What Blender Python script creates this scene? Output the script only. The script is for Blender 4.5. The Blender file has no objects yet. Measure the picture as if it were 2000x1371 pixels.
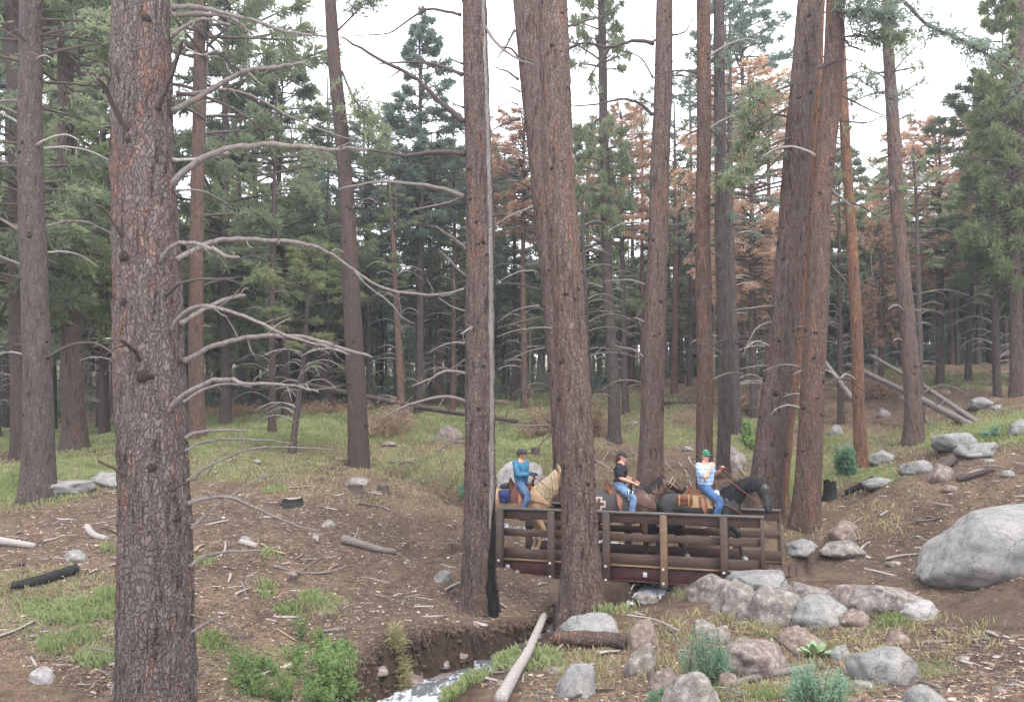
import bpy, bmesh, math, random
import numpy as np
from mathutils import Vector, Matrix, Euler
PI = math.pi
R_ = math.radians
scene = bpy.context.scene
COL = scene.collection

# ------------------------------------------------------------------ camera
F_PX, CXP, CYP, HZ = 1570.0, 1000.0, 685.5, 830.0
PITCH = math.atan((HZ - CYP) / F_PX)
CAMZ = 2.9
cam_d = bpy.data.cameras.new('camera')
cam_d.sensor_width = 36.0
cam_d.lens = 36.0 * F_PX / 2000.0
cam_d.clip_start = 0.1
cam_d.clip_end = 2000
cam = bpy.data.objects.new('camera', cam_d)
cam.location = (0, 0, CAMZ)
cam.rotation_euler = (PI / 2 + PITCH, 0, 0)
COL.objects.link(cam)
scene.camera = cam

# ------------------------------------------------------------------ light: bright overcast sky
SUN_EL, SUN_AZ = R_(58), R_(150)
world = bpy.data.worlds.new('World')
scene.world = world
world.use_nodes = True
wn, wl = world.node_tree.nodes, world.node_tree.links
wn.clear()
w_out = wn.new('ShaderNodeOutputWorld')
w_bg = wn.new('ShaderNodeBackground')
w_bg.inputs['Strength'].default_value = 0.142
w_sky = wn.new('ShaderNodeTexSky')
w_sky.sky_type = 'NISHITA'
w_sky.sun_disc = False
w_sky.sun_elevation = SUN_EL
w_sky.sun_rotation = SUN_AZ
w_tc = wn.new('ShaderNodeTexCoord')
w_map = wn.new('ShaderNodeMapping')
w_map.inputs['Scale'].default_value = (1, 1, 2.6)
w_no = wn.new('ShaderNodeTexNoise')
w_no.inputs['Scale'].default_value = 2.2
w_no.inputs['Detail'].default_value = 5
w_rp = wn.new('ShaderNodeValToRGB')
w_rp.color_ramp.elements[0].position = 0.30
w_rp.color_ramp.elements[0].color = (0.70, 0.70, 0.70, 1)
w_rp.color_ramp.elements[1].position = 0.60
w_rp.color_ramp.elements[1].color = (1, 1, 1, 1)
w_mix = wn.new('ShaderNodeMixRGB')
w_mix.inputs[2].default_value = (11.0, 11.0, 11.9, 1)      # cloud deck radiance next to the clear sky's
wl.new(w_tc.outputs['Generated'], w_map.inputs['Vector'])
wl.new(w_map.outputs[0], w_no.inputs['Vector'])
wl.new(w_no.outputs['Fac'], w_rp.inputs['Fac'])
wl.new(w_rp.outputs['Color'], w_mix.inputs['Fac'])
wl.new(w_sky.outputs[0], w_mix.inputs[1])
wl.new(w_mix.outputs[0], w_bg.inputs['Color'])
wl.new(w_bg.outputs[0], w_out.inputs['Surface'])
sun_d = bpy.data.lights.new('sun', 'SUN')
sun_d.energy = 1.5
sun_d.angle = R_(11)
sun_d.color = (1.0, 0.96, 0.9)
sun = bpy.data.objects.new('sun', sun_d)
sun.rotation_euler = (PI / 2 - SUN_EL, 0, PI - SUN_AZ)
sun.location = (0, 0, 40)
COL.objects.link(sun)
vs = scene.view_settings
vs.view_transform = 'Standard'
vs.look = 'None'
vs.exposure = 1.1
vs.gamma = 1.0
vs.use_curve_mapping = False
scene.cycles.max_bounces = 5
scene.cycles.diffuse_bounces = 4
scene.cycles.glossy_bounces = 2
scene.cycles.transmission_bounces = 3
scene.cycles.transparent_max_bounces = 6
scene.cycles.use_denoising = True

# ------------------------------------------------------------------ projection helpers
_c, _s = math.cos(PITCH), math.sin(PITCH)
def ray(px, py):
    u = (px - CXP) / F_PX; v = (CYP - py) / F_PX
    d = (u, _c - v * _s, _s + v * _c)
    return (d[0] / d[1], 1.0, d[2] / d[1])
def P(px, py, Y):
    d = ray(px, py)
    return Vector((d[0] * Y, Y, CAMZ + d[2] * Y))
def proj(X, Y, Z):
    dz = Z - CAMZ
    dep = Y * _c + dz * _s
    up = -Y * _s + dz * _c
    return CXP + F_PX * X / dep, CYP - F_PX * up / dep

# ------------------------------------------------------------------ numpy noise
def _h(ix, iy, iz, seed):
    n = (ix * 374761393 + iy * 668265263 + iz * 2147483647 + seed * 974711) & 0xffffffff
    n = ((n ^ (n >> 13)) * 1274126177) & 0xffffffff
    n = (n ^ (n >> 16)) & 0xffffffff
    return n / 4294967295.0 * 2 - 1
def vnoise(x, y, z=0.0, seed=0):
    x = np.asarray(x, float); y = np.asarray(y, float); z = np.asarray(z, float) + 0 * x
    ix = np.floor(x).astype(np.int64); iy = np.floor(y).astype(np.int64); iz = np.floor(z).astype(np.int64)
    fx, fy, fz = x - ix, y - iy, z - iz
    fx = fx * fx * (3 - 2 * fx); fy = fy * fy * (3 - 2 * fy); fz = fz * fz * (3 - 2 * fz)
    r = 0
    for a in (0, 1):
        for b in (0, 1):
            for c in (0, 1):
                r = r + _h(ix + a, iy + b, iz + c, seed) * (fx if a else 1 - fx) * (fy if b else 1 - fy) * (fz if c else 1 - fz)
    return r
def fbm(x, y, z=0.0, seed=0, oc=4):
    r, a, f = 0, 1.0, 1.0
    for i in range(oc):
        r = r + a * vnoise(np.asarray(x) * f, np.asarray(y) * f, np.asarray(z) * f, seed + i * 17)
        a *= 0.5; f *= 2.03
    return r

# ------------------------------------------------------------------ terrain height
BA = Vector((-0.25, 17.7)); BB = Vector((4.89, 16.0))       # near rail line of the bridge
BLEN = (BB - BA).length
AX = (BB - BA) / BLEN
PP = Vector((-AX.y, AX.x))
BW = 1.36
def bp(s, w, z):
    q = BA + AX * s + PP * w
    return Vector((q.x, q.y, z))
CP = [(0,815,60),(300,800,60),(600,775,65),(1000,765,65),(1150,765,60),(1300,745,55),(1500,735,55),(1700,720,55),(1850,715,50),(2000,735,45),
 (-600,815,60),(2600,650,45),
 (0,860,38),(0,935,20.5),(100,930,21),(200,870,33),(380,835,38),(560,860,34),(700,912,27),(900,900,27),(850,850,36),(1000,840,38),(1200,850,34),
 (1280,935,23),(1440,830,36),(1470,812,38),(1400,900,27),(1500,985,19.8),(1570,1015,18.4),(1680,920,24),(1790,872,28),
 (0,1000,17),(0,1150,13),(0,1371,9.2),(100,1371,9.4),(300,1100,14),(300,1000,17),(300,1250,11.4),(500,1371,10.6),(500,1200,13),(500,1050,16.2),(500,950,21),
 (700,1000,19),(700,1100,16.3),(700,1200,14.2),(715,1228,13.2),(600,1290,12.4),(850,1216,13.55),(960,1222,13.95),(950,1276,12.55),(885,1306,11.95),(1040,1238,13.35),(835,1350,11.3),(850,1000,20.5),(850,1100,16.8),(850,1200,14.7),(905,1180,15),(960,1183,15),(900,1212,14.2),
 (1040,1125,17),(1040,1180,15.4),(1100,960,24),(1200,960,24),(1100,1055,20.3),(1200,1058,19.8),(1350,1000,20.5),
 (1600,1080,16.9),(1700,1100,15.9),(1780,1060,16.2),(1700,1130,14.5),(1900,1200,11.9),(2000,1300,9.6),(1900,1371,8.8),(1600,1371,9.0),(1300,1371,9.6),
 (1000,1371,10.3),(1100,1250,12.9),(1300,1250,12.4),(1500,1250,12.0),(1180,1183,14.4),(1290,1196,14.0),(1400,1180,14.2),(1700,1250,11.6),
 (1800,1140,13.4),(1900,975,16),(2000,900,17),(1800,960,17),(1700,980,17.6),(1650,1010,17.8),(1660,940,20),(1750,900,20.5),(1850,855,20.5),(2000,808,20.5),
 (1760,890,24),(1900,845,25),(2000,805,28),(1850,790,36),(1950,760,40),(2400,800,14),(2400,1371,8),(-400,1371,9),(-400,950,20)]
_cx, _cy, _cz = [], [], []
for px, py, Y in CP:
    q = P(px, py, Y); _cx.append(q.x); _cy.append(q.y); _cz.append(q.z)
def addc(x, y, z): _cx.append(x); _cy.append(y); _cz.append(z)
addc(-1.1, 18.1, -0.03); addc(-2.3, 18.5, 0.05); addc(5.1, 16.3, -0.06); addc(5.7, 16.2, -0.04)
for a in (-60, -35, -15, 0, 15, 35, 60):
    addc(110 * math.sin(R_(a)), 110 * math.cos(R_(a)), 8.5)
    addc(300 * math.sin(R_(a)), 300 * math.cos(R_(a)), 24)
    addc(4 * math.sin(R_(a)), 4 * math.cos(R_(a)), 0.2)
    addc(1.5 * math.sin(R_(a)), 1.5 * math.cos(R_(a)), 0.45)
_cx, _cy, _cz = map(np.array, (_cx, _cy, _cz))
def _warp(x, y):
    y2 = y + 3.0
    r = np.sqrt(x * x + y2 * y2)
    return np.arctan2(x, y2) * 1.6, np.log(r), r
def _phi(d2):
    return 0.5 * d2 * np.log(d2 + 1e-9)
_wa, _wb, _wr = _warp(_cx, _cy)
_t = (_cz - CAMZ) / _wr
_N = len(_wa)
_K = _phi((_wa[:, None] - _wa) ** 2 + (_wb[:, None] - _wb) ** 2) + np.eye(_N) * 1e-3
_Pm = np.stack([np.ones(_N), _wa, _wb], 1)
_sol = np.linalg.solve(np.block([[_K, _Pm], [_Pm.T, np.zeros((3, 3))]]), np.concatenate([_t, np.zeros(3)]))
CREEK = [(-0.2,-14,-1.7),(-1.6,8.6,-1.35),(-1.75,10.6,-1.15),(-1.35,12.0,-1.04),(-0.45,13.0,-0.97),(0.5,13.9,-0.80),(1.3,15.1,-0.68),(2.5,15.9,-0.55),(3.3,17.2,-0.38),(3.5,18.6,-0.12),
         (2.6,19.6,-0.02),(1.2,20.6,0.10),(-0.4,22.0,0.22),(-1.8,24.0,0.38),(-4.5,27.5,0.8)]
CREEK[0] = (-2.6, 4.5, -1.6)
CREEK = [(p[0], p[1], p[2]) for p in CREEK]
def _dense(pts, n=10):
    out = []
    V = [np.array(p, float) for p in pts]
    for i in range(len(V) - 1):
        p0, p1, p2, p3 = V[max(i - 1, 0)], V[i], V[i + 1], V[min(i + 2, len(V) - 1)]
        for k in range(n):
            t = k / n
            out.append(0.5 * ((2 * p1) + (-p0 + p2) * t + (2 * p0 - 5 * p1 + 4 * p2 - p3) * t * t + (-p0 + 3 * p1 - 3 * p2 + p3) * t ** 3))
    out.append(V[-1])
    return np.array(out)
CRK = _dense(CREEK, 8)
CRW = np.interp(np.arange(len(CRK)) / (len(CRK) - 1), [0, .2, .35, .5, .65, .8, 1], [.75, .55, .34, .34, .62, .42, .35])
def creek_d(x, y):
    best = np.full(np.shape(x), 1e9); zz = np.zeros(np.shape(x)); ww = np.zeros(np.shape(x))
    for i in range(len(CRK) - 1):
        a, b = CRK[i], CRK[i + 1]
        dx, dy = b[0] - a[0], b[1] - a[1]
        t = np.clip(((x - a[0]) * dx + (y - a[1]) * dy) / (dx * dx + dy * dy), 0, 1)
        d = np.hypot(x - a[0] - t * dx, y - a[1] - t * dy)
        m = d < best
        best = np.where(m, d, best); zz = np.where(m, a[2] + t * (b[2] - a[2]), zz); ww = np.where(m, CRW[i], ww)
    return best, zz, ww
def H(x, y):
    x = np.atleast_1d(np.asarray(x, float)); y = np.atleast_1d(np.asarray(y, float))
    a, b, r = _warp(x, y)
    t = _sol[_N] + _sol[_N + 1] * a + _sol[_N + 2] * b
    for i in range(_N):
        t = t + _sol[i] * _phi((a - _wa[i]) ** 2 + (b - _wb[i]) ** 2)
    z = CAMZ + t * r
    onpath = np.exp(-(((x - 2.5) / 4.5) ** 2 + ((y - 17) / 1.3) ** 2))
    z = z + (fbm(x * .45, y * .45, 0, 3, 3) * .10 + fbm(x * 2.1, y * 2.1, 0, 5, 4) * .035) * (1 - .8 * onpath) * np.clip(r / 14, .6, 2.5)
    d, cz, cw = creek_d(x, y)
    d = d + fbm(x * 1.7, y * 1.7, 0, 11, 3) * .12 + fbm(x * 5, y * 5, 0, 19, 4) * .09
    bank = cz - .18 + np.clip(d - cw, 0, None) * np.where(y > 19, .9, 4.5) + .35 * np.clip(d - cw - .25, 0, None)
    z = np.minimum(z, bank)
    # dig under the bridge deck
    s = (x - BA.x) * AX.x + (y - BA.y) * AX.y; w = (x - BA.x) * PP.x + (y - BA.y) * PP.y
    under = np.clip(np.minimum(s - .25, 5.1 - s) * 2.5, 0, 1) * np.clip(np.minimum(w + .35, BW + .35 - w) * 4, 0, 1)
    z = np.where(under > 0, np.minimum(z, z * (1 - under) + under * -.36), z)
    deckz = (s > -1.5) & (s < 6.3) & (w > -.2) & (w < BW + .2)
    z = np.where(deckz, np.minimum(z, -.055), z)
    return z
def h1(x, y): return float(H([x], [y])[0])
_RY = np.exp(np.linspace(math.log(5.5), math.log(160), 500))
def G(px, py):
    """first point of the ground seen at a pixel of the photograph"""
    d = ray(px, py)
    z = CAMZ + d[2] * _RY
    g = H(d[0] * _RY, _RY)
    k = np.where(g >= z)[0]
    if len(k) == 0: Y = 90.0
    elif k[0] == 0: Y = _RY[0]
    else:
        i = k[0]; e0 = z[i - 1] - g[i - 1]; e1 = z[i] - g[i]
        Y = _RY[i - 1] + (_RY[i] - _RY[i - 1]) * e0 / (e0 - e1)
    return Vector((d[0] * Y, Y, h1(d[0] * Y, Y)))
def onground(px, Y):
    X = (px - CXP) / F_PX * Y * 1.0
    z = h1(X, Y)
    for _ in range(3):
        dep = Y * _c + (z - CAMZ) * _s
        X = (px - CXP) / F_PX * dep; z = h1(X, Y)
    return Vector((X, Y, z))

# ------------------------------------------------------------------ object helpers
def tag(o, label=None, cat=None, group=None, kind=None):
    if label: o['label'] = label
    if cat: o['category'] = cat
    if group: o['group'] = group
    if kind: o['kind'] = kind
    return o
def empty(name, loc, label, cat, group=None, rz=0.0):
    o = bpy.data.objects.new(name, None)
    COL.objects.link(o); o.location = loc; o.rotation_euler = (0, 0, rz)
    return tag(o, label, cat, group)
def mobj(name, me, mat=None, parent=None, loc=None, smooth=True):
    if mat is not None:
        for m in (mat if isinstance(mat, (list, tuple)) else [mat]): me.materials.append(m)
    o = bpy.data.objects.new(name, me)
    COL.objects.link(o)
    if parent is not None: o.parent = parent
    if loc is not None: o.location = loc
    if smooth and len(me.polygons):
        me.polygons.foreach_set('use_smooth', np.ones(len(me.polygons), bool))
    return o
def npmesh(name, V, Fc, mi=None):
    """V (n,3); Fc list of arrays of equal-size faces"""
    me = bpy.data.meshes.new(name)
    V = np.asarray(V, np.float32)
    me.vertices.add(len(V)); me.vertices.foreach_set('co', V.ravel())
    Fc = [np.asarray(f, np.int32) for f in (Fc if isinstance(Fc, list) else [Fc]) if len(f)]
    nl = sum(f.size for f in Fc); npoly = sum(len(f) for f in Fc)
    me.loops.add(nl); me.polygons.add(npoly)
    me.loops.foreach_set('vertex_index', np.concatenate([f.ravel() for f in Fc]))
    st, cur = [], 0
    for f in Fc:
        st.append(cur + np.arange(len(f)) * f.shape[1]); cur += f.size
    me.polygons.foreach_set('loop_start', np.concatenate(st).astype(np.int32))
    if mi is not None: me.polygons.foreach_set('material_index', np.asarray(mi, np.int32))
    me.update(calc_edges=True)
    me.validate()
    return me
class MB:
    """collects verts / quads+tris into one mesh"""
    def __init__(s): s.v = []; s.q = []; s.t = []; s.qm = []; s.tm = []; s.n = 0
    def add(s, V, Q=None, T=None, m=0):
        V = np.asarray(V, float)
        if Q is not None and len(Q): Q = np.asarray(Q); s.q.append(Q + s.n); s.qm.append(np.full(len(Q), m))
        if T is not None and len(T): T = np.asarray(T); s.t.append(T + s.n); s.tm.append(np.full(len(T), m))
        s.v.append(V); s.n += len(V)
    def mesh(s, name):
        V = np.concatenate(s.v)
        fs, ms = [], []
        if s.q: fs.append(np.concatenate(s.q)); ms.append(np.concatenate(s.qm))
        if s.t: fs.append(np.concatenate(s.t)); ms.append(np.concatenate(s.tm))
        return npmesh(name, V, fs, np.concatenate(ms))
    def build(s, name, mat, parent=None, loc=None, smooth=True):
        return mobj(name, s.mesh(name), mat, parent, loc, smooth)
    def tube(s, pts, rad, seg=7, m=0, cap=True, noise=0.0, rng=None, flat=None):
        pts = np.asarray(pts, float); n = len(pts); rad = np.broadcast_to(np.asarray(rad, float), (n,))
        tan = np.gradient(pts, axis=0); tan /= np.linalg.norm(tan, axis=1)[:, None] + 1e-9
        up = np.array([0, 0, 1.0]) if abs(tan[0][2]) < .9 else np.array([1.0, 0, 0])
        a = np.cross(tan, up); a /= np.linalg.norm(a, axis=1)[:, None] + 1e-9
        b = np.cross(a, tan)
        th = np.arange(seg) * 2 * PI / seg
        rr = rad[:, None] * np.ones(seg)
        if noise: rr = rr * (1 + noise * (rng or np.random.default_rng(1)).uniform(-1, 1, (n, seg)))
        fl = 1.0 if flat is None else flat
        V = pts[:, None, :] + rr[..., None] * (np.cos(th)[None, :, None] * a[:, None, :] + fl * np.sin(th)[None, :, None] * b[:, None, :])
        V = V.reshape(-1, 3)
        i = np.arange(n - 1)[:, None] * seg; j = np.arange(seg)[None, :]; k = (j + 1) % seg
        Q = np.stack([i + j, i + k, i + seg + k, i + seg + j], -1).reshape(-1, 4)
        T = []
        if cap:
            V = np.concatenate([V, pts[:1] - tan[:1] * rad[0] * .3, pts[-1:] + tan[-1:] * rad[-1] * .3])
            c0, c1 = n * seg, n * seg + 1
            T = [(c0, (q + 1) % seg, q) for q in range(seg)] + [(c1, (n - 1) * seg + q, (n - 1) * seg + (q + 1) % seg) for q in range(seg)]
        s.add(V, Q, T, m)
    def box(s, c, sx, sy, sz, M=None, m=0, bev=0.006):
        """box of full sizes with chamfered edges; M rotates it"""
        bm = bmesh.new()
        bmesh.ops.create_cube(bm, size=1.0)
        for v in bm.verts: v.co = Vector((v.co.x * sx, v.co.y * sy, v.co.z * sz))
        if bev: bmesh.ops.bevel(bm, geom=list(bm.edges), offset=min(bev, .3 * min(sx, sy, sz)), segments=1, affect='EDGES')
        bm.verts.index_update()
        V = [((M @ v.co) if M else v.co) + Vector(c) for v in bm.verts]
        Q = [[v.index for v in f.verts] for f in bm.faces if len(f.verts) == 4]
        T = [[v.index for v in f.verts] for f in bm.faces if len(f.verts) == 3]
        bm.free()
        s.add([tuple(v) for v in V], Q, T, m)
def smooth_pts(pts, n=5):
    return _dense([tuple(p) for p in pts], n)

# ------------------------------------------------------------------ materials
class NT:
    def __init__(s, name):
        s.m = bpy.data.materials.new(name); s.m.use_nodes = True
        s.n = s.m.node_tree.nodes; s.l = s.m.node_tree.links
        s.n.clear()
        s.out = s.n.new('ShaderNodeOutputMaterial')
        s.b = s.n.new('ShaderNodeBsdfPrincipled')
        s.l.new(s.b.outputs[0], s.out.inputs['Surface'])
        s.tc = s.n.new('ShaderNodeTexCoord')
    def set(s, **k):
        for a, v in k.items(): s.b.inputs[a.replace('_', ' ')].default_value = v
        return s
    def link(s, a, b): s.l.new(a, b)
    def mapping(s, scale=(1, 1, 1), src='Object', rot=(0, 0, 0)):
        m = s.n.new('ShaderNodeMapping'); m.inputs['Scale'].default_value = scale; m.inputs['Rotation'].default_value = rot
        s.link(s.tc.outputs[src], m.inputs['Vector']); return m.outputs[0]
    def noise(s, vec, scale=5, detail=4, rough=.55, dist=0):
        n = s.n.new('ShaderNodeTexNoise'); n.inputs['Scale'].default_value = scale; n.inputs['Detail'].default_value = detail
        n.inputs['Roughness'].default_value = rough; n.inputs['Distortion'].default_value = dist
        s.link(vec, n.inputs['Vector']); return n.outputs['Fac']
    def voro(s, vec, scale=5, feat='DISTANCE_TO_EDGE', rnd=1.0):
        n = s.n.new('ShaderNodeTexVoronoi'); n.feature = feat; n.inputs['Scale'].default_value = scale
        n.inputs['Randomness'].default_value = rnd
        s.link(vec, n.inputs['Vector']); return n
    def ramp(s, fac, stops, interp='LINEAR'):
        r = s.n.new('ShaderNodeValToRGB'); r.color_ramp.interpolation = interp
        e = r.color_ramp.elements
        while len(e) < len(stops): e.new(0.5)
        for k, (p, c) in enumerate(stops):
            e[k].position = p; e[k].color = (c if isinstance(c, (tuple, list)) else (c, c, c)) + ((1,) if not isinstance(c, (tuple, list)) or len(c) == 3 else ())
        s.link(fac, r.inputs['Fac']); return r.outputs['Color']
    def mix(s, fac, a, b, mode='MIX'):
        m = s.n.new('ShaderNodeMixRGB'); m.blend_type = mode
        for i, v in ((0, fac), (1, a), (2, b)):
            if isinstance(v, (int, float)): m.inputs[i].default_value = v if i == 0 else (v, v, v, 1)
            elif isinstance(v, (tuple, list)): m.inputs[i].default_value = tuple(v) + (1,)
            else: s.link(v, m.inputs[i])
        return m.outputs[0]
    def math(s, op, a, b=0.0):
        m = s.n.new('ShaderNodeMath'); m.operation = op
        for i, v in ((0, a), (1, b)):
            if isinstance(v, (int, float)): m.inputs[i].default_value = v
            else: s.link(v, m.inputs[i])
        return m.outputs[0]
    def attr(s, name):
        a = s.n.new('ShaderNodeAttribute'); a.attribute_name = name; return a.outputs['Fac']
    def rnd(s):
        return s.n.new('ShaderNodeObjectInfo').outputs['Random']
    def warp(s, vec, scale, amt):
        n = s.n.new('ShaderNodeTexNoise'); n.inputs['Scale'].default_value = scale; s.link(vec, n.inputs['Vector'])
        v = s.n.new('ShaderNodeVectorMath'); v.operation = 'MULTIPLY_ADD'
        v.inputs[1].default_value = (amt, amt, amt); s.link(n.outputs['Color'], v.inputs[0]); s.link(vec, v.inputs[2]); return v.outputs[0]
    def color(s, c):
        if isinstance(c, tuple): s.b.inputs['Base Color'].default_value = c + (1,)
        else: s.link(c, s.b.inputs['Base Color'])
        return s
    def bump(s, hgt, strength=.5, dist=.02):
        b = s.n.new('ShaderNodeBump'); b.inputs['Strength'].default_value = strength; b.inputs['Distance'].default_value = dist
        s.link(hgt, b.inputs['Height']); s.link(b.outputs[0], s.b.inputs['Normal']); return s

def mat_bark(name, grey, brown, orange, oamt=.5, scale=1.0, fiss=(.045, .034, .030), ridge=.5, scar=False):
    """scaly plates between dark cracks, long vertical furrows, rusty patches where plates have flaked off"""
    t = NT(name).set(Roughness=.95)
    t.b.inputs['Specular IOR Level'].default_value = .12
    v = t.mapping((1, 1, .42))
    vw = t.warp(v, 12 * scale, .12)
    vo = t.voro(vw, 25 * scale); e = vo.outputs['Distance']
    cell = t.voro(vw, 25 * scale, 'F1').outputs['Color']
    sep = t.n.new('ShaderNodeSeparateColor'); t.link(cell, sep.inputs[0])
    furrow = t.noise(t.warp(t.mapping((1, 1, .13)), 8, .06), 19 * scale, 5, .6)
    big = t.noise(t.mapping((1, 1, .28)), 2.6, 5, .7)
    fine = t.noise(t.mapping((1, 1, .5)), 75 * scale, 4, .75)
    med = t.noise(t.mapping((1, 1, .35)), 9, 5, .7)
    base = t.mix(t.ramp(med, [(.36, 0.0), (.64, 1.0)]), grey, brown)
    om = t.math('MULTIPLY', t.ramp(big, [(.58 - .16 * oamt, 0.0), (.68 - .16 * oamt, 1.0)]), t.ramp(sep.outputs[0], [(.3, 0.05), (.75, .9)]))
    c = t.mix(om, base, orange)
    c = t.mix(.7, c, t.ramp(fine, [(.28, .35), (.72, 1.7)]), 'MULTIPLY')
    c = t.mix(.35, c, t.ramp(sep.outputs[1], [(0, .5), (1, 1.45)]), 'MULTIPLY')
    c = t.mix(t.ramp(e, [(.0, .38), (.14, 0.0)]), c, fiss)
    c = t.mix(t.math('MULTIPLY', t.ramp(furrow, [(.34, 1.0), (.46, 0.0)]), ridge), c, fiss)
    c = t.mix(.5, c, t.ramp(t.rnd(), [(0, .7), (1, 1.25)]), 'MULTIPLY')
    if scar:
        c = t.mix(t.attr('bare'), c, t.mix(furrow, (.17, .15, .135), (.36, .335, .31)))
        c = t.mix(t.attr('char'), c, t.mix(med, (.006, .006, .006), (.03, .026, .024)))
    t.color(c)
    hh = t.math('ADD', t.ramp(e, [(0, 0.0), (.16, .7)]), t.math('ADD', t.math('MULTIPLY', fine, .45), t.math('MULTIPLY', t.ramp(furrow, [(.3, 0.0), (.55, 1.0)]), ridge)))
    t.bump(hh, .95, .035)
    return t.m
GREYB = (.145, .115, .105)
M_bark = mat_bark('bark_near', (.168, .142, .134), (.145, .11, .10), (.22, .12, .088), .5, 1.12, ridge=.85)
M_bark_c = mat_bark('bark_centre', (.138, .107, .094), (.13, .087, .07), (.19, .10, .066), .35, .8, ridge=.95)
M_bark_s = mat_bark('bark_scarred', (.135, .108, .097), (.127, .088, .073), (.19, .10, .066), .35, .8, ridge=.95, scar=True)
M_bark_r = mat_bark('bark_red', (.14, .102, .086), (.155, .096, .074), (.225, .118, .076), .6, .9, ridge=.7)
M_bark_d = mat_bark('bark_dark', (.085, .07, .065), (.095, .064, .052), (.17, .09, .062), .2, .9)
M_bark_g = mat_bark('bark_grey', (.118, .098, .09), (.103, .08, .07), (.15, .095, .072), .1, .9, ridge=.7)
M_bark_o = mat_bark('bark_orange', (.17, .11, .085), (.21, .11, .068), (.27, .13, .07), .8, .9, ridge=.6)

def mat_simple(name, col, rough=.8, var=.25, nscale=20, bump=.2, bd=.005, spec=.3, src='Object', stretch=(1, 1, 1)):
    t = NT(name).set(Roughness=rough)
    t.b.inputs['Specular IOR Level'].default_value = spec
    v = t.mapping(stretch, src)
    f = t.noise(v, nscale, 5, .6)
    t.color(t.mix(var, col, t.ramp(f, [(.3, .3), (.7, 1.8)]), 'MULTIPLY'))
    if bump: t.bump(f, bump, bd)
    return t.m
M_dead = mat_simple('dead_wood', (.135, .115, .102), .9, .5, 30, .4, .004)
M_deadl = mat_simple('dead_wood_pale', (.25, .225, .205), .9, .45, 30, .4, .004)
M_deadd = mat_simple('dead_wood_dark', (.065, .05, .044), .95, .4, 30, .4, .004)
M_bare = mat_simple('bare_sapwood', (.22, .205, .195), .85, .35, 9, .3, .006)
M_knot = mat_simple('knot', (.026, .019, .016), 1, .7, 25, .5, .01)
M_char = mat_simple('charred_wood', (.012, .011, .011), .75, .5, 30, .8, .012)
M_log = mat_simple('log_wood', (.24, .17, .125), .9, .5, 14, .5, .008, stretch=(1, 1, 1))
M_limb = mat_simple('limb_bark', (.085, .065, .055), .95, .4, 10, .2)

def mat_leaf(name, c0, c1, trans=.3, nsc=1.2):
    t = NT(name).set(Roughness=.65)
    t.b.inputs['Specular IOR Level'].default_value = .2
    f = t.noise(t.mapping((1, 1, 1)), nsc, 3, .6)
    f2 = t.math('ADD', t.math('MULTIPLY', f, .75), t.math('MULTIPLY', t.rnd(), .3))
    c = t.mix(t.ramp(f2, [(.35, 0.0), (.75, 1.0)]), c0, c1)
    t.color(c)
    tr = t.n.new('ShaderNodeBsdfTranslucent'); t.link(c, tr.inputs[0])
    mx = t.n.new('ShaderNodeMixShader'); mx.inputs[0].default_value = trans
    t.link(t.b.outputs[0], mx.inputs[1]); t.link(tr.outputs[0], mx.inputs[2]); t.link(mx.outputs[0], t.out.inputs['Surface'])
    return t.m
M_pine = mat_leaf('pine_needles', (.145, .18, .105), (.27, .31, .18), .5)
M_pine_y = mat_leaf('pine_needles_yellow', (.15, .185, .085), (.28, .32, .155), .5)
M_pine_b = mat_leaf('pine_needles_blue', (.14, .185, .14), (.25, .305, .23), .5)
M_rust = mat_leaf('dead_needles', (.40, .25, .165), (.56, .40, .28), .5)
M_grass = mat_leaf('grass_blades', (.20, .26, .10), (.37, .43, .21), .45, .8)
M_grassn = mat_leaf('grass_blades_pale', (.20, .225, .10), (.36, .37, .20), .45, .8)
M_bark_f = mat_simple('bark_far', (.17, .145, .13), .95, .5, 8, 0)
M_grassd = mat_leaf('dry_grass', (.28, .26, .13), (.42, .38, .21), .35, .8)
M_bush = mat_leaf('shrub_leaves', (.13, .21, .07), (.26, .36, .14), .4, 2)
M_sage = mat_leaf('blue_green_leaves', (.14, .25, .16), (.26, .40, .27), .4, 2)
M_brush = mat_leaf('brown_brush', (.24, .15, .10), (.36, .25, .18), .3, 3)
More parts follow.
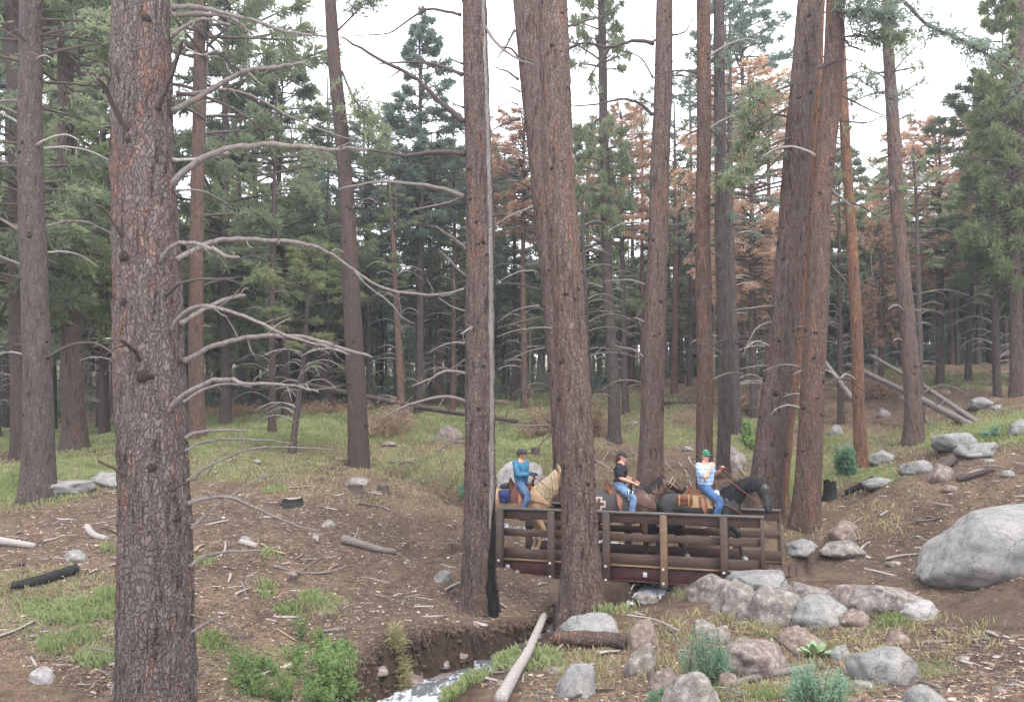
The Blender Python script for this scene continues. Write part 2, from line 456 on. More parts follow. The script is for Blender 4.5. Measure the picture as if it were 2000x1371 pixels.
# ------------------------------------------------------------------ ground sheet
def ground_mask(X, Y, Z, spots, wob=.5, seed=31):
    px, py = proj(X, Y, Z)
    m = np.zeros(X.shape)
    for (cx, cy, rx, ry, a) in spots:
        d = ((px - cx) / rx) ** 2 + ((py - cy) / ry) ** 2
        m = np.maximum(m, a * np.clip(1.35 - d, 0, 1))
    n = fbm(X * 1.1, Y * 1.1, 0, seed, 4) * .5 + fbm(X * .35, Y * .35, 0, seed + 7, 2) * .35
    return np.clip(m + wob * n * (m > .02) - .12, 0, 1)
GREEN = [(90,855,260,26,1.0),(560,830,330,36,1.15),(850,900,160,40,.3),(850,820,160,30,.8),(1040,850,110,60,.85),(1030,780,110,16,1.1),(1230,800,110,30,.6),
 (1290,850,80,22,.55),(450,900,200,35,.45),(150,920,160,30,.6),(40,960,120,25,.55),(120,1150,140,35,.4),(160,1240,110,50,.35),(60,1200,90,40,.3),
 (560,1320,170,80,.8),(640,1180,40,20,.5),(860,1335,50,30,.9),(940,1280,60,22,.8),(1000,1250,40,20,.8),(1150,1225,60,18,.6),(1440,850,60,30,.6),(1500,820,60,25,.5),
 (1650,860,60,18,.3),(1740,870,40,15,.25),(1840,850,90,22,.9),(1960,835,80,30,.9),(1700,925,60,18,.7),(1560,930,60,40,.9),(1900,745,120,16,.35),(1750,740,120,20,.4),
 (1440,1345,90,25,.4),(1620,1350,100,25,.35),(1720,1220,60,14,.6),(1500,1240,50,20,.35),(1780,1310,80,20,.5),(1180,1190,80,10,.4),(830,1280,30,20,.5),(1640,890,40,30,.4),
 (1330,1160,20,10,.3),(340,860,90,25,.7),(1480,900,60,25,.4),(1120,1300,60,30,.35)]
TRAIL = [(900,1240,180,40,1.0),(1050,1150,90,50,.8),(800,1180,160,60,.7),(1240,1165,60,30,.9),(1850,1090,330,60,.9),(1960,1250,200,110,.9),(1640,1085,120,28,.8),(820,1060,240,60,.75),(480,1010,230,35,.75),(200,1010,170,28,.55),(960,1140,60,40,.5),(720,1230,150,60,.6),
 (560,1140,200,60,.35),(860,1180,100,60,.5)]
def near_side(x, y):
    # > 0 on the photographer's side of the creek
    best = np.full(np.shape(x), 1e9); sg = np.zeros(np.shape(x))
    for i in range(0, len(CRK) - 1, 2):
        a, b = CRK[i], CRK[min(i + 2, len(CRK) - 1)]
        d = np.hypot(x - (a[0] + b[0]) / 2, y - (a[1] + b[1]) / 2); s = (x - a[0]) * (b[1] - a[1]) - (y - a[1]) * (b[0] - a[0])
        m = d < best; best = np.where(m, d, best); sg = np.where(m, s, sg)
    return sg
def build_ground():
    na, nr = 620, 620
    ang = np.tan(np.linspace(-1.18, 1.18, na) * .92) / np.tan(1.18 * .92) * 1.2
    ang = np.clip(ang, -1.35, 1.35)
    ang = np.linspace(-1, 1, na); ang = (ang * .55 + ang ** 3 * .65)
    rad = np.exp(np.linspace(math.log(2.2), math.log(420), nr))
    A, Rr = np.meshgrid(ang, rad)
    X = Rr * np.sin(A); Y = Rr * np.cos(A)
    Z = H(X.ravel(), Y.ravel())
    V = np.stack([X.ravel(), Y.ravel(), Z], 1)
    i = np.arange(nr - 1)[:, None] * na; j = np.arange(na - 1)[None]
    Q = np.stack([i + j, i + j + 1, i + na + j + 1, i + na + j], -1).reshape(-1, 4)
    Q = Q[:, ::-1]
    me = npmesh('ground', V, Q)
    g = ground_mask(V[:, 0], V[:, 1], V[:, 2], GREEN) * .8
    far = np.clip((V[:, 1] - 45) / 30, 0, 1) * .5
    g = np.maximum(g, far * np.clip(.6 + fbm(V[:, 0] * .1, V[:, 1] * .1, 0, 3, 3), 0, 1))
    far_side = near_side(V[:, 0], V[:, 1]) < 0; dcr = creek_d(V[:, 0], V[:, 1])[0]; g = np.where(far_side & (dcr < 1.6) & (V[:, 1] < 16) & (V[:, 1] > 11.5), 0, g)
    tr = ground_mask(V[:, 0], V[:, 1], V[:, 2], TRAIL, .3, 77)
    d, cz, cw = creek_d(V[:, 0], V[:, 1])
    wet = np.clip(1.5 - (d - cw) / .5, 0, 1) * (V[:, 1] < 19.5)
    for nm, arr in (('green', g), ('trail', tr), ('wet', wet)):
        at = me.attributes.new(nm, 'FLOAT', 'POINT'); at.data.foreach_set('value', arr.astype(np.float32))
    t = NT('ground_soil').set(Roughness=.97)
    t.b.inputs['Specular IOR Level'].default_value = .1
    v = t.mapping((1, 1, 1))
    n1 = t.noise(v, .9, 6, .65); n2 = t.noise(v, 4.5, 6, .7); n3 = t.noise(v, 34, 4, .75); n4 = t.noise(v, 13, 5, .7)
    soil = t.mix(t.ramp(n2, [(.36, 0.0), (.64, 1.0)]), (.062, .042, .031), (.145, .103, .075))
    duff = t.mix(t.ramp(n4, [(.35, 0.0), (.65, 1.0)]), (.10, .068, .044), (.20, .147, .10))
    c = t.mix(t.ramp(n1, [(.42, 0.0), (.6, 1.0)]), soil, duff)
    dk = t.mix(t.ramp(n2, [(.3, 0.0), (.7, 1.0)]), (.05, .036, .030), (.10, .073, .059))
    c = t.mix(t.math('MULTIPLY', t.attr('trail'), .85), c, dk)
    gr = t.mix(t.ramp(n4, [(.35, 0.0), (.65, 1.0)]), (.17, .215, .075), (.29, .34, .14))
    c = t.mix(t.math('MULTIPLY', t.attr('green'), t.ramp(n2, [(.3, .45), (.6, 1.0)])), c, gr)
    chip = t.voro(t.warp(t.mapping((1, 1, 1)), 20, .03), 22, 'F1')
    sp = t.n.new('ShaderNodeSeparateColor'); t.link(chip.outputs['Color'], sp.inputs[0])
    cm = t.math('MULTIPLY', t.ramp(chip.outputs['Distance'], [(.18, 1.0), (.32, 0.0)]), t.ramp(sp.outputs[0], [(.95, 0.0), (.97, 1.0)]))
    c = t.mix(t.math('MULTIPLY', cm, .8), c, (.42, .36, .31))
    cm2 = t.math('MULTIPLY', t.ramp(chip.outputs['Distance'], [(.2, 1.0), (.38, 0.0)]), t.ramp(sp.outputs[1], [(.84, 0.0), (.88, 1.0)]))
    c = t.mix(t.math('MULTIPLY', cm2, .7), c, (.06, .045, .038))
    c = t.mix(.75, c, t.ramp(n3, [(.3, .4), (.7, 1.65)]), 'MULTIPLY')
    c = t.mix(t.math('MULTIPLY', t.attr('wet'), .8), c, t.mix(n2, (.022, .015, .012), (.06, .04, .03)))
    t.color(c)
    t.bump(t.math('ADD', t.math('MULTIPLY', n4, 1.0), t.math('MULTIPLY', n3, .45)), .9, .07)
    tag(mobj('ground', me, t.m), kind='structure')
build_ground()

# ------------------------------------------------------------------ creek water
def build_creek():
    nn = 15
    V = []
    for i in range(len(CRK)):
        p = CRK[i]; q = CRK[min(i + 1, len(CRK) - 1)] - CRK[max(i - 1, 0)]
        nx, ny = -q[1], q[0]; l = math.hypot(nx, ny); nx /= l; ny /= l
        w = CRW[i] + .16
        for k in range(nn):
            u = -1 + 2 * k / (nn - 1)
            V.append((p[0] + nx * w * u, p[1] + ny * w * u, p[2] - .03))
    V = np.array(V)
    V = V.reshape(len(CRK), nn, 3)
    # refine lengthwise
    W = []
    for i in range(len(CRK) - 1):
        for k in range(6): W.append(V[i] + (V[i + 1] - V[i]) * k / 6)
    W = np.array(W); n = len(W); W = W.reshape(-1, 3)
    W[:, 2] += fbm(W[:, 0] * 5, W[:, 1] * 5, 0, 9, 4) * .022
    i = np.arange(n - 1)[:, None] * nn; j = np.arange(nn - 1)[None]
    Q = np.stack([i + j, i + j + 1, i + nn + j + 1, i + nn + j], -1).reshape(-1, 4)
    t = NT('creek_water').set(Roughness=.12)
    v = t.mapping((1, 1, 1))
    f = t.noise(t.warp(t.mapping((2.2, .9, 1)), 2, .5), 3.2, 7, .72)
    foam = t.ramp(t.math('ADD', f, t.math('MULTIPLY', t.attr('rapid'), .16)), [(.50, 0.0), (.66, 1.0)])
    t.color(t.mix(foam, (.10, .11, .11), (.66, .70, .76)))
    rr = t.ramp(foam, [(0, .08), (1, .6)]); t.link(rr, t.b.inputs['Roughness'])
    t.bump(t.noise(v, 11, 5, .7), .8, .05)
    me = npmesh('creek_water', W, Q)
    rp = np.clip(1 - np.abs(W[:, 1] - 16.6) / 1.4, 0, 1) + np.clip((12.6 - W[:, 1]) / .8, 0, .8)
    at = me.attributes.new('rapid', 'FLOAT', 'POINT'); at.data.foreach_set('value', rp.astype(np.float32))
    tag(mobj('creek_water', me, t.m), kind='structure')
build_creek()

# ------------------------------------------------------------------ trees
RNG = random.Random(7)
class Tree:
    pass
def make_trunk(root, base, pts, rads, mat, seed, seg=20, dz=.22, rough=.035, flare=.45, knots=14, lobes=3, knot_size=1.0, fine=0.0, scar=None):
    """pts: world points low to high, rads: radius at each. one continuous bark mesh with knots."""
    rg = np.random.default_rng(seed)
    pts = np.array([tuple(p) for p in pts], float); hs = pts[:, 2]
    n = max(8, int((hs[-1] - hs[0]) / dz))
    z = np.linspace(hs[0], hs[-1], n)
    cx = np.interp(z, hs, pts[:, 0]); cy = np.interp(z, hs, pts[:, 1]); r = np.interp(z, hs, rads)
    if len(pts) > 2:   # soften the bends
        k = max(1, int(n / len(pts) / 3)); ker = np.ones(2 * k + 1) / (2 * k + 1)
        pad = lambda a: np.convolve(np.concatenate([2 * a[0] - a[k:0:-1], a, 2 * a[-1] - a[-2:-k - 2:-1]]), ker, 'valid')
        cx, cy = pad(cx), pad(cy)
    cx = cx + fbm(z * .25, 0 * z, 0, seed, 2) * .03; cy = cy + fbm(z * .25, 0 * z + 9, 0, seed, 2) * .03
    th = np.arange(seg) * 2 * PI / seg
    hb = z - (base.z)
    fl = flare * np.exp(-np.clip(hb + .15, 0, None) / (2.2 * rads[0]))
    ph = rg.uniform(0, 6.28)
    lob = (np.sin(th * lobes + ph) * .5 + np.sin(th * (lobes + 2) + ph * 2) * .5)
    RR = r[:, None] * (1 + fl[:, None] * (1 + .55 * lob[None, :]))
    tt = np.broadcast_to(th, RR.shape); zz = np.broadcast_to(z[:, None], RR.shape)
    nx, ny = np.cos(tt), np.sin(tt)
    RR = RR * (1 + rough * fbm(nx * 2.2, ny * 2.2, zz * .9, seed, 3) + rough * .6 * fbm(nx * 5, ny * 5, zz * 2.2, seed + 5, 3))
    if fine:
        q = fbm(nx * r.mean() * 16, ny * r.mean() * 16, zz * 4.5, seed + 9, 3)
        RR = RR + fine * (np.abs(q) - .3)
    ch = bare = None
    if scar:   # burnt hollow at the foot, strip without bark above it, a bark ridge beyond
        dg = (np.degrees(tt) + 180) % 360 - 180; hz = zz - base.z
        wig = fbm(zz * 2.5, tt * 2, 0, seed, 3) * 7
        bul = np.clip(1 - np.abs(dg + 5) / 48, 0, 1) ** .5
        RR = RR * (1 + (.22 + .10 * np.clip(1 - hz / 2, 0, 1)) * bul)
        wd = 34 * np.clip(1 - hz / 2.3, 0, 1) ** .6
        ch = np.clip((wd - np.abs(dg + 30 - wig - 8 * np.clip(hz, 0, 2))) / 6, 0, 1) * (hz < 2.3)
        RR = RR * (1 - .16 * ch * np.clip(1.6 - hz, 0, 1))
        bare = np.clip((13 - np.abs(dg + 30 - wig * .5)) / 3, 0, 1) * (hz > 1.5)
        RR = RR * (1 - .05 * bare)
    V = np.stack([cx[:, None] + RR * nx - base.x, cy[:, None] + RR * ny - base.y, zz - base.z], -1).reshape(-1, 3)
    i = np.arange(n - 1)[:, None] * seg; j = np.arange(seg)[None]; k = (j + 1) % seg
    Q = np.stack([i + j, i + k, i + seg + k, i + seg + j], -1).reshape(-1, 4)
    mb = MB(); mb.add(V, Q)
    for _ in range(knots):
        h = rg.uniform(base.z + .6, z[-1]); a = rg.uniform(-PI, 0) * 1.1
        if rg.random() < .2: a = rg.uniform(0, 6.28)
        ri = np.interp(h, z, r); X = np.interp(h, z, cx); Yy = np.interp(h, z, cy)
        s = ri * rg.uniform(.14, .26) * knot_size
        d = np.array([math.cos(a), math.sin(a), 0]); c0 = np.array([X, Yy, h]) + d * ri * .93 - np.array(tuple(base))
        L = s * rg.uniform(.3, .9)
        mb.tube([c0 - d * s * .3, c0 + d * s * .35, c0 + d * (L) + np.array([0, 0, .3 * L])], [s * 1.25, s * .8, s * .3], 7, m=1, noise=.3, rng=rg)
    o = mb.build('trunk', [mat, M_knot], root)
    if scar:
        for nm, arr in (('char', ch), ('bare', bare)):
            at = o.data.attributes.new(nm, 'FLOAT', 'POINT'); q = np.zeros(len(o.data.vertices), np.float32); q[:arr.size] = arr.ravel(); at.data.foreach_set('value', q)
    return o, (z, cx, cy, r)
def branch(root, base, pts, r0, r1=None, mat=None, name='dead_branch', twigs=3, seed=0, seg=7, dens=4):
    rg = np.random.default_rng(seed)
    p = smooth_pts([np.array(tuple(q)) - np.array(tuple(base)) for q in pts], dens)
    n = len(p); r1 = r1 if r1 is not None else r0 * .35
    rr = np.linspace(1, 0, n) ** .8 * (r0 - r1) + r1
    p[1:-1] += rg.normal(0, r0 * .16, (n - 2, 3))
    rr[0] *= 1.35
    mb = MB(); mb.tube(p, rr, seg, noise=.08, rng=rg)
    for _ in range(twigs):
        i = rg.integers(n // 4, n - 1); d = p[min(i + 1, n - 1)] - p[i - 1]; d /= np.linalg.norm(d) + 1e-9
        dd = d * rg.uniform(.2, .8) + rg.normal(0, .5, 3); dd /= np.linalg.norm(dd)
        L = rg.uniform(.05, .3) * (1 + r0 * 8)
        mid = p[i] + dd * L * .5 + rg.normal(0, .02, 3)
        mb.tube([p[i], mid, p[i] + dd * L + np.array([0, 0, -.03 * L])], [rr[i] * .5, rr[i] * .35, rr[i] * .15], 4)
    return mb.build(name, mat or M_dead, root)
def auto_branch_pts(rg, tr, h, side, length, droop=1.0, toward=0.0):
    z, cx, cy, r = tr
    X = np.interp(h, z, cx); Y = np.interp(h, z, cy); ri = np.interp(h, z, r)
    a = (0 if side > 0 else PI) + rg.uniform(-1.0, 1.0) + toward
    d = np.array([math.cos(a), math.sin(a), 0.0])
    c = np.array([X, Y, h])
    k = rg.uniform(.15, .5)
    cur = rg.uniform(-.25, .25); e = np.array([-d[1], d[0], 0]) * cur
    return [c + d * ri * .8, c + d * (ri + length * .3) + np.array([0, 0, k * length * .35]) + e * length * .1,
            c + d * (ri + length * .65) + np.array([0, 0, k * length * .38 - .03 * droop * length]) + e * length * .45,
            c + d * (ri + length) + np.array([0, 0, k * length * .1 - .12 * droop * length]) + e * length]
def pxpts(lst, Y0, Y1):
    n = len(lst)
    return [P(a, b, Y0 + (Y1 - Y0) * i / (n - 1)) for i, (a, b) in enumerate(lst)]

# --- crowns: unit variants (length 10 m, radius ~2.4 m), shared mesh data
def tufts(C, D, nper, L, W, rg, up=.25):
    """C (n,3) centres, D (n,3) main directions -> needle triangles"""
    n = len(C)
    d = rg.normal(0, 1, (n, nper, 3)); d /= np.linalg.norm(d, axis=2)[..., None]
    d = d * .95 + D[:, None, :] * .75; d[..., 2] += up
    d /= np.linalg.norm(d, axis=2)[..., None]
    l = L * rg.uniform(.6, 1.15, (n, nper, 1))
    side = np.cross(d, rg.normal(0, 1, (n, nper, 3))); side /= np.linalg.norm(side, axis=2)[..., None] + 1e-9
    w = W * rg.uniform(.7, 1.3, (n, nper, 1))
    c = C[:, None, :] + rg.normal(0, L * .12, (n, nper, 3))
    tip = c + d * l
    tip[..., 2] -= .12 * L * rg.random((n, nper))
    V = np.stack([c - side * w * .35, c + d * l * .55 + side * w * .5, tip, c + d * l * .5 - side * w * .5], 2).reshape(-1, 3)
    Q = np.arange(n * nper * 4).reshape(-1, 4)
    return V, Q
def crown_arrays(seed, L=10., R=2.4, nb=90, ntw=9, nper=10, nl=.2, nw=.035, prof='cone', sparse=0.0, gap=.35):
    rg = np.random.default_rng(seed)
    C, D = [], []
    wood = MB(); wood.tube([(0, 0, -.3), (0, 0, L * .5), (0, 0, L)], [.05, .04, .02], 5)
    for b in range(nb):
        t = (b + rg.random()) / nb
        z = t * L
        if prof == 'cone': pr = (1 - t) ** .75 * (.55 + .45 * min(1, t * 6))
        elif prof == 'col': pr = min(1, (1 - t) * 2.2) ** .7 * (.5 + .5 * min(1, t * 4))
        else: pr = math.sin(PI * min(.97, t * .85 + .12)) ** .6
        if vnoise(t * 9, seed) < -.2 and rg.random() < gap: continue
        az = b * 2.4 + rg.uniform(-.5, .5)
        pr *= 1 + .35 * float(vnoise(math.cos(az) * 1.3 + 5, math.sin(az) * 1.3, t * 5, seed))
        ln = max(.25, R * pr * rg.uniform(.65, 1.1))
        d = np.array([math.cos(az), math.sin(az), 0])
        e = np.array([-d[1], d[0], 0])
        rise = rg.uniform(-.1, .3) + t * .35
        bend = rg.uniform(-.2, .2)
        m = 6
        u = np.linspace(0, 1, m)[:, None]
        pts = d * ln * u + e * bend * ln * u ** 2 + np.array([0, 0, 1.0]) * (z + ln * (rise * u - .22 * u ** 2 * (1 - t)))
        wood.tube(pts, np.linspace(.045, .012, m) * (.5 + ln / 3), 4, cap=False)
        k = max(3, int(ntw * (.4 + ln / R)))
        us = .28 + .72 * rg.random(k) ** .55; us[0] = 1
        for uu in us:
            q = d * ln * uu + e * bend * ln * uu ** 2 + np.array([0, 0, z + ln * (rise * uu - .22 * uu ** 2 * (1 - t))])
            sd = rg.choice([-1, 1]) * e * rg.uniform(0, .26) * ln * (1.2 - uu) + np.array([0, 0, rg.uniform(-.12, .12) * ln * .6])
            if rg.random() < sparse: continue
            tip = q + sd + d * .1
            if rg.random() < .35: wood.tube([q, tip], [.012, .006], 3, cap=False)
            dd = sd + d * .4; dd = dd / (np.linalg.norm(dd) + 1e-9)
            C.append(tip); D.append(dd)
    V, Q = tufts(np.array(C), np.array(D), nper, nl, nw, rg)
    return V, Q, wood
CROWNS = {}
def crown_variant(key, **kw):
    V, Q, wood = crown_arrays(**kw)
    CROWNS[key] = (npmesh('crown', V, Q), wood.mesh('limbs'), V, Q)
crown_variant('a', seed=1, nb=135, ntw=26, nper=12, nl=.26, nw=.047, gap=.4)
crown_variant('b', seed=2, nb=110, ntw=27, nper=12, nl=.26, nw=.045, prof='col', gap=.7)
crown_variant('c', seed=3, nb=112, ntw=24, nper=11, nl=.25, nw=.045, prof='oval', sparse=.1, gap=.7)
crown_variant('d', seed=4, nb=95, ntw=25, nper=11, nl=.26, nw=.045, prof='oval', sparse=.1, gap=.8)
crown_variant('e', seed=5, nb=60, ntw=16, nper=12, nl=.25, nw=.045, prof='col', sparse=.2, gap=.8)
crown_variant('rust', seed=6, nb=150, ntw=22, nper=11, nl=.2, nw=.04, prof='oval', sparse=.1)
crown_variant('rust2', seed=8, nb=130, ntw=20, nper=11, nl=.2, nw=.04, prof='col', sparse=.15, gap=.7)
CROWN_MAT = {}
def crown_copy(root, key, mat, loc, sx, sz, rz):
    k2 = (key, mat.name)
    if k2 not in CROWN_MAT:
        f = CROWNS[key][0].copy() if any(a == key for a, _ in CROWN_MAT) else CROWNS[key][0]
        f.materials.clear(); f.materials.append(mat)
        w = CROWNS[key][1]
        if not len(w.materials): w.materials.append(M_limb)
        CROWN_MAT[k2] = (f, w)
    f, w = CROWN_MAT[k2]
    for nm, me in (('crown', f), ('limbs', w)):
        o = bpy.data.objects.new(nm, me); COL.objects.link(o); o.parent = root
        o.location = loc; o.scale = (sx, sx, sz); o.rotation_euler = (0, 0, rz)

MAINS = {}
def main_tree(label, base, trail, dias, mat, seed, name='pine_tree', **kw):
    """trail: list of (px, py, Y) points up the trunk in the photograph; dias in m"""
    pts = [P(*t) for t in trail]
    pts.sort(key=lambda p: p.z)
    # continue down below the ground at the base
    b = base
    low = Vector((b.x, b.y, b.z - .45))
    pts = [low, Vector((b.x, b.y, b.z + .02))] + [p for p in pts if p.z > b.z + .3]
    # continue above the frame
    d = (pts[-1] - pts[-2]).normalized(); ext = kw.pop('ext', 1.5)
    pts.append(pts[-1] + d * ext)
    rd = [dias[0] / 2, dias[0] / 2] + list(np.linspace(dias[0], dias[1], len(pts) - 2) / 2)
    root = empty(name, b, label, 'tree')
    o, tr = make_trunk(root, b, pts, rd, mat, seed, **kw)
    return root, b, tr
# ================================================================== the big trees
ALLT = []
# --- T0: the large pine in the left foreground
Y0 = 7.6
b0 = P(303, 1500, Y0); b0.z = h1(b0.x, b0.y)
T0, b0, tr0 = main_tree('huge rough-barked pine in the left foreground with long bare grey branches', b0,
    [(300,1371,Y0),(295,1000,Y0),(288,600,Y0),(283,300,Y0),(281,0,Y0)], (.68,.495), M_bark, 11,
    seg=72, dz=.045, rough=.03, flare=.08, knots=0, ext=1.2, fine=.022)
BR0 = [([(336,16),(378,13),(437,26),(507,45),(560,63),(637,72)],.055,.02,M_dead,-.3),
 ([(336,30),(400,28),(450,36),(495,70)],.06,.02,M_dead,.4),
 ([(337,68),(375,45),(405,38),(450,50)],.045,.02,M_dead,-.4),
 ([(310,212),(326,168),(345,119),(357,80)],.05,.028,M_deadd,-.9),
 ([(352,76),(365,95),(395,107),(430,94)],.022,.008,M_deadl,-.3),
 ([(338,218),(400,183),(470,142),(530,132),(592,124)],.065,.028,M_dead,-.2),
 ([(337,190),(365,184),(440,175),(500,192),(570,230),(650,262),(690,272)],.038,.012,M_dead,.9),
 ([(345,182),(400,190),(460,215),(500,243),(517,260)],.045,.014,M_deadd,.3),
 ([(340,358),(375,322),(440,294),(520,282),(600,288),(650,292),(728,291)],.075,.022,M_dead,-.5),
 ([(338,312),(400,310),(445,298)],.035,.02,M_deadl,.5),
 ([(340,372),(390,372),(420,385),(450,402)],.028,.01,M_dead,.5),
 ([(262,268),(232,228),(212,180),(190,152)],.07,.03,M_deadd,-.9),
 ([(242,190),(215,160),(200,140)],.035,.02,M_deadd,-.2),
 ([(243,168),(225,195),(250,200)],.016,.008,M_deadl,-.3),
 ([(247,480),(228,445),(205,412),(190,402)],.042,.022,M_deadd,-.7),
 ([(345,508),(400,478),(450,467),(530,470),(600,478),(650,498),(700,535),(760,567),(850,576),(906,565)],.06,.018,M_dead,1.2),
 ([(692,530),(720,560),(760,590),(785,620),(810,632)],.022,.008,M_dead,.3),
 ([(310,512),(340,480),(370,474),(420,487),(440,500),(467,503)],.05,.02,M_dead,-1.0),
 ([(415,480),(428,492),(440,502)],.012,.006,M_deadl,.1),
 ([(325,577),(350,555),(385,546),(457,545)],.038,.015,M_deadd,-.8),
 ([(336,642),(350,620),(385,598),(440,606),(500,628),(560,655),(620,672),(682,692)],.05,.012,M_dead,-.8),
 ([(350,632),(400,605),(440,585),(479,577)],.055,.03,M_dead,.3),
 ([(360,705),(420,675),(500,658),(580,658),(640,672),(726,698)],.06,.024,M_dead,-.2),
 ([(330,802),(360,770),(420,744),(455,742),(480,750),(560,750),(622,766)],.06,.014,M_dead,-1.0),
 ([(357,785),(400,760),(440,750),(490,755)],.035,.014,M_dead,.4),
 ([(360,855),(400,842),(482,840)],.045,.018,M_dead,.2),
 ([(360,882),(400,862),(460,857),(570,865)],.035,.012,M_dead,.4),
 ([(360,942),(400,915),(450,890),(520,873),(652,878)],.035,.012,M_dead,.6),
 ([(278,718),(265,688),(250,674),(236,662)],.055,.028,M_deadd,-.9),
 ([(207,661),(236,662),(268,664)],.014,.008,M_deadl,-.1),
 ([(262,946),(230,920),(191,899)],.036,.018,M_deadd,-.5),
 ([(300,893),(302,872),(304,856)],.03,.02,M_deadd,-.5),
 ([(333,958),(360,943),(386,935)],.03,.014,M_deadd,-.5),
 ([(343,1016),(352,1006),(366,998)],.028,.014,M_deadd,-.5),
 ([(366,985),(400,973),(450,972),(500,992),(550,1015),(622,1038)],.046,.018,M_dead,.5),
 ([(373,1032),(420,990),(480,950),(546,907)],.034,.010,M_dead,.9),
 ([(508,932),(530,928),(546,926)],.012,.006,M_dead,.0),
 ([(373,1024),(400,1018),(446,1011)],.022,.01,M_dead,.9),
 ([(370,1106),(400,1085),(450,1077),(516,1076)],.036,.016,M_dead,.5),
 ([(366,1240),(400,1218),(448,1200)],.028,.01,M_dead,.2),
 ([(374,1200),(420,1215),(460,1235),(500,1250)],.02,.007,M_dead,.9),
 ([(240,1048),(215,1036),(195,1030)],.022,.012,M_deadd,-.1)]
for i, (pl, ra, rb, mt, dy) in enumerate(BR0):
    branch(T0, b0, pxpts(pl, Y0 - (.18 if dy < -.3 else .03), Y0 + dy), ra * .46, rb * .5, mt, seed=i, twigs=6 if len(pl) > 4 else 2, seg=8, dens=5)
# knots under the branches, as parts of the tree
for i, (px, py, s) in enumerate([(283,38,1.2),(257,275,1.4),(313,215,1.1),(245,500,1.3),(312,520,1.2),(318,440,.9),(326,585,1.1),(338,650,1.4),(283,735,1.6),(328,810,1.4),(300,915,1.3),
        (334,980,1.1),(344,1028,1.0),(315,1070,1.0),(334,1240,.9),(362,1160,1.1),(245,590,.9),(290,3,1.0)]):
    axp = np.interp(py, [0, 300, 600, 1000, 1371], [281, 283, 288, 295, 300]); rr = np.interp(py, [0, 1371], [.25, .335])
    Xa = P(axp, py, Y0).x; X = P(px, py, Y0 - .25).x; dx = X - Xa
    dx = max(-rr * .92, min(rr * .92, dx)); yy = Y0 - math.sqrt(rr * rr - dx * dx)
    c = P(px, py, yy); c = Vector((Xa + dx, c.y, c.z)) - b0
    nrm = Vector((dx, yy - Y0, 0)).normalized(); mb = MB()
    r = .040 * s * (1.0 if abs(dx) < .6 * rr else .2)
    mb.tube([c - nrm * .07, c - nrm * .01, c + nrm * (.022 if abs(dx) < .6 * rr else -.01)], [r * 1.7, r * 1.25, r * .8], 13, noise=.35, rng=np.random.default_rng(i))
    mb.build('knot', M_knot, T0)

# --- tree A: left of the bridge, split with a bare strip and a burnt hollow
YA = 15.0
bA = onground(935, YA)
TA, bA, trA = main_tree('straight brown pine at the left bridge end, a burnt black hollow at its foot', bA,
    [(934,1000,YA),(935,700,YA),(936,400,YA),(928,150,YA),(924,0,YA)], (.52,.40), M_bark_s, 21, seg=84, dz=.06, rough=.03, flare=.5, knots=34, fine=.012, scar=True)
BRA = [([(905,238),(860,200),(825,165),(783,137),(720,105),(665,72)],.05,-.6,M_deadd),([(903,147),(850,127),(800,122),(740,125)],.035,.4,M_deadd),
 ([(900,30),(860,20),(830,20),(790,45),(760,65),(690,70)],.028,.3,M_deadd),([(945,50),(975,90),(1010,115),(1045,128)],.03,-.6,M_dead),
 ([(908,300),(850,297),(790,305),(740,295),(700,288)],.045,-.3,M_deadd),([(905,385),(850,365),(780,357),(720,357),(660,372)],.04,-.4,M_dead),
 ([(905,380),(880,395),(810,410),(795,422)],.022,.5,M_dead),([(913,490),(885,465),(850,442)],.034,-.6,M_dead),([(915,545),(880,510),(855,485)],.016,.6,M_dead),
 ([(912,560),(870,578),(840,570)],.018,.2,M_dead),([(912,608),(885,600),(855,580)],.018,.5,M_dead),
 ([(936,647),(925,638),(912,645),(900,652)],.022,-.5,M_deadl),([(912,670),(870,672),(835,692)],.024,.3,M_dead),
 ([(912,700),(890,715),(870,725)],.016,.3,M_dead),([(918,730),(870,725),(840,740),(803,755)],.032,-.3,M_dead),
 ([(913,785),(870,774),(800,790),(745,818)],.034,-.4,M_dead),([(912,865),(880,865),(850,887)],.022,.2,M_dead),([(930,832),(915,826),(905,828)],.018,-.4,M_dead),
 ([(903,125),(880,115),(865,100)],.018,.2,M_deadd),([(905,210),(890,205),(880,198)],.018,.2,M_deadd)]
for i, (pl, ra, dy, mt) in enumerate(BRA):
    branch(TA, bA, pxpts(pl, YA - .05, YA + dy), ra * 1.1, ra * .32, mt, seed=100 + i, twigs=3)

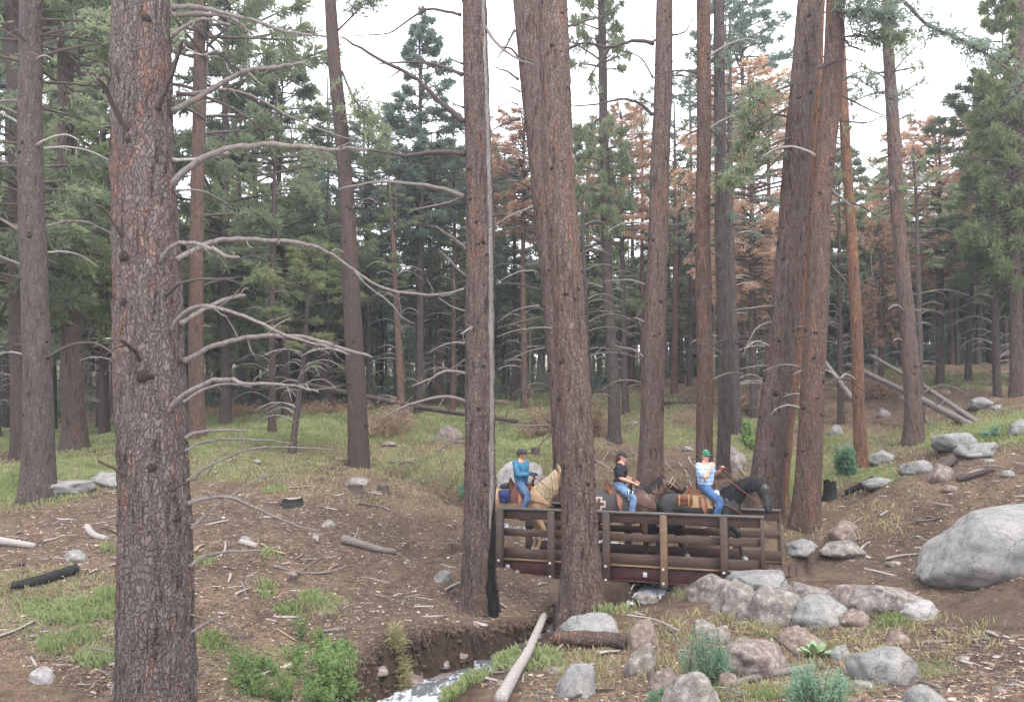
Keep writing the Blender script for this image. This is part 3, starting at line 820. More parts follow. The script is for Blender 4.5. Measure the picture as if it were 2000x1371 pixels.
# --- tree B: leaning pine in front of the bridge; TB2: its neighbour behind the bridge
YB = 14.6
bB = onground(1142, YB)
TB, bB, trB = main_tree('thick leaning pine standing in front of the bridge railing', bB,
    [(1138,1100,YB),(1127,930,YB),(1121,800,YB),(1108,600,YB),(1090,350,YB),(1082,150,YB),(1077,0,YB)], (.62,.54), M_bark_c, 31, seg=48, dz=.06, rough=.04, flare=.5, knots=34, fine=.022, knot_size=.9)
YB2 = 19.9
bB2 = onground(1098, YB2)
TB2, bB2, trB2 = main_tree('red-brown pine leaning behind the bridge, mostly hidden by the thick leaning one', bB2,
    [(1102,900,YB2),(1099,800,YB2),(1087,600,YB2),(1065,400,YB2),(1048,230,YB2),(1032,60,YB2),(1028,0,YB2)], (.50,.76), M_bark_c, 33, seg=34, dz=.1, rough=.04, flare=.4, knots=18)
BRB = [([(1015,232),(990,240),(958,257)],.034),([(1012,155),(990,140),(962,130)],.03),([(1018,125),(1000,97),(975,90),(955,60)],.03),([(1005,60),(985,95),(965,120)],.028),
 ([(1032,310),(1000,292),(962,288)],.022),([(1035,368),(1010,355),(962,358)],.028),([(1040,405),(1000,420),(965,442)],.03),([(1045,446),(1000,443),(965,447)],.016),
 ([(1052,545),(1045,530),(1010,532),(970,553)],.028),([(1052,565),(1010,555),(970,553)],.028),([(1053,597),(1010,605),(970,630)],.024),([(1055,620),(1010,630),(970,642)],.026),
 ([(1075,650),(1070,640),(1010,645),(970,658)],.026),([(1060,661),(1030,668),(1005,695)],.018),([(1062,680),(1030,687),(980,710)],.016),([(1065,762),(1020,760),(1000,775)],.018),
 ([(1072,830),(1020,832),(975,833)],.018),([(1072,852),(1055,868),(1044,884)],.02),([(1016,180),(995,170),(965,175)],.02),([(1012,205),(990,200),(965,215)],.018),
 ([(1098,56),(1140,42),(1185,30)],.03),([(1105,100),(1130,85),(1150,88)],.024),([(1108,260),(1120,252),(1135,255)],.022),([(1120,405),(1140,380),(1166,350)],.018),([(1135,612),(1160,610),(1175,600)],.02)]
for i, (pl, ra) in enumerate(BRB):
    if pl[0][0] < 1080:
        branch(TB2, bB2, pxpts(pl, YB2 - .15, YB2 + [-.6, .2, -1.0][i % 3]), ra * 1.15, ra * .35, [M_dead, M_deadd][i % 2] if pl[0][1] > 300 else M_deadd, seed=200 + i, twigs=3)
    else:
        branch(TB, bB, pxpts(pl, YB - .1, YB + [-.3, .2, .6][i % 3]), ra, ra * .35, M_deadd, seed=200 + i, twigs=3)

# --- other near trunks
def simple_main(label, trail, baseY, basepx, dia, mat, seed, knots=18, branches=(), auto=4, **kw):
    b = onground(basepx, baseY)
    nm = kw.pop('name', 'pine_tree'); blen = kw.pop('blen', 1.6)
    T, b, tr = main_tree(label, b, [(x, y, baseY) for x, y in trail], dia, mat, seed, name=nm, knots=knots, **kw)
    for i, (pl, ra, dy) in enumerate(branches):
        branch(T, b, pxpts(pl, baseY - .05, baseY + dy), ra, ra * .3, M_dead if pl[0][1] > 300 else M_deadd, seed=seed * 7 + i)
    rg = np.random.default_rng(seed)
    for i in range(auto):
        h = rg.uniform(b.z + 2.5, b.z + 12); L = rg.uniform(.4, blen)
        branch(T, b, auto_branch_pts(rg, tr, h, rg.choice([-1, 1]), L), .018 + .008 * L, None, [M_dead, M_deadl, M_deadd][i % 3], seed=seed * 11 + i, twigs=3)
    return T, b, tr
TD = simple_main('tall brown trunk behind the bridge, between the woman and the green-capped man',
    [(1273,860),(1280,600),(1285,400),(1292,200),(1296,0)], 21.5, 1272, (.62,.42), M_bark_c, 41, seg=30, dz=.1, knots=34,
    branches=[([(1277,85),(1235,80),(1190,93),(1150,85),(1108,97)],.06,-.5),([(1192,93),(1172,120),(1155,145),(1138,172)],.035,.0),([(1275,152),(1250,112),(1205,98)],.028,.3),
      ([(1275,225),(1245,200),(1210,195),(1160,205),(1110,206)],.045,-.5),([(1258,557),(1230,547),(1180,550)],.04,-.3),([(1257,698),(1235,683),(1200,675)],.05,-.3),
      ([(1258,630),(1245,622),(1234,622)],.04,.2),([(1280,80),(1265,60),(1245,45)],.02,.3),([(1310,70),(1340,60),(1360,20)],.03,.2),([(1305,440),(1340,437),(1358,435)],.03,.1),([(1300,300),(1325,280),(1345,270)],.02,.4)], auto=6)
TE = simple_main('slim dark straight pine directly behind the man in the green cap',
    [(1376,870),(1376,600),(1375,400),(1374,200),(1373,0)], 20.6, 1378, (.42,.34), M_bark_r, 42, seg=26, dz=.1, knots=26,
    branches=[([(1362,255),(1345,262),(1332,275)],.03,.2),([(1388,255),(1400,265),(1412,285)],.03,.2),([(1362,478),(1345,500),(1330,516)],.03,.4),([(1388,492),(1400,498),(1412,508)],.03,.1),([(1388,680),(1400,683),(1410,690)],.025,.0)], auto=6)
TF = simple_main('pale slim trunk just right of the green-capped rider, close beside the dark one',
    [(1412,850),(1413,600),(1408,400),(1407,200),(1406,0)], 22.5, 1411, (.36,.30), M_bark_g, 43, seg=22, dz=.12, knots=18, auto=8)
TG = simple_main('massive leaning pine behind the black horse head, wider than its neighbours',
    [(1508,850),(1522,700),(1541,500),(1556,300),(1572,100),(1580,0)], 19.6, 1494, (.72,.60), M_bark_c, 44, seg=36, dz=.09, knots=36,
    branches=[([(1512,597),(1480,600),(1435,606)],.035,-.2),([(1508,628),(1475,645),(1448,700)],.03,-.2),([(1500,715),(1470,716),(1445,721)],.028,-.2),([(1555,640),(1600,633),(1632,628)],.04,-.5),
      ([(1550,660),(1580,655),(1600,640)],.03,-.4),([(1575,500),(1590,480),(1605,470)],.05,-.3),([(1565,520),(1545,510),(1533,520)],.04,-.4),([(1530,640),(1550,620),(1570,612)],.035,-.5),
      ([(1530,300),(1500,330),(1470,380)],.03,-.4),([(1553,232),(1500,225),(1465,250)],.035,-.3)], auto=5)
TG2 = simple_main('red-barked leaning stem squeezed right behind the massive leaning pine',
    [(1532,850),(1549,700),(1566,500),(1584,300),(1594,100),(1600,0)], 20.4, 1520, (.40,.34), M_bark_o, 45, seg=24, dz=.12, knots=8, auto=0)
TH = simple_main('reddish pine leaning right at the right bridge end, its foot on the slope',
    [(1578,900),(1588,700),(1600,500),(1612,300),(1624,150),(1630,0)], 18.4, 1571, (.54,.41), M_bark_r, 46, seg=34, dz=.08, knots=44,
    branches=[([(1605,350),(1640,385),(1672,410)],.04,-.3),([(1600,135),(1625,122),(1655,115)],.03,-.5),([(1590,520),(1610,505),(1660,560)],.03,.6),([(1640,60),(1660,90),(1690,100)],.03,.3),
      ([(1612,170),(1650,190),(1700,215),(1740,232)],.03,-.2),([(1638,235),(1690,240),(1720,230)],.025,.2),([(1560,770),(1545,770),(1530,775)],.03,-.1)], auto=6)
TI = simple_main('dark thin pine with two needled limbs left of centre, leaning left',
    [(702,850),(690,600),(678,400),(655,150),(646,0)], 27, 704, (.66,.33), M_bark_d, 47, seg=24, dz=.14, knots=26, auto=9)
TJ = simple_main('nearer grey-brown trunk at the left edge, its foot by a flat rock',
    [(75,850),(68,600),(61,400),(58,200),(60,0)], 18.5, 76, (.62,.46), M_bark_g, 48, seg=34, dz=.1, knots=20, auto=18, blen=2.4)
TK = simple_main('dark trunk at the far left edge half hidden behind a nearer grey one',
    [(38,750),(34,500),(30,300),(25,0)], 26, 40, (.56,.5), M_bark_d, 49, seg=20, dz=.2, knots=6, auto=9)
TL = simple_main('brown trunk standing on green grass between the grey left-edge pine and the huge one',
    [(145,800),(140,600),(132,400),(128,200),(125,0)], 29, 146, (.72,.45), M_bark_c, 50, seg=22, dz=.2, knots=8, auto=14, blen=2.2)
TM = simple_main('brown trunk on the grass seen just right of the huge foreground pine',
    [(384,790),(382,600),(385,400),(388,200),(392,0)], 33, 383, (.62,.42), M_bark_r, 51, seg=20, dz=.2, knots=8, auto=5, blen=2)
TN = simple_main('thin trunk with forked needled crown standing on open ground beyond the woman rider',
    [(1198,780),(1190,600),(1182,400),(1178,200),(1176,0)], 33, 1199, (.48,.3), M_bark_g, 52, seg=18, dz=.2, knots=10, auto=7, blen=2)
TO = simple_main('slender orange-barked pine rising from the slope right of the bridge',
    [(1680,850),(1674,650),(1664,450),(1652,300),(1645,150),(1642,60)], 24, 1682, (.36,.24), M_bark_o, 53, seg=20, dz=.14, knots=8, auto=7, blen=1.4)
TP = simple_main('knotty grey-brown pine right of the orange one, thick limbs near its top',
    [(1786,820),(1772,600),(1758,450),(1745,250),(1736,100),(1732,0)], 28, 1784, (.56,.30), M_bark_c, 54, seg=24, dz=.14, knots=40, auto=8, blen=2)
TQ = simple_main('brown trunk at the right edge of the view with a green crown',
    [(1986,700),(1984,500),(1986,350)], 34, 1985, (.50,.40), M_bark_c, 55, seg=18, dz=.2, knots=16, auto=5, ext=9)

# --- live needled limbs on near trees
def live_branch(root, b, pts, r0, ntuft, seed, mat=None, nl=.2, nw=.028, spread=.45, nper=14):
    rg = np.random.default_rng(seed)
    p = smooth_pts([np.array(tuple(q)) - np.array(tuple(b)) for q in pts], 6); n = len(p)
    wood = MB(); wood.tube(p, np.linspace(r0, r0 * .3, n), 6)
    C, D = [], []
    for _ in range(ntuft):
        u = rg.uniform(.3, 1.0); i = min(int(u * (n - 1)), n - 2); q = p[i]; d = p[i + 1] - p[i]; d /= np.linalg.norm(d)
        o = rg.normal(0, 1, 3) * np.array([1, 1, .6]); o = o / np.linalg.norm(o) * rg.uniform(.1, 1) * spread * (1.25 - u * .6)
        tip = q + o + d * .12
        wood.tube([q, q + o * .5 + np.array([0, 0, .02]), tip], [.014, .009, .005], 3, cap=False)
        C.append(tip); D.append(o / np.linalg.norm(o) * .6 + d * .5)
    V, Q = tufts(np.array(C), np.array(D), nper, nl, nw, rg)
    w = wood.build('live_limb', M_limb, root)
    f = npmesh('needles', V, Q); mobj('needles', f, mat or M_pine, w)
T, b, tr = TH
live_branch(T, b, pxpts([(1625,-10),(1690,-30),(1760,0),(1810,48),(1870,75),(1940,115),(2010,165)], 18.3, 16.0), .06, 90, 1, M_pine_b, spread=.45)
live_branch(T, b, pxpts([(1630,20),(1660,25),(1700,20),(1745,40)], 18.2, 17.2), .045, 110, 2, M_pine_b, spread=.6)
live_branch(T, b, pxpts([(1630,75),(1680,70),(1720,75),(1765,70)], 18.2, 18.0), .03, 70, 3, M_pine, spread=.45)
live_branch(T, b, pxpts([(1600,10),(1620,-20),(1660,-20),(1700,-15)], 18.2, 17.6), .03, 70, 9, M_pine, spread=.55)
live_branch(T, b, pxpts([(1622,180),(1660,150),(1700,170),(1740,195)], 18.4, 19.5), .025, 30, 4, M_pine_b, spread=.4)
T, b, tr = TG
live_branch(T, b, pxpts([(1550,165),(1510,180),(1480,195),(1455,225)], 19.5, 19.0), .035, 60, 5, M_pine, spread=.55)
live_branch(T, b, pxpts([(1545,270),(1505,285),(1460,330),(1420,360)], 19.4, 18.6), .035, 90, 6, M_pine, spread=.5)
live_branch(T, b, pxpts([(1540,210),(1500,235),(1470,260),(1440,300)], 19.4, 19.8), .03, 70, 7, M_pine, spread=.5)
T, b, tr = TI
live_branch(T, b, pxpts([(668,140),(690,190),(720,230),(760,270)], 27, 26), .05, 110, 8, M_pine, spread=.8, nl=.25, nw=.035)
live_branch(T, b, pxpts([(660,60),(690,30),(710,10),(740,0)], 27, 26.5), .04, 60, 10, M_pine, spread=.7, nl=.25, nw=.035)
live_branch(T, b, pxpts([(690,250),(720,270),(745,300),(735,330)], 27, 28), .04, 60, 11, M_pine, spread=.7, nl=.25, nw=.035)
def top_crown(Tt, key, mat, pxc, pyb, pyt, Y, R, rz=0.3):
    T, b, tr = Tt
    lo, hi = P(pxc, pyb, Y), P(pxc, pyt, Y)
    Lz = hi.z - lo.z
    crown_copy(T, key, mat, lo - b, R / 2.4, Lz / 10, rz)
top_crown(TJ, 'e', M_pine, 52, 420, -150, 18.5, 2.6, 1)
top_crown(TK, 'b', M_pine, 30, 600, -200, 26, 3.4, 2)
top_crown(TL, 'b', M_pine_y, 128, 640, -150, 29, 3.2, 3)
top_crown(TM, 'd', M_pine, 388, 560, -150, 33, 3.6, 4)
top_crown(TN, 'b', M_pine, 1178, 450, -60, 33, 1.6, 5)
top_crown(TQ, 'a', M_pine_y, 1986, 560, -60, 34, 2.6, 6)
top_crown(TP, 'e', M_pine, 1740, 420, -50, 28, 1.2, 6)
top_crown(TO, 'e', M_pine_y, 1650, 420, 120, 24, .7, 2)
top_crown(TF, 'e', M_pine_b, 1407, 380, -80, 22.5, 1.2, 2)
# ================================================================== trees further off: trunk + crown each
MSEED = [500]
def mid_tree(label, px, Y, dia, bark, key, cmat, pyc, pyt, R, lean=0, name='pine_tree', twigs=4, group=None):
    MSEED[0] += 1; sd = MSEED[0]; rg = np.random.default_rng(sd)
    b = onground(px, Y)
    top = P(px + lean, pyt, Y)
    if top.z < b.z + 3: top.z = b.z + 3
    root = empty(name, b, label, 'tree', group)
    pts = [Vector((b.x, b.y, b.z - .4)), b, b.lerp(top, .5) + Vector((rg.uniform(-.15, .15), 0, 0)), top]
    o, tr = make_trunk(root, b, pts, [dia / 2, dia / 2, dia * .36, dia * .1 if key else dia * .2], bark, sd, seg=12, dz=.5, rough=.05, knots=5, flare=.4)
    if key:
        lo = P(px + lean * (860 - pyc) / 800, pyc, Y)
        Lz = (top.z - lo.z) * 1.03
        crown_copy(root, key, cmat, (tr[1][int(len(tr[1]) * .6)] - b.x, tr[2][int(len(tr[2]) * .6)] - b.y, lo.z - b.z), R / 2.4 * 1.32, Lz / 10, rg.uniform(0, 6))
    # dry lower limbs, one mesh
    mb = MB(); tz = tr[0]; mb.tube([(tr[1][q] - b.x, tr[2][q] - b.y, tz[q] - b.z) for q in range(2, len(tz) - 2, 3)], .01, 4, cap=False)
    for k in range(twigs * 6):
        h = rg.uniform(b.z + 1.2, min(top.z - 1, P(px, pyc - 60, Y).z if key else top.z - .5)) if top.z > b.z + 4 else b.z + 2
        p = auto_branch_pts(rg, tr, h, rg.choice([-1, 1]), rg.uniform(.4, 1.9))
        p = smooth_pts([np.array(tuple(q)) - np.array(tuple(b)) for q in p], 3)
        mb.tube(p, np.linspace(.03, .009, len(p)), 4, cap=False)
    mb.build('dry_limbs', M_dead if sd % 2 else M_deadl, root)
    return root
MT = [
 ('tapering pale green pine against the sky, left of the straight brown bridge pine', 818, 47, .5, M_bark_g, 'a', M_pine_b, 470, 48, 2.9, 0),
 ('bushy green pine behind the long arching branches, its rounded edge against the white sky', 560, 44, .5, M_bark_d, 'b', M_pine, 620, 150, 3.6, -20),
 ('tall full green pine just right of the huge foreground trunk', 440, 40, .55, M_bark_g, 'b', M_pine, 640, -60, 4.0, 0),
 ('green pine crown filling the gap left of the huge foreground trunk', 205, 38, .45, M_bark_d, 'a', M_pine, 700, -60, 4.2, 0),
 ('dense pine crown in the top left corner behind the grey left-edge trunks', 100, 42, .5, M_bark_d, 'b', M_pine_b, 690, -90, 4.4, 0),
 ('green pine at the far left edge, behind the dark half-hidden trunk', -10, 40, .5, M_bark_d, 'd', M_pine, 740, -60, 4.4, 0),
 ('dark thin trunk on the grass left of the leaning dark pine, top hidden in green', 531, 36, .34, M_bark_d, 'e', M_pine, 560, 160, 2.0, 8),
 ('short leaning young pine with yellow-green foliage in the meadow', 569, 30, .26, M_bark_g, 'd', M_pine_y, 740, 480, 1.5, 42),
 ('young feathery green pine close behind the left side of the leaning dark pine', 640, 46, .3, M_bark_d, 'd', M_pine_y, 760, 400, 2.4, 0),
 ('thin reddish trunk standing between the leaning dark pine and the straight brown pine', 786, 42, .46, M_bark_r, 'e', M_pine_y, 560, 350, 1.5, -26),
 ('grey trunk with a drooping crown, right beside the thin reddish one', 818, 50, .5, M_bark_g, 'd', M_pine, 620, 300, 2.6, -6),
 ('reddish-brown trunk low in the background left of the straight brown bridge pine', 858, 52, .5, M_bark_r, 'b', M_pine, 640, 300, 2.6, 2),
 ('thin blackened trunk on the meadow edge right of the leaning dark pine', 745, 56, .36, M_char, 'c', M_pine_b, 620, 360, 2.6, 0),
 ('narrow grey trunk close behind the leaning dark pine, on its right', 722, 50, .4, M_bark_g, 'c', M_pine_b, 600, 240, 2.6, -12),
 ('slender trunk seen in the gap between the two central pines', 1004, 52, .42, M_bark_d, 'b', M_pine_b, 600, 330, 2.6, 0),
 ('rust-brown dead-needled tree showing between the two central pines', 1025, 46, .4, M_bark_r, 'rust', M_rust, 470, 230, 2.4, 0),
 ('grey bare snag standing behind the right side of the thick leaning pine', 1150, 28, .24, M_bark_g, None, None, 600, 380, 0, -14),
 ('rust-needled dying pine beside the forked green one, behind the woman rider', 1222, 42, .36, M_bark_g, 'rust', M_rust, 480, 220, 1.7, -8),
 ('green pine whose crown fills the space left of the tall trunk behind the riders', 1150, 50, .4, M_bark_d, 'a', M_pine, 640, 260, 3.0, 0),
 ('low green pine right of the tall trunk behind the riders', 1330, 52, .36, M_bark_d, 'c', M_pine, 640, 330, 3.0, 0),
 ('thin reddish trunk far behind, just right of the tall trunk behind the riders', 1317, 46, .4, M_bark_r, 'e', M_pine, 500, 200, 1.6, 0),
 ('pale grey trunk on the slope, first right of the pale slim one', 1440, 33, .42, M_bark_g, 'e', M_pine_b, 460, 30, 1.9, -14),
 ('thin grey trunk in front of the orange-brown dead crown', 1473, 38, .36, M_bark_g, 'rust', M_rust, 620, 150, 2.5, 0),
 ('orange-brown dead pine left of the massive leaning pine', 1510, 44, .4, M_bark_r, 'rust2', M_rust, 640, 190, 2.8, -8),
 ('blue-green pine top right of the pale slim trunk, against the sky', 1450, 50, .4, M_bark_g, 'c', M_pine_b, 300, -20, 2.4, 0),
 ('green pine behind the orange-barked pine, low and bushy', 1660, 54, .36, M_bark_d, 'a', M_pine, 640, 300, 3.2, 0),
 ('thin grey trunk by the root of the fallen logs', 1642, 36, .30, M_bark_d, 'e', M_pine, 560, 330, 1.4, -3),
 ('slim bare pale pole standing behind the fallen logs', 1711, 46, .24, M_bare, None, None, 600, 478, 0, -10),
 ('orange-needled dead tree between the orange-barked pine and the knotty grey-brown one', 1722, 42, .34, M_bark_r, 'rust2', M_rust, 680, 430, 1.0, 4),
 ('wide rust-coloured dead pine right of the knotty grey-brown pine', 1835, 44, .42, M_bark_g, 'rust', M_rust, 560, 250, 3.0, 0),
 ('grey stem standing close behind the knotty grey-brown pine, on its right', 1797, 33, .28, M_bark_g, 'e', M_pine, 520, 290, 1.2, -12),
 ('slender dark leaning trunk at right under a green crown', 1950, 37, .36, M_bark_d, 'b', M_pine, 560, 150, 2.3, -14),
 ('short grey leaning trunk in the right background', 1890, 43, .34, M_bark_g, 'e', M_pine_b, 560, 420, 1.6, 10),
 ('dark green pine at the right edge, crown reaching the top of the view', 2030, 40, .45, M_bark_d, 'a', M_pine_y, 620, -60, 3.2, 0),
 ('dense green pine behind the slender leaning trunk at right', 1935, 52, .4, M_bark_d, 'a', M_pine, 640, 200, 3.0, 0),
 ('reddish thin trunk right of the wide rust-coloured dead pine', 1858, 50, .34, M_bark_r, 'c', M_pine, 600, 380, 2.6, 0),
 ('far thin grey trunk in the shade at left, between two brown trunks', 196, 44, .4, M_bark_d, 'd', M_pine, 660, 200, 3.2, 2),
 ('far dark trunk just right of the brown trunk on the grass beyond the huge pine', 430, 60, .5, M_bark_d, 'a', M_pine, 700, 250, 3.6, 0),
 ('green pine with lifted limbs behind the dark thin trunk on the grass', 500, 56, .5, M_bark_d, 'c', M_pine_y, 720, 260, 3.6, 0),
 ('spruce-like dark pine low behind the meadow, left of the leaning dark pine', 610, 60, .5, M_bark_d, 'a', M_pine_b, 740, 330, 3.6, 0),
 ('grey-green pine behind the slender trunk in the central gap', 985, 62, .5, M_bark_d, 'a', M_pine, 700, 310, 3.4, 0),
 ('green pine filling in right of the straight brown bridge pine, far off', 900, 60, .5, M_bark_d, 'c', M_pine, 700, 300, 3.4, 0),
 ('reddish trunk deep in the wood between the forked pine and the tall trunk', 1235, 56, .4, M_bark_r, 'd', M_pine, 560, 300, 2.8, 0),
 ('dark pine deep in the wood behind the slim dark straight trunk', 1385, 60, .4, M_bark_d, 'c', M_pine, 700, 360, 3.2, 0),
 ('leafy green pine beyond the red-barked leaning stem', 1590, 56, .4, M_bark_d, 'c', M_pine, 660, 360, 3.0, 0),
 ('thin straight brown trunk in the wood right of the grey trunk with drooping crown', 885, 48, .32, M_bark_r, 'e', M_pine_y, 520, 200, 1.6, 0),
 ('thin dark trunk in the wood behind the drooping grey-trunked pine', 840, 55, .34, M_bark_d, 'e', M_pine, 520, 260, 1.8, 4),
 ('slim grey trunk standing at the meadow edge just right of the huge foreground pine', 470, 50, .36, M_bark_g, 'e', M_pine, 500, 120, 1.9, 0),
 ('slim dark trunk in the shade left of the leaning dark pine', 650, 52, .36, M_bark_d, 'e', M_pine_y, 520, 150, 1.9, -10),
 ('slim brown trunk in the far wood right of the forked green pine', 1255, 50, .3, M_bark_r, 'e', M_pine, 480, 150, 1.6, 0),
 ('straight grey trunk in the far wood between the tall and the slim dark trunks', 1345, 48, .3, M_bark_g, 'e', M_pine_b, 470, 120, 1.6, 3),
 ('thin dark trunk far behind, between the slim dark one and the grey slope one', 1425, 52, .32, M_bark_d, 'e', M_pine, 520, 180, 1.7, 0),
 ('straight dark trunk in the far wood right of the pale pole', 1760, 52, .34, M_bark_d, 'e', M_pine, 500, 260, 1.6, 0),
 ('thin straight grey trunk right of the short grey leaning one', 1910, 50, .3, M_bark_g, 'e', M_pine, 520, 280, 1.6, 0),
 ('thin dark trunk at the back, left of the brown right-edge trunk', 1965, 50, .32, M_bark_d, 'e', M_pine, 500, 220, 1.6, -4),
 ('dark slender trunk deep behind the far left trunks', 12, 50, .4, M_bark_d, 'e', M_pine, 560, 100, 2.0, 0),
 ('dark trunk in the wood between the brown grass-side trunk and the huge pine', 240, 50, .4, M_bark_d, 'e', M_pine, 560, 100, 2.0, 0),
 ('far green pine between the knotty pine and the pale pole', 1745, 60, .4, M_bark_d, 'a', M_pine_y, 640, 340, 3.2, 0),
]
for m in MT:
    mid_tree(m[0], m[1], m[2], m[3], m[4], m[5], m[6], m[7], m[8], m[9], lean=m[10])

# ------------------------------------------------------------------ the far wood that reads as one mass
def far_wood():
    rg = np.random.default_rng(77)
    low = {}
    for k, kw in enumerate([dict(prof='cone'), dict(prof='col'), dict(prof='oval'), dict(prof='cone', sparse=.2)]):
        V, Q, w = crown_arrays(900 + k, nb=90, ntw=14, nper=6, nl=.55, nw=.15, gap=.4, **kw)
        low[k] = (V, Q)
    mats = [M_pine, M_pine_y, M_pine_b, M_bark_f, M_bark_g]
    mb = MB()
    n = 0
    for row, (dist, cnt, hmin, hmax) in enumerate([(64, 26, 8, 14), (74, 34, 9, 15), (86, 38, 10, 16), (100, 40, 11, 17), (120, 40, 12, 18), (145, 44, 12, 17)]):
        for i in range(cnt):
            a = (i + rg.uniform(.1, .9)) / cnt * 1.75 - .875
            r = dist * rg.uniform(.93, 1.07)
            x, y = r * math.sin(a), r * math.cos(a)
            z = h1(x, y); h = rg.uniform(hmin, hmax) * (1.08 if -.6 < a < -.2 else .95)
            V, Q = low[int(rg.integers(4))]
            cb = h * rg.uniform(.15, .5); s = rg.uniform(.9, 1.3) * 1.15; rz = rg.uniform(0, 6.3)
            W = V.copy(); W[:, :2] = V[:, :2] @ np.array([[math.cos(rz), math.sin(rz)], [-math.sin(rz), math.cos(rz)]]) * s
            W[:, 2] = V[:, 2] / 10 * (h - cb) + cb
            W += np.array([x, y, z])
            mb.add(W, Q, m=int(rg.choice([0, 0, 1, 2])))
            dd = rg.uniform(.12, .24)
            mb.tube([(x, y, z - .3), (x, y, z + .2), (x + rg.uniform(-.3, .3), y, z + h * .95)], [dd * 1.3, dd, .05], 6, m=3 + int(rg.random() < .4), cap=False)
        # bare stems between
        for i in range(int(cnt * 3.2)):
            a = rg.uniform(-.875, .875); r = dist * rg.uniform(.88, 1.05)
            x, y = r * math.sin(a), r * math.cos(a); z = h1(x, y); h = rg.uniform(7, 13); dd = rg.uniform(.08, .2)
            mb.tube([(x, y, z - .3), (x, y, z + .2), (x + rg.uniform(-.5, .5), y, z + h)], [dd * 1.3, dd, dd * .4], 6, m=3 + int(rg.random() < .5), cap=False)
            for q in range(7):
                hh = rg.uniform(1, h * .9); aa = rg.uniform(0, 6.3); L = rg.uniform(.5, 1.8)
                p0 = np.array([x, y, z + hh]); d = np.array([math.cos(aa), math.sin(aa), rg.uniform(-.2, .3)])
                mb.tube([p0, p0 + d * L * .6, p0 + d * L - np.array([0, 0, .15 * L])], [.028, .02, .01], 3, m=3 + int(q % 2), cap=False)
    o = mb.build('distant_forest', mats)
    tag(o, 'distant green pine wood closing the view behind the meadow and slope', 'forest', kind='stuff')
far_wood()

# ------------------------------------------------------------------ undergrowth of the far edge
def edge_scrub():
    rg = np.random.default_rng(5); mb = MB()
    for i in range(420):
        a = rg.uniform(-.8, .8); r = rg.uniform(56, 92); x, y = r * math.sin(a), r * math.cos(a); z = h1(x, y)
        s = rg.uniform(.5, 2.3); n = int(60 * s)
        C = np.stack([x + rg.normal(0, s * .5, n), y + rg.normal(0, s * .4, n), z + np.abs(rg.normal(.2, s * .5, n))], 1)
        V, Q = tufts(C, np.tile([0, 0, 1.], (n, 1)), 6, .35, .09, rg)
        mb.add(V, Q, m=int(rg.choice([0, 1, 2])))
    tag(mb.build('forest_undergrowth', [M_pine, M_pine_b, M_pine_y]), 'low green undergrowth along the edge of the far wood', 'undergrowth', kind='stuff')
edge_scrub()
# ================================================================== rocks
def mat_rock(name, c0, c1, c2, sc=1.0, lich=.4):
    t = NT(name).set(Roughness=.9)
    t.b.inputs['Specular IOR Level'].default_value = .2
    v = t.mapping((1, 1, 1))
    n1 = t.noise(v, 2.5 * sc, 5, .65); n2 = t.noise(v, 60, 3, .7); n3 = t.noise(v, 11 * sc, 6, .7)
    c = t.mix(t.ramp(n1, [(.35, 0.0), (.65, 1.0)]), c0, c1)
    c = t.mix(t.math('MULTIPLY', t.ramp(n3, [(.52, 0.0), (.62, 1.0)]), lich), c, c2)
    c = t.mix(.6, c, t.ramp(n2, [(.3, .5), (.7, 1.5)]), 'MULTIPLY')
    c = t.mix(.6, c, t.ramp(n3, [(.3, .4), (.6, 1.3)]), 'MULTIPLY')
    ck = t.voro(t.warp(v, 2.5, .5), 1.6 * sc).outputs['Distance']; c = t.mix(t.ramp(ck, [(.0, .7), (.012, 0.0)]), c, (.05, .045, .04))
    t.color(c); t.bump(t.math('ADD', n3, t.math('MULTIPLY', n2, .3)), .7, .03)
    return t.m
M_rockg = mat_rock('granite_grey', (.15, .15, .142), (.25, .242, .225), (.10, .10, .092))
M_rockp = mat_rock('granite_pinkish', (.125, .106, .093), (.225, .20, .178), (.29, .27, .245))
M_rockd = mat_rock('granite_dark', (.12, .095, .085), (.22, .175, .155), (.28, .25, .23))
M_rockb = mat_rock('granite_brown', (.135, .098, .082), (.21, .16, .135), (.27, .23, .21))
M_rockl = mat_rock('granite_pale', (.22, .205, .195), (.32, .30, .285), (.17, .16, .155))
def rock_mesh(seed, sx, sy, sz, sub=4, rough=.22, facet=5, flat=0.0):
    bm = bmesh.new(); bmesh.ops.create_icosphere(bm, subdivisions=sub, radius=1.0)
    V = np.array([v.co[:] for v in bm.verts]); F = [[v.index for v in f.verts] for f in bm.faces]; bm.free()
    rg = np.random.default_rng(seed)
    V = np.sign(V) * np.abs(V) ** .82; V /= np.linalg.norm(V, axis=1)[:, None] ** .5
    for _ in range(facet + 4):       # shear off planes
        n = rg.normal(0, 1, 3); n[2] = abs(n[2]) * .8; n /= np.linalg.norm(n); d = rg.uniform(.55, .9)
        k = V @ n; over = np.clip(k - d, 0, None); V -= over[:, None] * n * .86
    N = V / (np.linalg.norm(V, axis=1)[:, None])
    V = V * (1 + rough * .35 * fbm(N[:, 0] * 1.5, N[:, 1] * 1.5, N[:, 2] * 1.5, seed, 3) + rough * .2 * fbm(N[:, 0] * 5, N[:, 1] * 5, N[:, 2] * 5, seed + 3, 4)
             - rough * .5 * np.clip(.12 - np.abs(vnoise(N[:, 0] * 2.2, N[:, 1] * 2.2, N[:, 2] * 2.2, seed + 8)), 0, .12) )[:, None]
    V = V / np.abs(V).max(0)
    V = V * np.array([sx, sy, sz])
    V[:, 2] = np.maximum(V[:, 2], -sz * .7)
    return npmesh('rock', V, np.array(F))
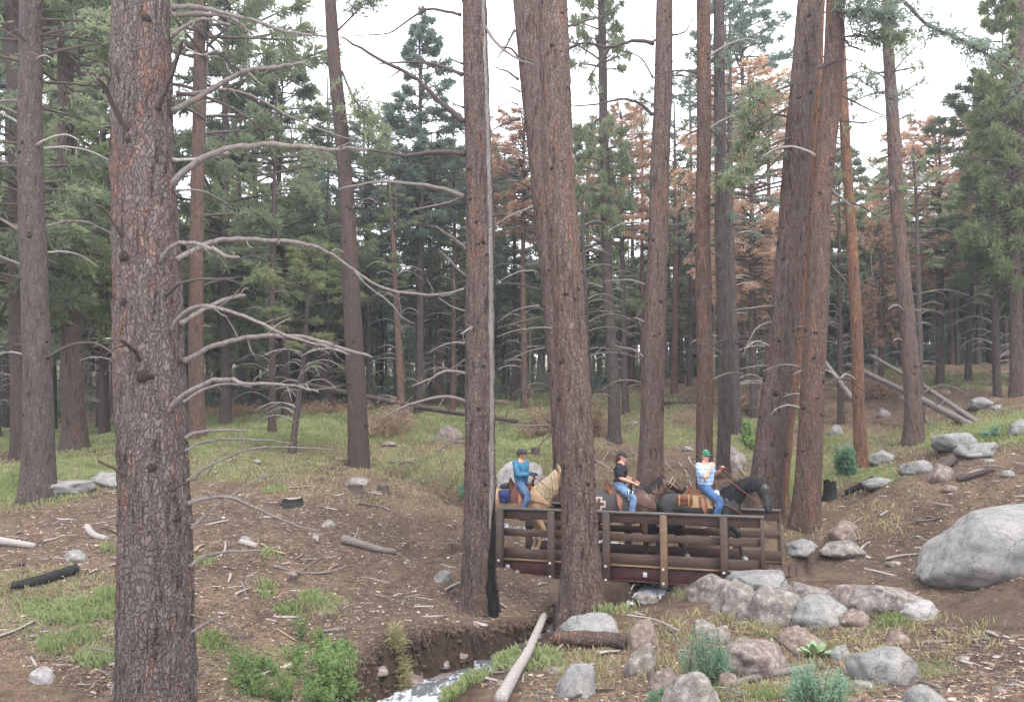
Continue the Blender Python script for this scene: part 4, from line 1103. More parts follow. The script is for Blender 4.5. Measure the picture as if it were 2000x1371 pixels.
def rock(label, x0, x1, y0, y1, mat=None, seed=None, depth=.85, sub=4, rough=.30, facet=5, rz=None, tilt=0, bury=.31, name='boulder', group=None, Y=None, xb=None):
    """x0..x1, y0..y1: extent in the photograph; stands where its foot meets the ground"""
    seed = seed or int(x0 * 7 + y1)
    b = G((x0 + x1) / 2, y1 - .12 * (y1 - y0)) if Y is None else onground((x0 + x1) / 2, Y)
    w = (x1 - x0) / F_PX * b.y; h = (y1 - y0) / F_PX * b.y
    sx = w / 2 * 1.08; sz = h / (2 - bury * 2) * 1.02; sy = sx * depth
    me = rock_mesh(seed, sx, sy, sz, sub, rough, facet)
    o = mobj(name, me, mat or M_rockp)
    o.location = (b.x, b.y + sy * .45, b.z + sz * (1 - 2 * bury) * .8)
    o.rotation_euler = (0, R_(tilt), rz if rz is not None else random.Random(seed).uniform(-.3, .3))
    return tag(o, label, 'rock', group)
rock('largest smooth grey boulder on the right beside the trail', 1832, 2230, 1004, 1094, M_rockg, 12, .55, 5, .16, 0, 0, -4, .5)
ROCKS = [
 ('rounded grey rock at the left end of the rock row, by the bridge beam', 1360,1446,1126,1176,M_rockp),
 ('pinkish rock second in the row, just right of the leftmost rounded one', 1406,1482,1140,1212,M_rockp),
 ('flat pale slab behind the rock row, touching the trail', 1442,1560,1118,1150,M_rockg),
 ('big blocky pinkish rock in the middle of the rock row', 1474,1582,1148,1218,M_rockp),
 ('rock with a sloping top behind the middle of the row', 1536,1640,1140,1182,M_rockp),
 ('rounded grey-pink rock in front of the dark brown one in the row', 1562,1662,1170,1222,M_rockg),
 ('dark brown rock toward the right of the rock row', 1630,1712,1146,1192,M_rockd),
 ('broad pinkish rock at the right end of the row', 1696,1822,1144,1200,M_rockp),
 ('small pale rock below the right end of the row', 1766,1826,1172,1208,M_rockl),
 ('low reddish rock at the front right foot of the row', 1655,1712,1190,1220,M_rockb),
 ('wedge-shaped grey rock in the right foreground', 1676,1818,1272,1338,M_rockg),
 ('dark speckled boulder behind the thin black stick', 1424,1560,1262,1322,M_rockd),
 ('brown rock above the broad-leaved plant', 1528,1606,1230,1272,M_rockb),
 ('rounded pinkish rock, left of a near twin behind the feathery bush', 1348,1402,1210,1242,M_rockp),
 ('rounded pinkish rock just right of its near twin behind the feathery bush', 1382,1436,1222,1262,M_rockp),
 ('large pinkish boulder cut by the bottom edge of the view', 1298,1412,1318,1400,M_rockp),
 ('dark rock wedged left of the large bottom-edge boulder', 1272,1334,1308,1352,M_rockd),
 ('rounded pink-grey rock standing alone right of the log', 1220,1294,1263,1324,M_rockp),
 ('upright brown rock at the right end of the log', 1222,1288,1214,1274,M_rockb),
 ('flat greenish-grey rock above the log', 1098,1230,1204,1248,M_rockg),
 ('speckled grey boulder at the bottom, crossed by a dark stick', 1090,1168,1308,1366,M_rockg),
 ('brown rock tucked behind the speckled boulder at the bottom', 1102,1160,1298,1326,M_rockb),
 ('small pinkish stone left of the speckled boulder', 1068,1102,1302,1316,M_rockp),
 ('grey rock under the bridge at the lip of the white water', 1240,1292,1158,1180,M_rockp),
 ('pale rock in the right bottom corner', 1776,1856,1342,1385,M_rockg),
 ('pale round stone on the dirt near the bottom left corner', 54,102,1306,1336,M_rockl),
 ('low grey rock on the grass just left of the huge foreground pine', 162,236,920,948,M_rockg),
 ('flat grey slab at the foot of the grey left-edge pine', 42,164,936,964,M_rockg),
 ('small grey stone lying on the litter left of the huge pine', 118,166,1074,1096,M_rockg),
 ('large pale domed boulder behind the rider in the blue shirt', 972,1062,896,958,M_rockl),
 ('grey boulder beyond the meadow among fallen sticks', 848,902,834,862,M_rockd),
 ('small mossy rock left of the burnt-footed pine', 846,882,1116,1136,M_rockg),
 ('long grey slab on the crest of the right slope', 1832,1926,838,876,M_rockg),
 ('grey slab right of the long crest slab, lower down', 1878,1964,860,890,M_rockg),
 ('blocky rock at the right edge on the green crest', 1974,2020,820,848,M_rockg),
 ('grey rock on the slope beyond the fallen logs, upper right', 1896,1942,778,798,M_rockg),
 ('dark-bottomed round rock on the slope right of the orange-barked pine', 1714,1742,796,816,M_rockg),
 ('sloping grey boulder behind the pale slim trunk', 1404,1462,876,916,M_rockp),
 ('small pinkish boulder beside the sloping grey one', 1426,1452,900,922,M_rockp),
 ('long flat rock on the slope between the two leaning red pines', 1618,1652,828,850,M_rockg),
 ('grey rock low on the slope right of the reddish pine', 1700,1760,880,904,M_rockg),
 ('square-topped brown rock in the slope by the bridge end', 1628,1694,1018,1052,M_rockb),
 ('low grey rock at the trail edge just past the bridge', 1538,1604,1062,1088,M_rockg),
 ('low flat rock half buried beside the trail, right of the bridge', 1606,1706,1058,1084,M_rockp),
 ('brown rock sitting in the creek at the bottom', 776,832,1310,1350,M_rockb),
 ('wet grey rock in the creek beside the green grass', 838,902,1322,1348,M_rockd),
 ('low pinkish rock at the grassy bank top', 1690,1748,930,952,M_rockg),
 ('grey rock on the right slope above the trail boulder', 1768,1830,895,925,M_rockg),
 ('rough brown stone high on the bare right slope', 1820,1872,905,938,M_rockd),
 ('small grey stone right of the broad-leaved plant', 1625,1668,1262,1290,M_rockg),
 ('pinkish stone in the pine litter above the wedge-shaped rock', 1730,1780,1238,1262,M_rockb),
 ('low stone at the foot of the feathery blue-green bush', 1405,1445,1318,1345,M_rockb),
 ('pale stone showing under the near bank grass', 985,1010,1282,1296,M_rockp),
]
for i, r in enumerate(ROCKS):
    gw = 8 if i < 10 else 0
    rock(r[0], r[1] - gw, r[2] + gw, r[3] + (2 if i < 10 else 0), r[4], r[5], seed=60 + i * 3, depth=1.0 if i < 10 else .85)
LMK = [('the huge foreground pine',300,1100),('the weathered broken log',720,1065),('the burnt-footed pine',935,1150),('the pale domed boulder',1015,925),('the grey left-edge pine',75,935),
 ('the leaning dark pine',705,905),('the tall trunk behind the riders',1275,930),('the bridge end',1520,1075),('the smooth grey boulder',1900,1060),('the rock row',1600,1180),('the broad-leaved plant',1592,1265),
 ('the wedge-shaped rock',1750,1310),('the long pale pole',1020,1300),('the brown log among the rocks',1150,1258),('the thick leaning pine',1142,1175),('the green-capped rider',1375,900),('the orange-barked pine',1682,915),
 ('the knotty grey-brown pine',1787,865),('the charred stump',1622,965),('the fallen trunks on the slope',1800,770),('the dark round rock on the slope',1728,806),('the woman rider',1212,920),('the splintered pale-cored stump',572,980),
 ('the forked green pine',1199,845),('the flat slab far left',105,950),('the burnt black log',80,1138),('the fallen dark branch',610,1115),('the right-edge crest slab',1880,855),('the crescent of meadow grass',500,850),('the upright brown rock',1255,1245),
 ('the speckled boulder',1130,1340),('the dark speckled boulder',1490,1295),('the bottom-edge boulder',1350,1350),('the pale stone by the left corner',78,1320),('the small grey stone on the litter',142,1085),('the brush pile by the dark pine',765,840)]
USED = set()
def place_label(head, px, py):
    c = sorted(LMK, key=lambda q: (q[1] - px) ** 2 + ((q[2] - py) * 1.6) ** 2)
    for tail in range(4):
        for q in c[:4]:
            dx, dy = px - q[1], (py - q[2]) * 1.6
            d = math.hypot(dx, dy); far = 'just ' if d < 60 else ('' if d < 130 else 'well ')
            if abs(dx) > 2.2 * abs(dy): w = 'right of' if dx > 0 else 'left of'
            elif abs(dy) > 2.2 * abs(dx): w = 'below' if dy > 0 else 'above'
            else: w = ('below' if dy > 0 else 'above') + ' and ' + ('right of' if dx > 0 else 'left of')
            s = head + ' ' + far + w + ' ' + q[0]
            if s not in USED: USED.add(s); return s
    return head
SM = [(640,1030,30,14),(615,1053,16,8),(570,1128,20,12),(700,950,50,18),(480,1065,28,16),(1010,1120,10,6),(1750,1105,30,9),(1600,955,18,9),(1850,770,24,10),(1765,780,20,9),(1950,800,22,10),
      (1860,960,30,12),(1930,905,26,10),(1975,930,30,12),(1560,1225,20,10),(1885,1290,30,9),(1690,1345,40,14),(1955,1355,30,10),(225,1350,24,20),(330,960,18,8),(135,855,30,10),(500,905,18,7),
      (1225,990,26,10),(1130,930,20,8),(1310,960,22,9),(1345,880,22,9),(1460,850,20,8),(960,880,26,9),(1240,830,20,7),(760,870,30,9),(1480,770,24,8),(1560,760,20,7)]
for i, (x, y, w, h) in enumerate(SM):
    rock(place_label(['small pinkish stone', 'small grey stone', 'small brown stone'][i % 3], x, y), x - w / 2, x + w / 2, y - h, y, [M_rockp, M_rockg, M_rockb][i % 3], seed=400 + i, sub=3, name='stone', group='small half-buried stones scattered over the ground')

# ================================================================== logs, sticks, stumps
def log(label, pts, r0, r1, mat=None, seed=1, lift=.0, name='fallen_log', cat='log', stubs=0, group=None, seg=12, Yo=None, noise=.07, n=5):
    """pts: pixels where the log lies on the ground"""
    W = []
    for i, q in enumerate(pts):
        if len(q) == 3: w = P(q[0], q[1], q[2])
        else:
            w = G(q[0], q[1]); r = r0 + (r1 - r0) * i / (len(pts) - 1); w = w + Vector((0, 0, r * .75 + lift))
        W.append(np.array(tuple(w)))
    c = W[0].copy()
    p = smooth_pts([w - c for w in W], n) if len(W) > 2 else np.array([(W[0] + (W[1] - W[0]) * t - c) for t in np.linspace(0, 1, 9)])
    rg = np.random.default_rng(seed)
    mb = MB(); mb.tube(p, np.linspace(r0, r1, len(p)), seg, noise=noise, rng=rg)
    for k in range(stubs):
        i = rg.integers(1, len(p) - 1); d = rg.normal(0, 1, 3); d[2] = abs(d[2]) + .3; d /= np.linalg.norm(d); L = rg.uniform(.15, .6)
        mb.tube([p[i], p[i] + d * L * .6, p[i] + d * L], [r0 * .28, r0 * .2, r0 * .1], 5)
    o = mb.build(name, mat or M_dead, None, tuple(c))
    return tag(o, label, cat, group)
log('long pale grey pole leaning down the near creek bank', [(1063,1216),(1035,1280),(1010,1325),(978,1385)], .06, .085, M_deadl, 1, .06)
log('thin twig sticking out left of the long pale grey pole', [(968,1300),(990,1303),(1010,1308)], .012, .014, M_deadl, 2, .02, 'stick', 'stick', seg=6)
log('thick brown log lying among the rocks below the bridge', [(1082,1256),(1150,1259),(1222,1264)], .105, .12, M_bark_c, 3, name='log', noise=.16, seg=16)
log('split pale log at the left edge of the view', [(-20,1060),(30,1066),(66,1070)], .085, .05, M_deadl, 4)
log('short curved grey log left of the huge foreground pine', [(170,1033),(182,1048),(208,1056)], .065, .05, M_deadl, 5, name='log')
log('weathered broken log with a short upright stub on the dirt left of the bridge', [(668,1060),(700,1068),(738,1078),(772,1082)], .10, .06, M_dead, 6, stubs=0)
log('small upright stub branch on the weathered broken log', [(688,1055,17.2),(697,1042,17.2),(700,1030,17.2)], .02, .012, M_deadl, 7, name='stick', cat='stick', seg=6)
log('short pale log under the curled branch right of the huge pine', [(470,1062),(500,1070)], .06, .055, M_deadl, 8, name='log')
log('long dark fallen trunk crossing behind the leaning dark pine toward the bridge', [(535,738,43),(700,772,39),(850,800,36),(1010,822,33)], .16, .09, M_deadd, 9, stubs=14)
log('thin fallen trunk on the grass between the two central pines', [(975,828),(1060,828)], .07, .05, M_dead, 10)
log('lower of two long fallen trunks on the right slope', [(1655,712,38),(1780,770,33),(1900,833,27.5)], .11, .14, M_dead, 11, stubs=8)
log('upper of two long fallen trunks on the right slope', [(1700,694,38),(1800,752,34),(1912,828,28)], .08, .11, M_dead, 12, stubs=8)
log('short fallen trunk behind the reddish pine at the bridge end', [(1606,700,34),(1668,782,32)], .08, .10, M_dead, 13, stubs=3)
log('dark log lying flat far behind the slim straight trunks', [(1298,790),(1400,792)], .11, .1, M_deadd, 14, stubs=3)
log('broken trunk piece at the far right edge on the slope', [(1940,730),(1985,748)], .12, .09, M_dead, 15)
log('short log end on the grass in the central gap', [(945,786),(992,790)], .16, .14, M_log, 16, name='log')
log('charred log on the crest right of the charred stump', [(1652,966),(1680,955),(1706,944)], .07, .1, M_char, 17)
log('burnt black log half hidden in the grass at lower left', [(25,1152),(70,1142),(130,1125),(152,1118)], .07, .09, M_char, 18, noise=.25)
log('fallen dark branch lying across the dirt right of the huge pine', [(535,1108),(585,1120),(640,1120),(678,1106)], .03, .02, M_dead, 19, name='fallen_branch', cat='branch', seg=7)
log('forked side twig on the fallen dark branch', [(590,1118),(612,1102),(632,1090)], .014, .008, M_dead, 20, .03, 'stick', 'stick', seg=5)
log('pale straight stick in the lower left corner', [(-5,1248),(30,1235),(68,1216)], .022, .016, M_deadl, 21, .02, 'stick', 'stick', seg=6)
log('black curved stick standing up before the dark speckled boulder', [(1512,1322,11.0),(1500,1300,11.0),(1497,1275,11.0),(1493,1247,11.1)], .022, .012, M_deadd, 22, name='stick', cat='stick', seg=7)
log('thin dark stick leaning on the dark speckled boulder', [(1515,1262),(1555,1295)], .016, .012, M_deadd, 23, .1, 'stick', 'stick', seg=6)
log('long low branch lying across the bottom right foreground', [(1415,1345),(1470,1330),(1530,1318),(1590,1308)], .04, .05, M_dead, 24, name='fallen_branch', cat='branch')
log('pale stick above the upright brown rock', [(1225,1212),(1280,1222),(1325,1243)], .02, .014, M_deadl, 25, .08, 'stick', 'stick', seg=6)
log('dark stick crossing the speckled boulder at the bottom', [(1118,1315,10.6),(1135,1338,10.5),(1152,1362,10.4)], .018, .012, M_deadd, 26, name='stick', cat='stick', seg=6)
log('crooked twig at the bottom beside the speckled boulder', [(1115,1371),(1155,1355),(1200,1352)], .018, .012, M_deadd, 27, .03, 'stick', 'stick', seg=6)
log('white weathered branch on the bare right slope', [(1872,940),(1905,925),(1940,918)], .03, .018, M_deadl, 28, .03, 'fallen_branch', 'branch', seg=6)
log('curved grey branch along the top of the bank by the trail', [(1636,1058),(1680,1055)], .035, .03, M_dead, 29, name='fallen_branch', cat='branch', seg=6)
log('dark root knob on the bare right slope', [(1835,925),(1860,905)], .09, .11, M_deadd, 30, name='log', noise=.2)
log('dark lying log at the right edge of the bare slope', [(1870,940),(1900,933),(1940,920)], .07, .06, M_deadd, 31, name='log')
STK = [(330,885,380,880),(440,905,480,890),(420,925,480,915),(560,955,620,950),(150,935,200,925),(760,905,830,910),(655,898,700,905),(780,905,810,895),(870,845,830,870),(840,880,910,865),
 (1160,900,1200,925),(1175,905,1190,880),(1200,890,1225,915),(1325,905,1355,945),(1340,930,1350,955),(1425,905,1460,935),(1230,880,1255,905),(1300,905,1330,925),(1345,895,1360,915),
 (760,1000,740,992),(700,985,760,990),(845,855,900,850),(930,920,900,915),(510,1065,560,1085),(590,1085,575,1095),(620,1060,612,1045),(430,1090,440,1060),(380,1080,400,1065),
 (470,1140,480,1165),(460,1165,490,1150),(450,1125,445,1140),(540,1230,580,1255),(130,1120,100,1125),(190,1115,175,1120),(85,1060,120,1050),(215,1108,235,1106),
 (1185,1240,1190,1225),(1240,1200,1260,1205),(1170,1280,1210,1275),(1100,1260,1085,1275),(1300,1225,1330,1260),(1730,1095,1790,1085),(1680,1080,1700,1060),(1840,1105,1880,1100),
 (1900,1255,1935,1250),(1930,1240,1950,1245),(1720,1010,1735,1000),(1640,1040,1680,1015),(1790,1020,1840,1012),(1230,1165,1250,1150),(1550,1340,1600,1330),(1640,1300,1660,1330),
 (1560,880,1590,870),(1640,760,1600,740),(1820,830,1800,800),(1740,905,1755,930),(1480,1345,1500,1360),(955,1160,990,1190),(870,1155,900,1140),(640,1120,660,1105),(950,1320,990,1315)]
rs = random.Random(3)
for i, (xa, ya, xb, yb) in enumerate(STK):
    xm, ym = (xa + xb) / 2 + rs.uniform(-5, 5), (ya + yb) / 2 + rs.uniform(-3, 3)
    log(place_label(['brown stick', 'pale stick', 'pale thin stick', 'tan stick'][i % 4] if abs(xb - xa) > 32 else ['short brown stick', 'short pale stick', 'stubby pale stick', 'short tan stick'][i % 4], (xa + xb) / 2, (ya + yb) / 2), [(xa, ya), (xm, ym), (xb, yb)], rs.uniform(.014, .035), rs.uniform(.01, .02), [M_dead, M_deadl, M_deadl, M_log][i % 4], 900 + i, .015,
        'stick', 'stick', group='loose weathered sticks scattered over the forest floor', seg=6, n=3)
def stump(label, px, py, r, h, mat, seed, jag=.3, top=None):
    b = G(px, py); rg = np.random.default_rng(seed)
    root = empty('tree_stump', b, label, 'stump')
    seg = 18; th = np.arange(seg) * 2 * PI / seg
    zs = np.array([-.2, 0, .25, .55, 1.0]) * h; zs[0] = -.15
    rr = np.array([1.5, 1.35, 1.08, 1.0, .95]) * r
    V = []
    for k in range(5):
        for t in range(seg):
            q = rr[k] * (1 + .12 * vnoise(math.cos(th[t]) * 2, math.sin(th[t]) * 2, k * .3, seed))
            V.append((q * math.cos(th[t]), q * math.sin(th[t]), zs[k] + (jag * h * abs(float(vnoise(math.cos(th[t]) * 3, math.sin(th[t]) * 3, 0, seed + 4))) if k == 4 else 0)))
    for t in range(seg): V.append((.6 * r * math.cos(th[t]), .6 * r * math.sin(th[t]), h * .93))
    V.append((0, 0, h * .9)); V = np.array(V, float)
    i = np.arange(5)[:, None] * seg; j = np.arange(seg)[None]; k = (j + 1) % seg
    Q = np.stack([i + j, i + k, i + seg + k, i + seg + j], -1).reshape(-1, 4)
    mb = MB(); mb.add(V[:6 * seg], Q[:4 * seg]); mb.build('bark', mat, root)
    mb = MB(); mb.add(np.concatenate([V[4 * seg:]]), Q[:seg], [(2 * seg, seg + a, seg + (a + 1) % seg) for a in range(seg)]); mb.build('broken_top', top or mat, root)
stump('charred black stump on the slope right of the reddish pine at the bridge end', 1622, 974, .16, .36, M_char, 1, .4)
stump('low dark stump on the grass behind the helmeted rider', 1046, 892, .16, .28, M_deadd, 2)
stump('low rotten stump on the dirt left of the burnt-footed pine, nearer the bridge', 748, 962, .16, .16, M_deadd, 3)
stump('low rotten stump further left on the same dirt bank', 694, 960, .2, .16, M_deadd, 4)
stump('broken stump with a pale splintered core and dark rind, right of the huge pine', 572, 984, .24, .12, M_char, 5, .3, M_deadl)
stump('tiny dark stump on the slope below the fallen dark branch', 572, 1138, .07, .12, M_deadd, 6)

# brown brush heaps
def heap(label, px, py, w, h, seed, mat=M_brush):
    b = G(px, py); rg = np.random.default_rng(seed)
    W = w / F_PX * b.y; Hh = h / F_PX * b.y
    n = 330; C = np.stack([rg.normal(0, W * .26, n), rg.normal(0, W * .2, n), np.abs(rg.normal(.1, Hh * .38, n))], 1)
    D = np.stack([rg.normal(0, .8, n), rg.normal(0, .8, n), rg.uniform(-.2, .8, n)], 1)
    V, Q = tufts(C, D, 7, .26, .03, rg, .0); mb = MB(); mb.add(V, Q)
    for k in range(40):
        p0 = C[rg.integers(n)]; d = D[rg.integers(n)] * .5
        mb.tube([p0, p0 + d * .6, p0 + d * 1.2], [.02, .014, .006], 4, m=1, cap=False)
    tag(mb.build('brush_pile', [mat, M_dead], None, tuple(b)), label, 'brush pile')
heap('brown brush pile with dead needles at the foot of the leaning dark pine', 765, 850, 130, 70, 1)
heap('brown brush pile seen left of the thick leaning pine', 1065, 850, 90, 70, 2)
heap('brown brush pile seen right of the thick leaning pine', 1150, 850, 70, 70, 3)
heap('rusty brush heap at the meadow edge left of the thin dark trunk', 455, 812, 110, 26, 4, M_rust)
heap('rusty brush heap at the meadow edge right of the thin dark trunk', 640, 806, 120, 28, 5, M_rust)
heap('tangled brush behind the fallen trunks on the right slope', 1700, 775, 110, 60, 6, M_brush)
heap('brown brush behind the pale slim trunks', 1455, 800, 110, 40, 7)
# ================================================================== grass, shrubs, litter
def scatter_px(n, spots, seed, ymin=6, ymax=60):
    """points on the ground inside ellipses of the photograph"""
    rg = np.random.default_rng(seed); X, Y = [], []
    wts = np.array([s[2] * s[3] * s[4] for s in spots], float); wts /= wts.sum()
    idx = rg.choice(len(spots), n, p=wts)
    px = np.empty(n); py = np.empty(n)
    for k, s in enumerate(spots):
        m = idx == k; c = m.sum()
        a = rg.uniform(0, 6.2832, c); r = np.sqrt(rg.uniform(0, 1, c)) * 1.1
        px[m] = s[0] + s[2] * r * np.cos(a); py[m] = s[1] + s[3] * r * np.sin(a)
    u = (px - CXP) / F_PX; v = (CYP - py) / F_PX
    dy = _c - v * _s; gx = u / dy; gz = (_s + v * _c) / dy
    lo = np.full(n, np.nan); prev = None
    Ys = np.exp(np.linspace(math.log(ymin), math.log(ymax), 130))
    res = np.full(n, np.nan); pz = None
    ZG = None
    for k, Yk in enumerate(Ys):
        e = CAMZ + gz * Yk - terr(gx * Yk, np.full(n, Yk))
        if k:
            hit = (e < 0) & (pe >= 0) & np.isnan(res)
            res[hit] = Ys[k - 1] + (Yk - Ys[k - 1]) * (pe[hit] / (pe[hit] - e[hit]))
        pe = e
    ok = ~np.isnan(res)
    Yv = res[ok]; Xv = gx[ok] * Yv
    return Xv, Yv
# quick bilinear table of the terrain
_TA = np.linspace(-1.1, 1.1, 700); _TR = np.exp(np.linspace(math.log(3), math.log(120), 700))
_tA, _tR = np.meshgrid(_TA, _TR)
_TZ = H((_tR * np.sin(_tA)).ravel(), (_tR * np.cos(_tA)).ravel()).reshape(700, 700)
def terr(x, y):
    a = np.arctan2(x, y); r = np.hypot(x, y)
    i = np.clip((a - _TA[0]) / (_TA[1] - _TA[0]), 0, 698.999); j = np.clip((np.log(r) - math.log(3)) / (math.log(120) - math.log(3)) * 699, 0, 698.999)
    i0 = i.astype(int); j0 = j.astype(int); fi, fj = i - i0, j - j0
    return (_TZ[j0, i0] * (1 - fi) + _TZ[j0, i0 + 1] * fi) * (1 - fj) + (_TZ[j0 + 1, i0] * (1 - fi) + _TZ[j0 + 1, i0 + 1] * fi) * fj
def grass(name, label, n, spots, L, W, mat, seed, cl=5, spread=.10, cat='grass', clump=.5, dw=.0016, ext=True):
    X, Y = scatter_px(n, spots, seed); rg = np.random.default_rng(seed + 1)
    keep = fbm(X * 1.3, Y * 1.3, 0, seed, 3) > -clump
    d, _, cw = creek_d(X, Y); keep &= d > cw + .02
    if Y.min() < 16: keep &= (near_side(X, Y) > 0) | (Y > 16) | (d > 1.7) | (Y < 11.5)
    s = (X - BA.x) * AX.x + (Y - BA.y) * AX.y; w = (X - BA.x) * PP.x + (Y - BA.y) * PP.y
    keep &= ~((s > -1) & (s < 6.3) & (w > -.25) & (w < BW + .25))
    X, Y = X[keep], Y[keep]
    m = len(X); sc = np.clip(Y / 14, .7, 2.6)
    X = np.repeat(X, cl) + rg.normal(0, spread, m * cl) * np.repeat(sc, cl); Y = np.repeat(Y, cl) + rg.normal(0, spread, m * cl) * np.repeat(sc, cl)
    Z = terr(X, Y); N = m * cl
    a = rg.uniform(0, 6.28, N); l = L * rg.uniform(.5, 1.25, N) * np.clip(.8 + Y / 60, .8, 1.4); ww = W * rg.uniform(.7, 1.3, N) + dw * np.clip(Y - 8, 0, 40) * .5
    lean = rg.uniform(.1, .7, N); la = rg.uniform(0, 6.28, N)
    sx, sy = np.cos(a) * ww, np.sin(a) * ww
    dx, dy = np.cos(la) * lean * l, np.sin(la) * lean * l
    V = np.stack([np.stack([X - sx, Y - sy, Z - .02], 1), np.stack([X + sx, Y + sy, Z - .02], 1),
                  np.stack([X + dx * .45 + sx * .6, Y + dy * .45 + sy * .6, Z + l * .6], 1), np.stack([X + dx, Y + dy, Z + l * (1 - lean * .35)], 1)], 1).reshape(-1, 3)
    V = V[:]
    Q = np.arange(N * 4).reshape(-1, 4)
    tag(mobj(name, npmesh(name, V, Q), mat), label, cat, kind='stuff')
FARG = [s for s in GREEN if s[1] < 980]
NEARG = [s for s in GREEN if s[1] >= 980]
grass('meadow_grass', 'short green grass of the meadow behind the trees', 17000, FARG, .085, .007, M_grass, 1, 5, .16)
grass('dry_grass', 'yellowish dry grass mixed into the meadow and slopes', 10000, FARG + [(900,930,400,60,.3),(1700,860,150,60,.2)], .085, .007, M_grassd, 2, 4, .14)
grass('near_grass', 'sparse green grass on the dirt in the foreground', 850, [s for s in NEARG if s[0] not in (860,950,1000,560)], .09, .0036, M_grassn, 3, 7, .11)
grass('bank_grass', 'bright green grass along the near creek bank', 1700, [(850,1340,45,30,1),(905,1308,50,24,1),(950,1278,45,24,1),(985,1252,26,16,1),(1150,1225,30,12,.3),(1175,1190,70,6,.3),(1030,1290,60,20,.2)], .14, .004, M_grass, 4, 8, .07, clump=.9)
grass('litter_grass', 'thin dry grass between the rocks in the right foreground', 900, [(1400,1300,300,80,.6),(1750,1240,200,50,.5),(1250,1225,200,30,.5),(1650,1000,160,60,.3)], .12, .005, M_grassd, 5, 5, .07)
TUFT = [(620,1172,30,14),(566,1192,22,9),(190,1288,32,14),(340,1215,30,16),(110,1262,28,16),(70,1190,25,12),(215,1180,30,25),(165,1245,26,12),(530,1085,16,9),(395,1100,18,8),(415,1255,25,14),
        (540,955,22,8),(520,1155,14,14),(1155,1222,30,12),(1735,1210,30,14),(1770,1185,24,10),(130,1200,60,20),(860,1345,26,12),(220,1072,16,7),(1500,1362,30,8)]
grass('grass_tufts', 'bright green tufts of grass on the bare dirt', 800, [t + (1,) for t in TUFT], .12, .0033, M_grass, 6, 9, .06, clump=2)

def litter(name, label, n, spots, L, W, mats, seed):
    """loose needles, bark chips and twigs"""
    X, Y = scatter_px(n, spots, seed, 6, 45); rg = np.random.default_rng(seed)
    d, _, cw = creek_d(X, Y); k = d > cw + np.where(Y < 15.5, .4, .1)
    s = (X - BA.x) * AX.x + (Y - BA.y) * AX.y; w = (X - BA.x) * PP.x + (Y - BA.y) * PP.y
    k &= ~((s > -.1) & (s < 5.7) & (w > -.1) & (w < BW + .1))
    X, Y = X[k], Y[k]; N = len(X)
    Z = terr(X, Y)
    a = rg.uniform(0, 6.28, N); l = L * np.exp(rg.normal(0, .6, N)); ww = W * np.exp(rg.normal(0, .5, N))
    c, s_ = np.cos(a), np.sin(a); h = ww * rg.uniform(.3, .9, N); tz = rg.normal(0, .12, N) * l
    V = []
    for e, f, g in ((-1, -1, 0), (-1, 1, 0), (-1, 0, 1), (1, -1, 0), (1, 1, 0), (1, 0, 1)):
        V.append(np.stack([X + c * l * .5 * e - s_ * ww * .5 * f, Y + s_ * l * .5 * e + c * ww * .5 * f, Z - .003 + g * h + .5 * tz * e + .004], 1))
    V = np.stack(V, 1).reshape(-1, 3); b = np.arange(N)[:, None] * 6
    Q = np.concatenate([b + np.array([[0, 2, 5, 3]]), b + np.array([[2, 1, 4, 5]])]); T = np.concatenate([b + np.array([[0, 1, 2]]), b + np.array([[3, 5, 4]])])
    mi = rg.integers(0, len(mats), N)
    o = mobj(name, npmesh(name, V, [Q, T], np.concatenate([mi, mi, mi, mi])), mats, smooth=False)
    tag(o, label, 'litter', kind='stuff')
ALLG = [(500,1150,520,230,1),(700,1020,700,70,.6),(1500,1300,560,90,1),(1250,920,300,80,.5),(1850,1000,260,150,.8),(1750,820,300,80,.4),(300,920,400,60,.3),(1000,1230,120,80,.6)]
M_chip = mat_simple('bark_chip', (.19, .128, .09), .95, .5, 6, 0)
M_chipw = mat_simple('wood_chip', (.38, .32, .26), .95, .4, 6, 0)
M_chipd = mat_simple('dark_chip', (.06, .045, .038), .95, .5, 6, 0)
litter('forest_litter', 'bark chips, cones and small twigs covering the forest floor', 30000, ALLG, .038, .012, [M_chip, M_chipd, M_chip, M_chipd, M_chip, M_chipd, M_chip, M_chipw], 1)
litter('needle_litter', 'brown fallen pine needles on the forest floor', 34000, ALLG, .11, .0045, [M_chip, M_chip, M_chipd], 2)
litter('twig_litter', 'short broken twigs lying over the forest floor', 1500, ALLG, .22, .018, [M_dead, M_deadl, M_deadd], 3)

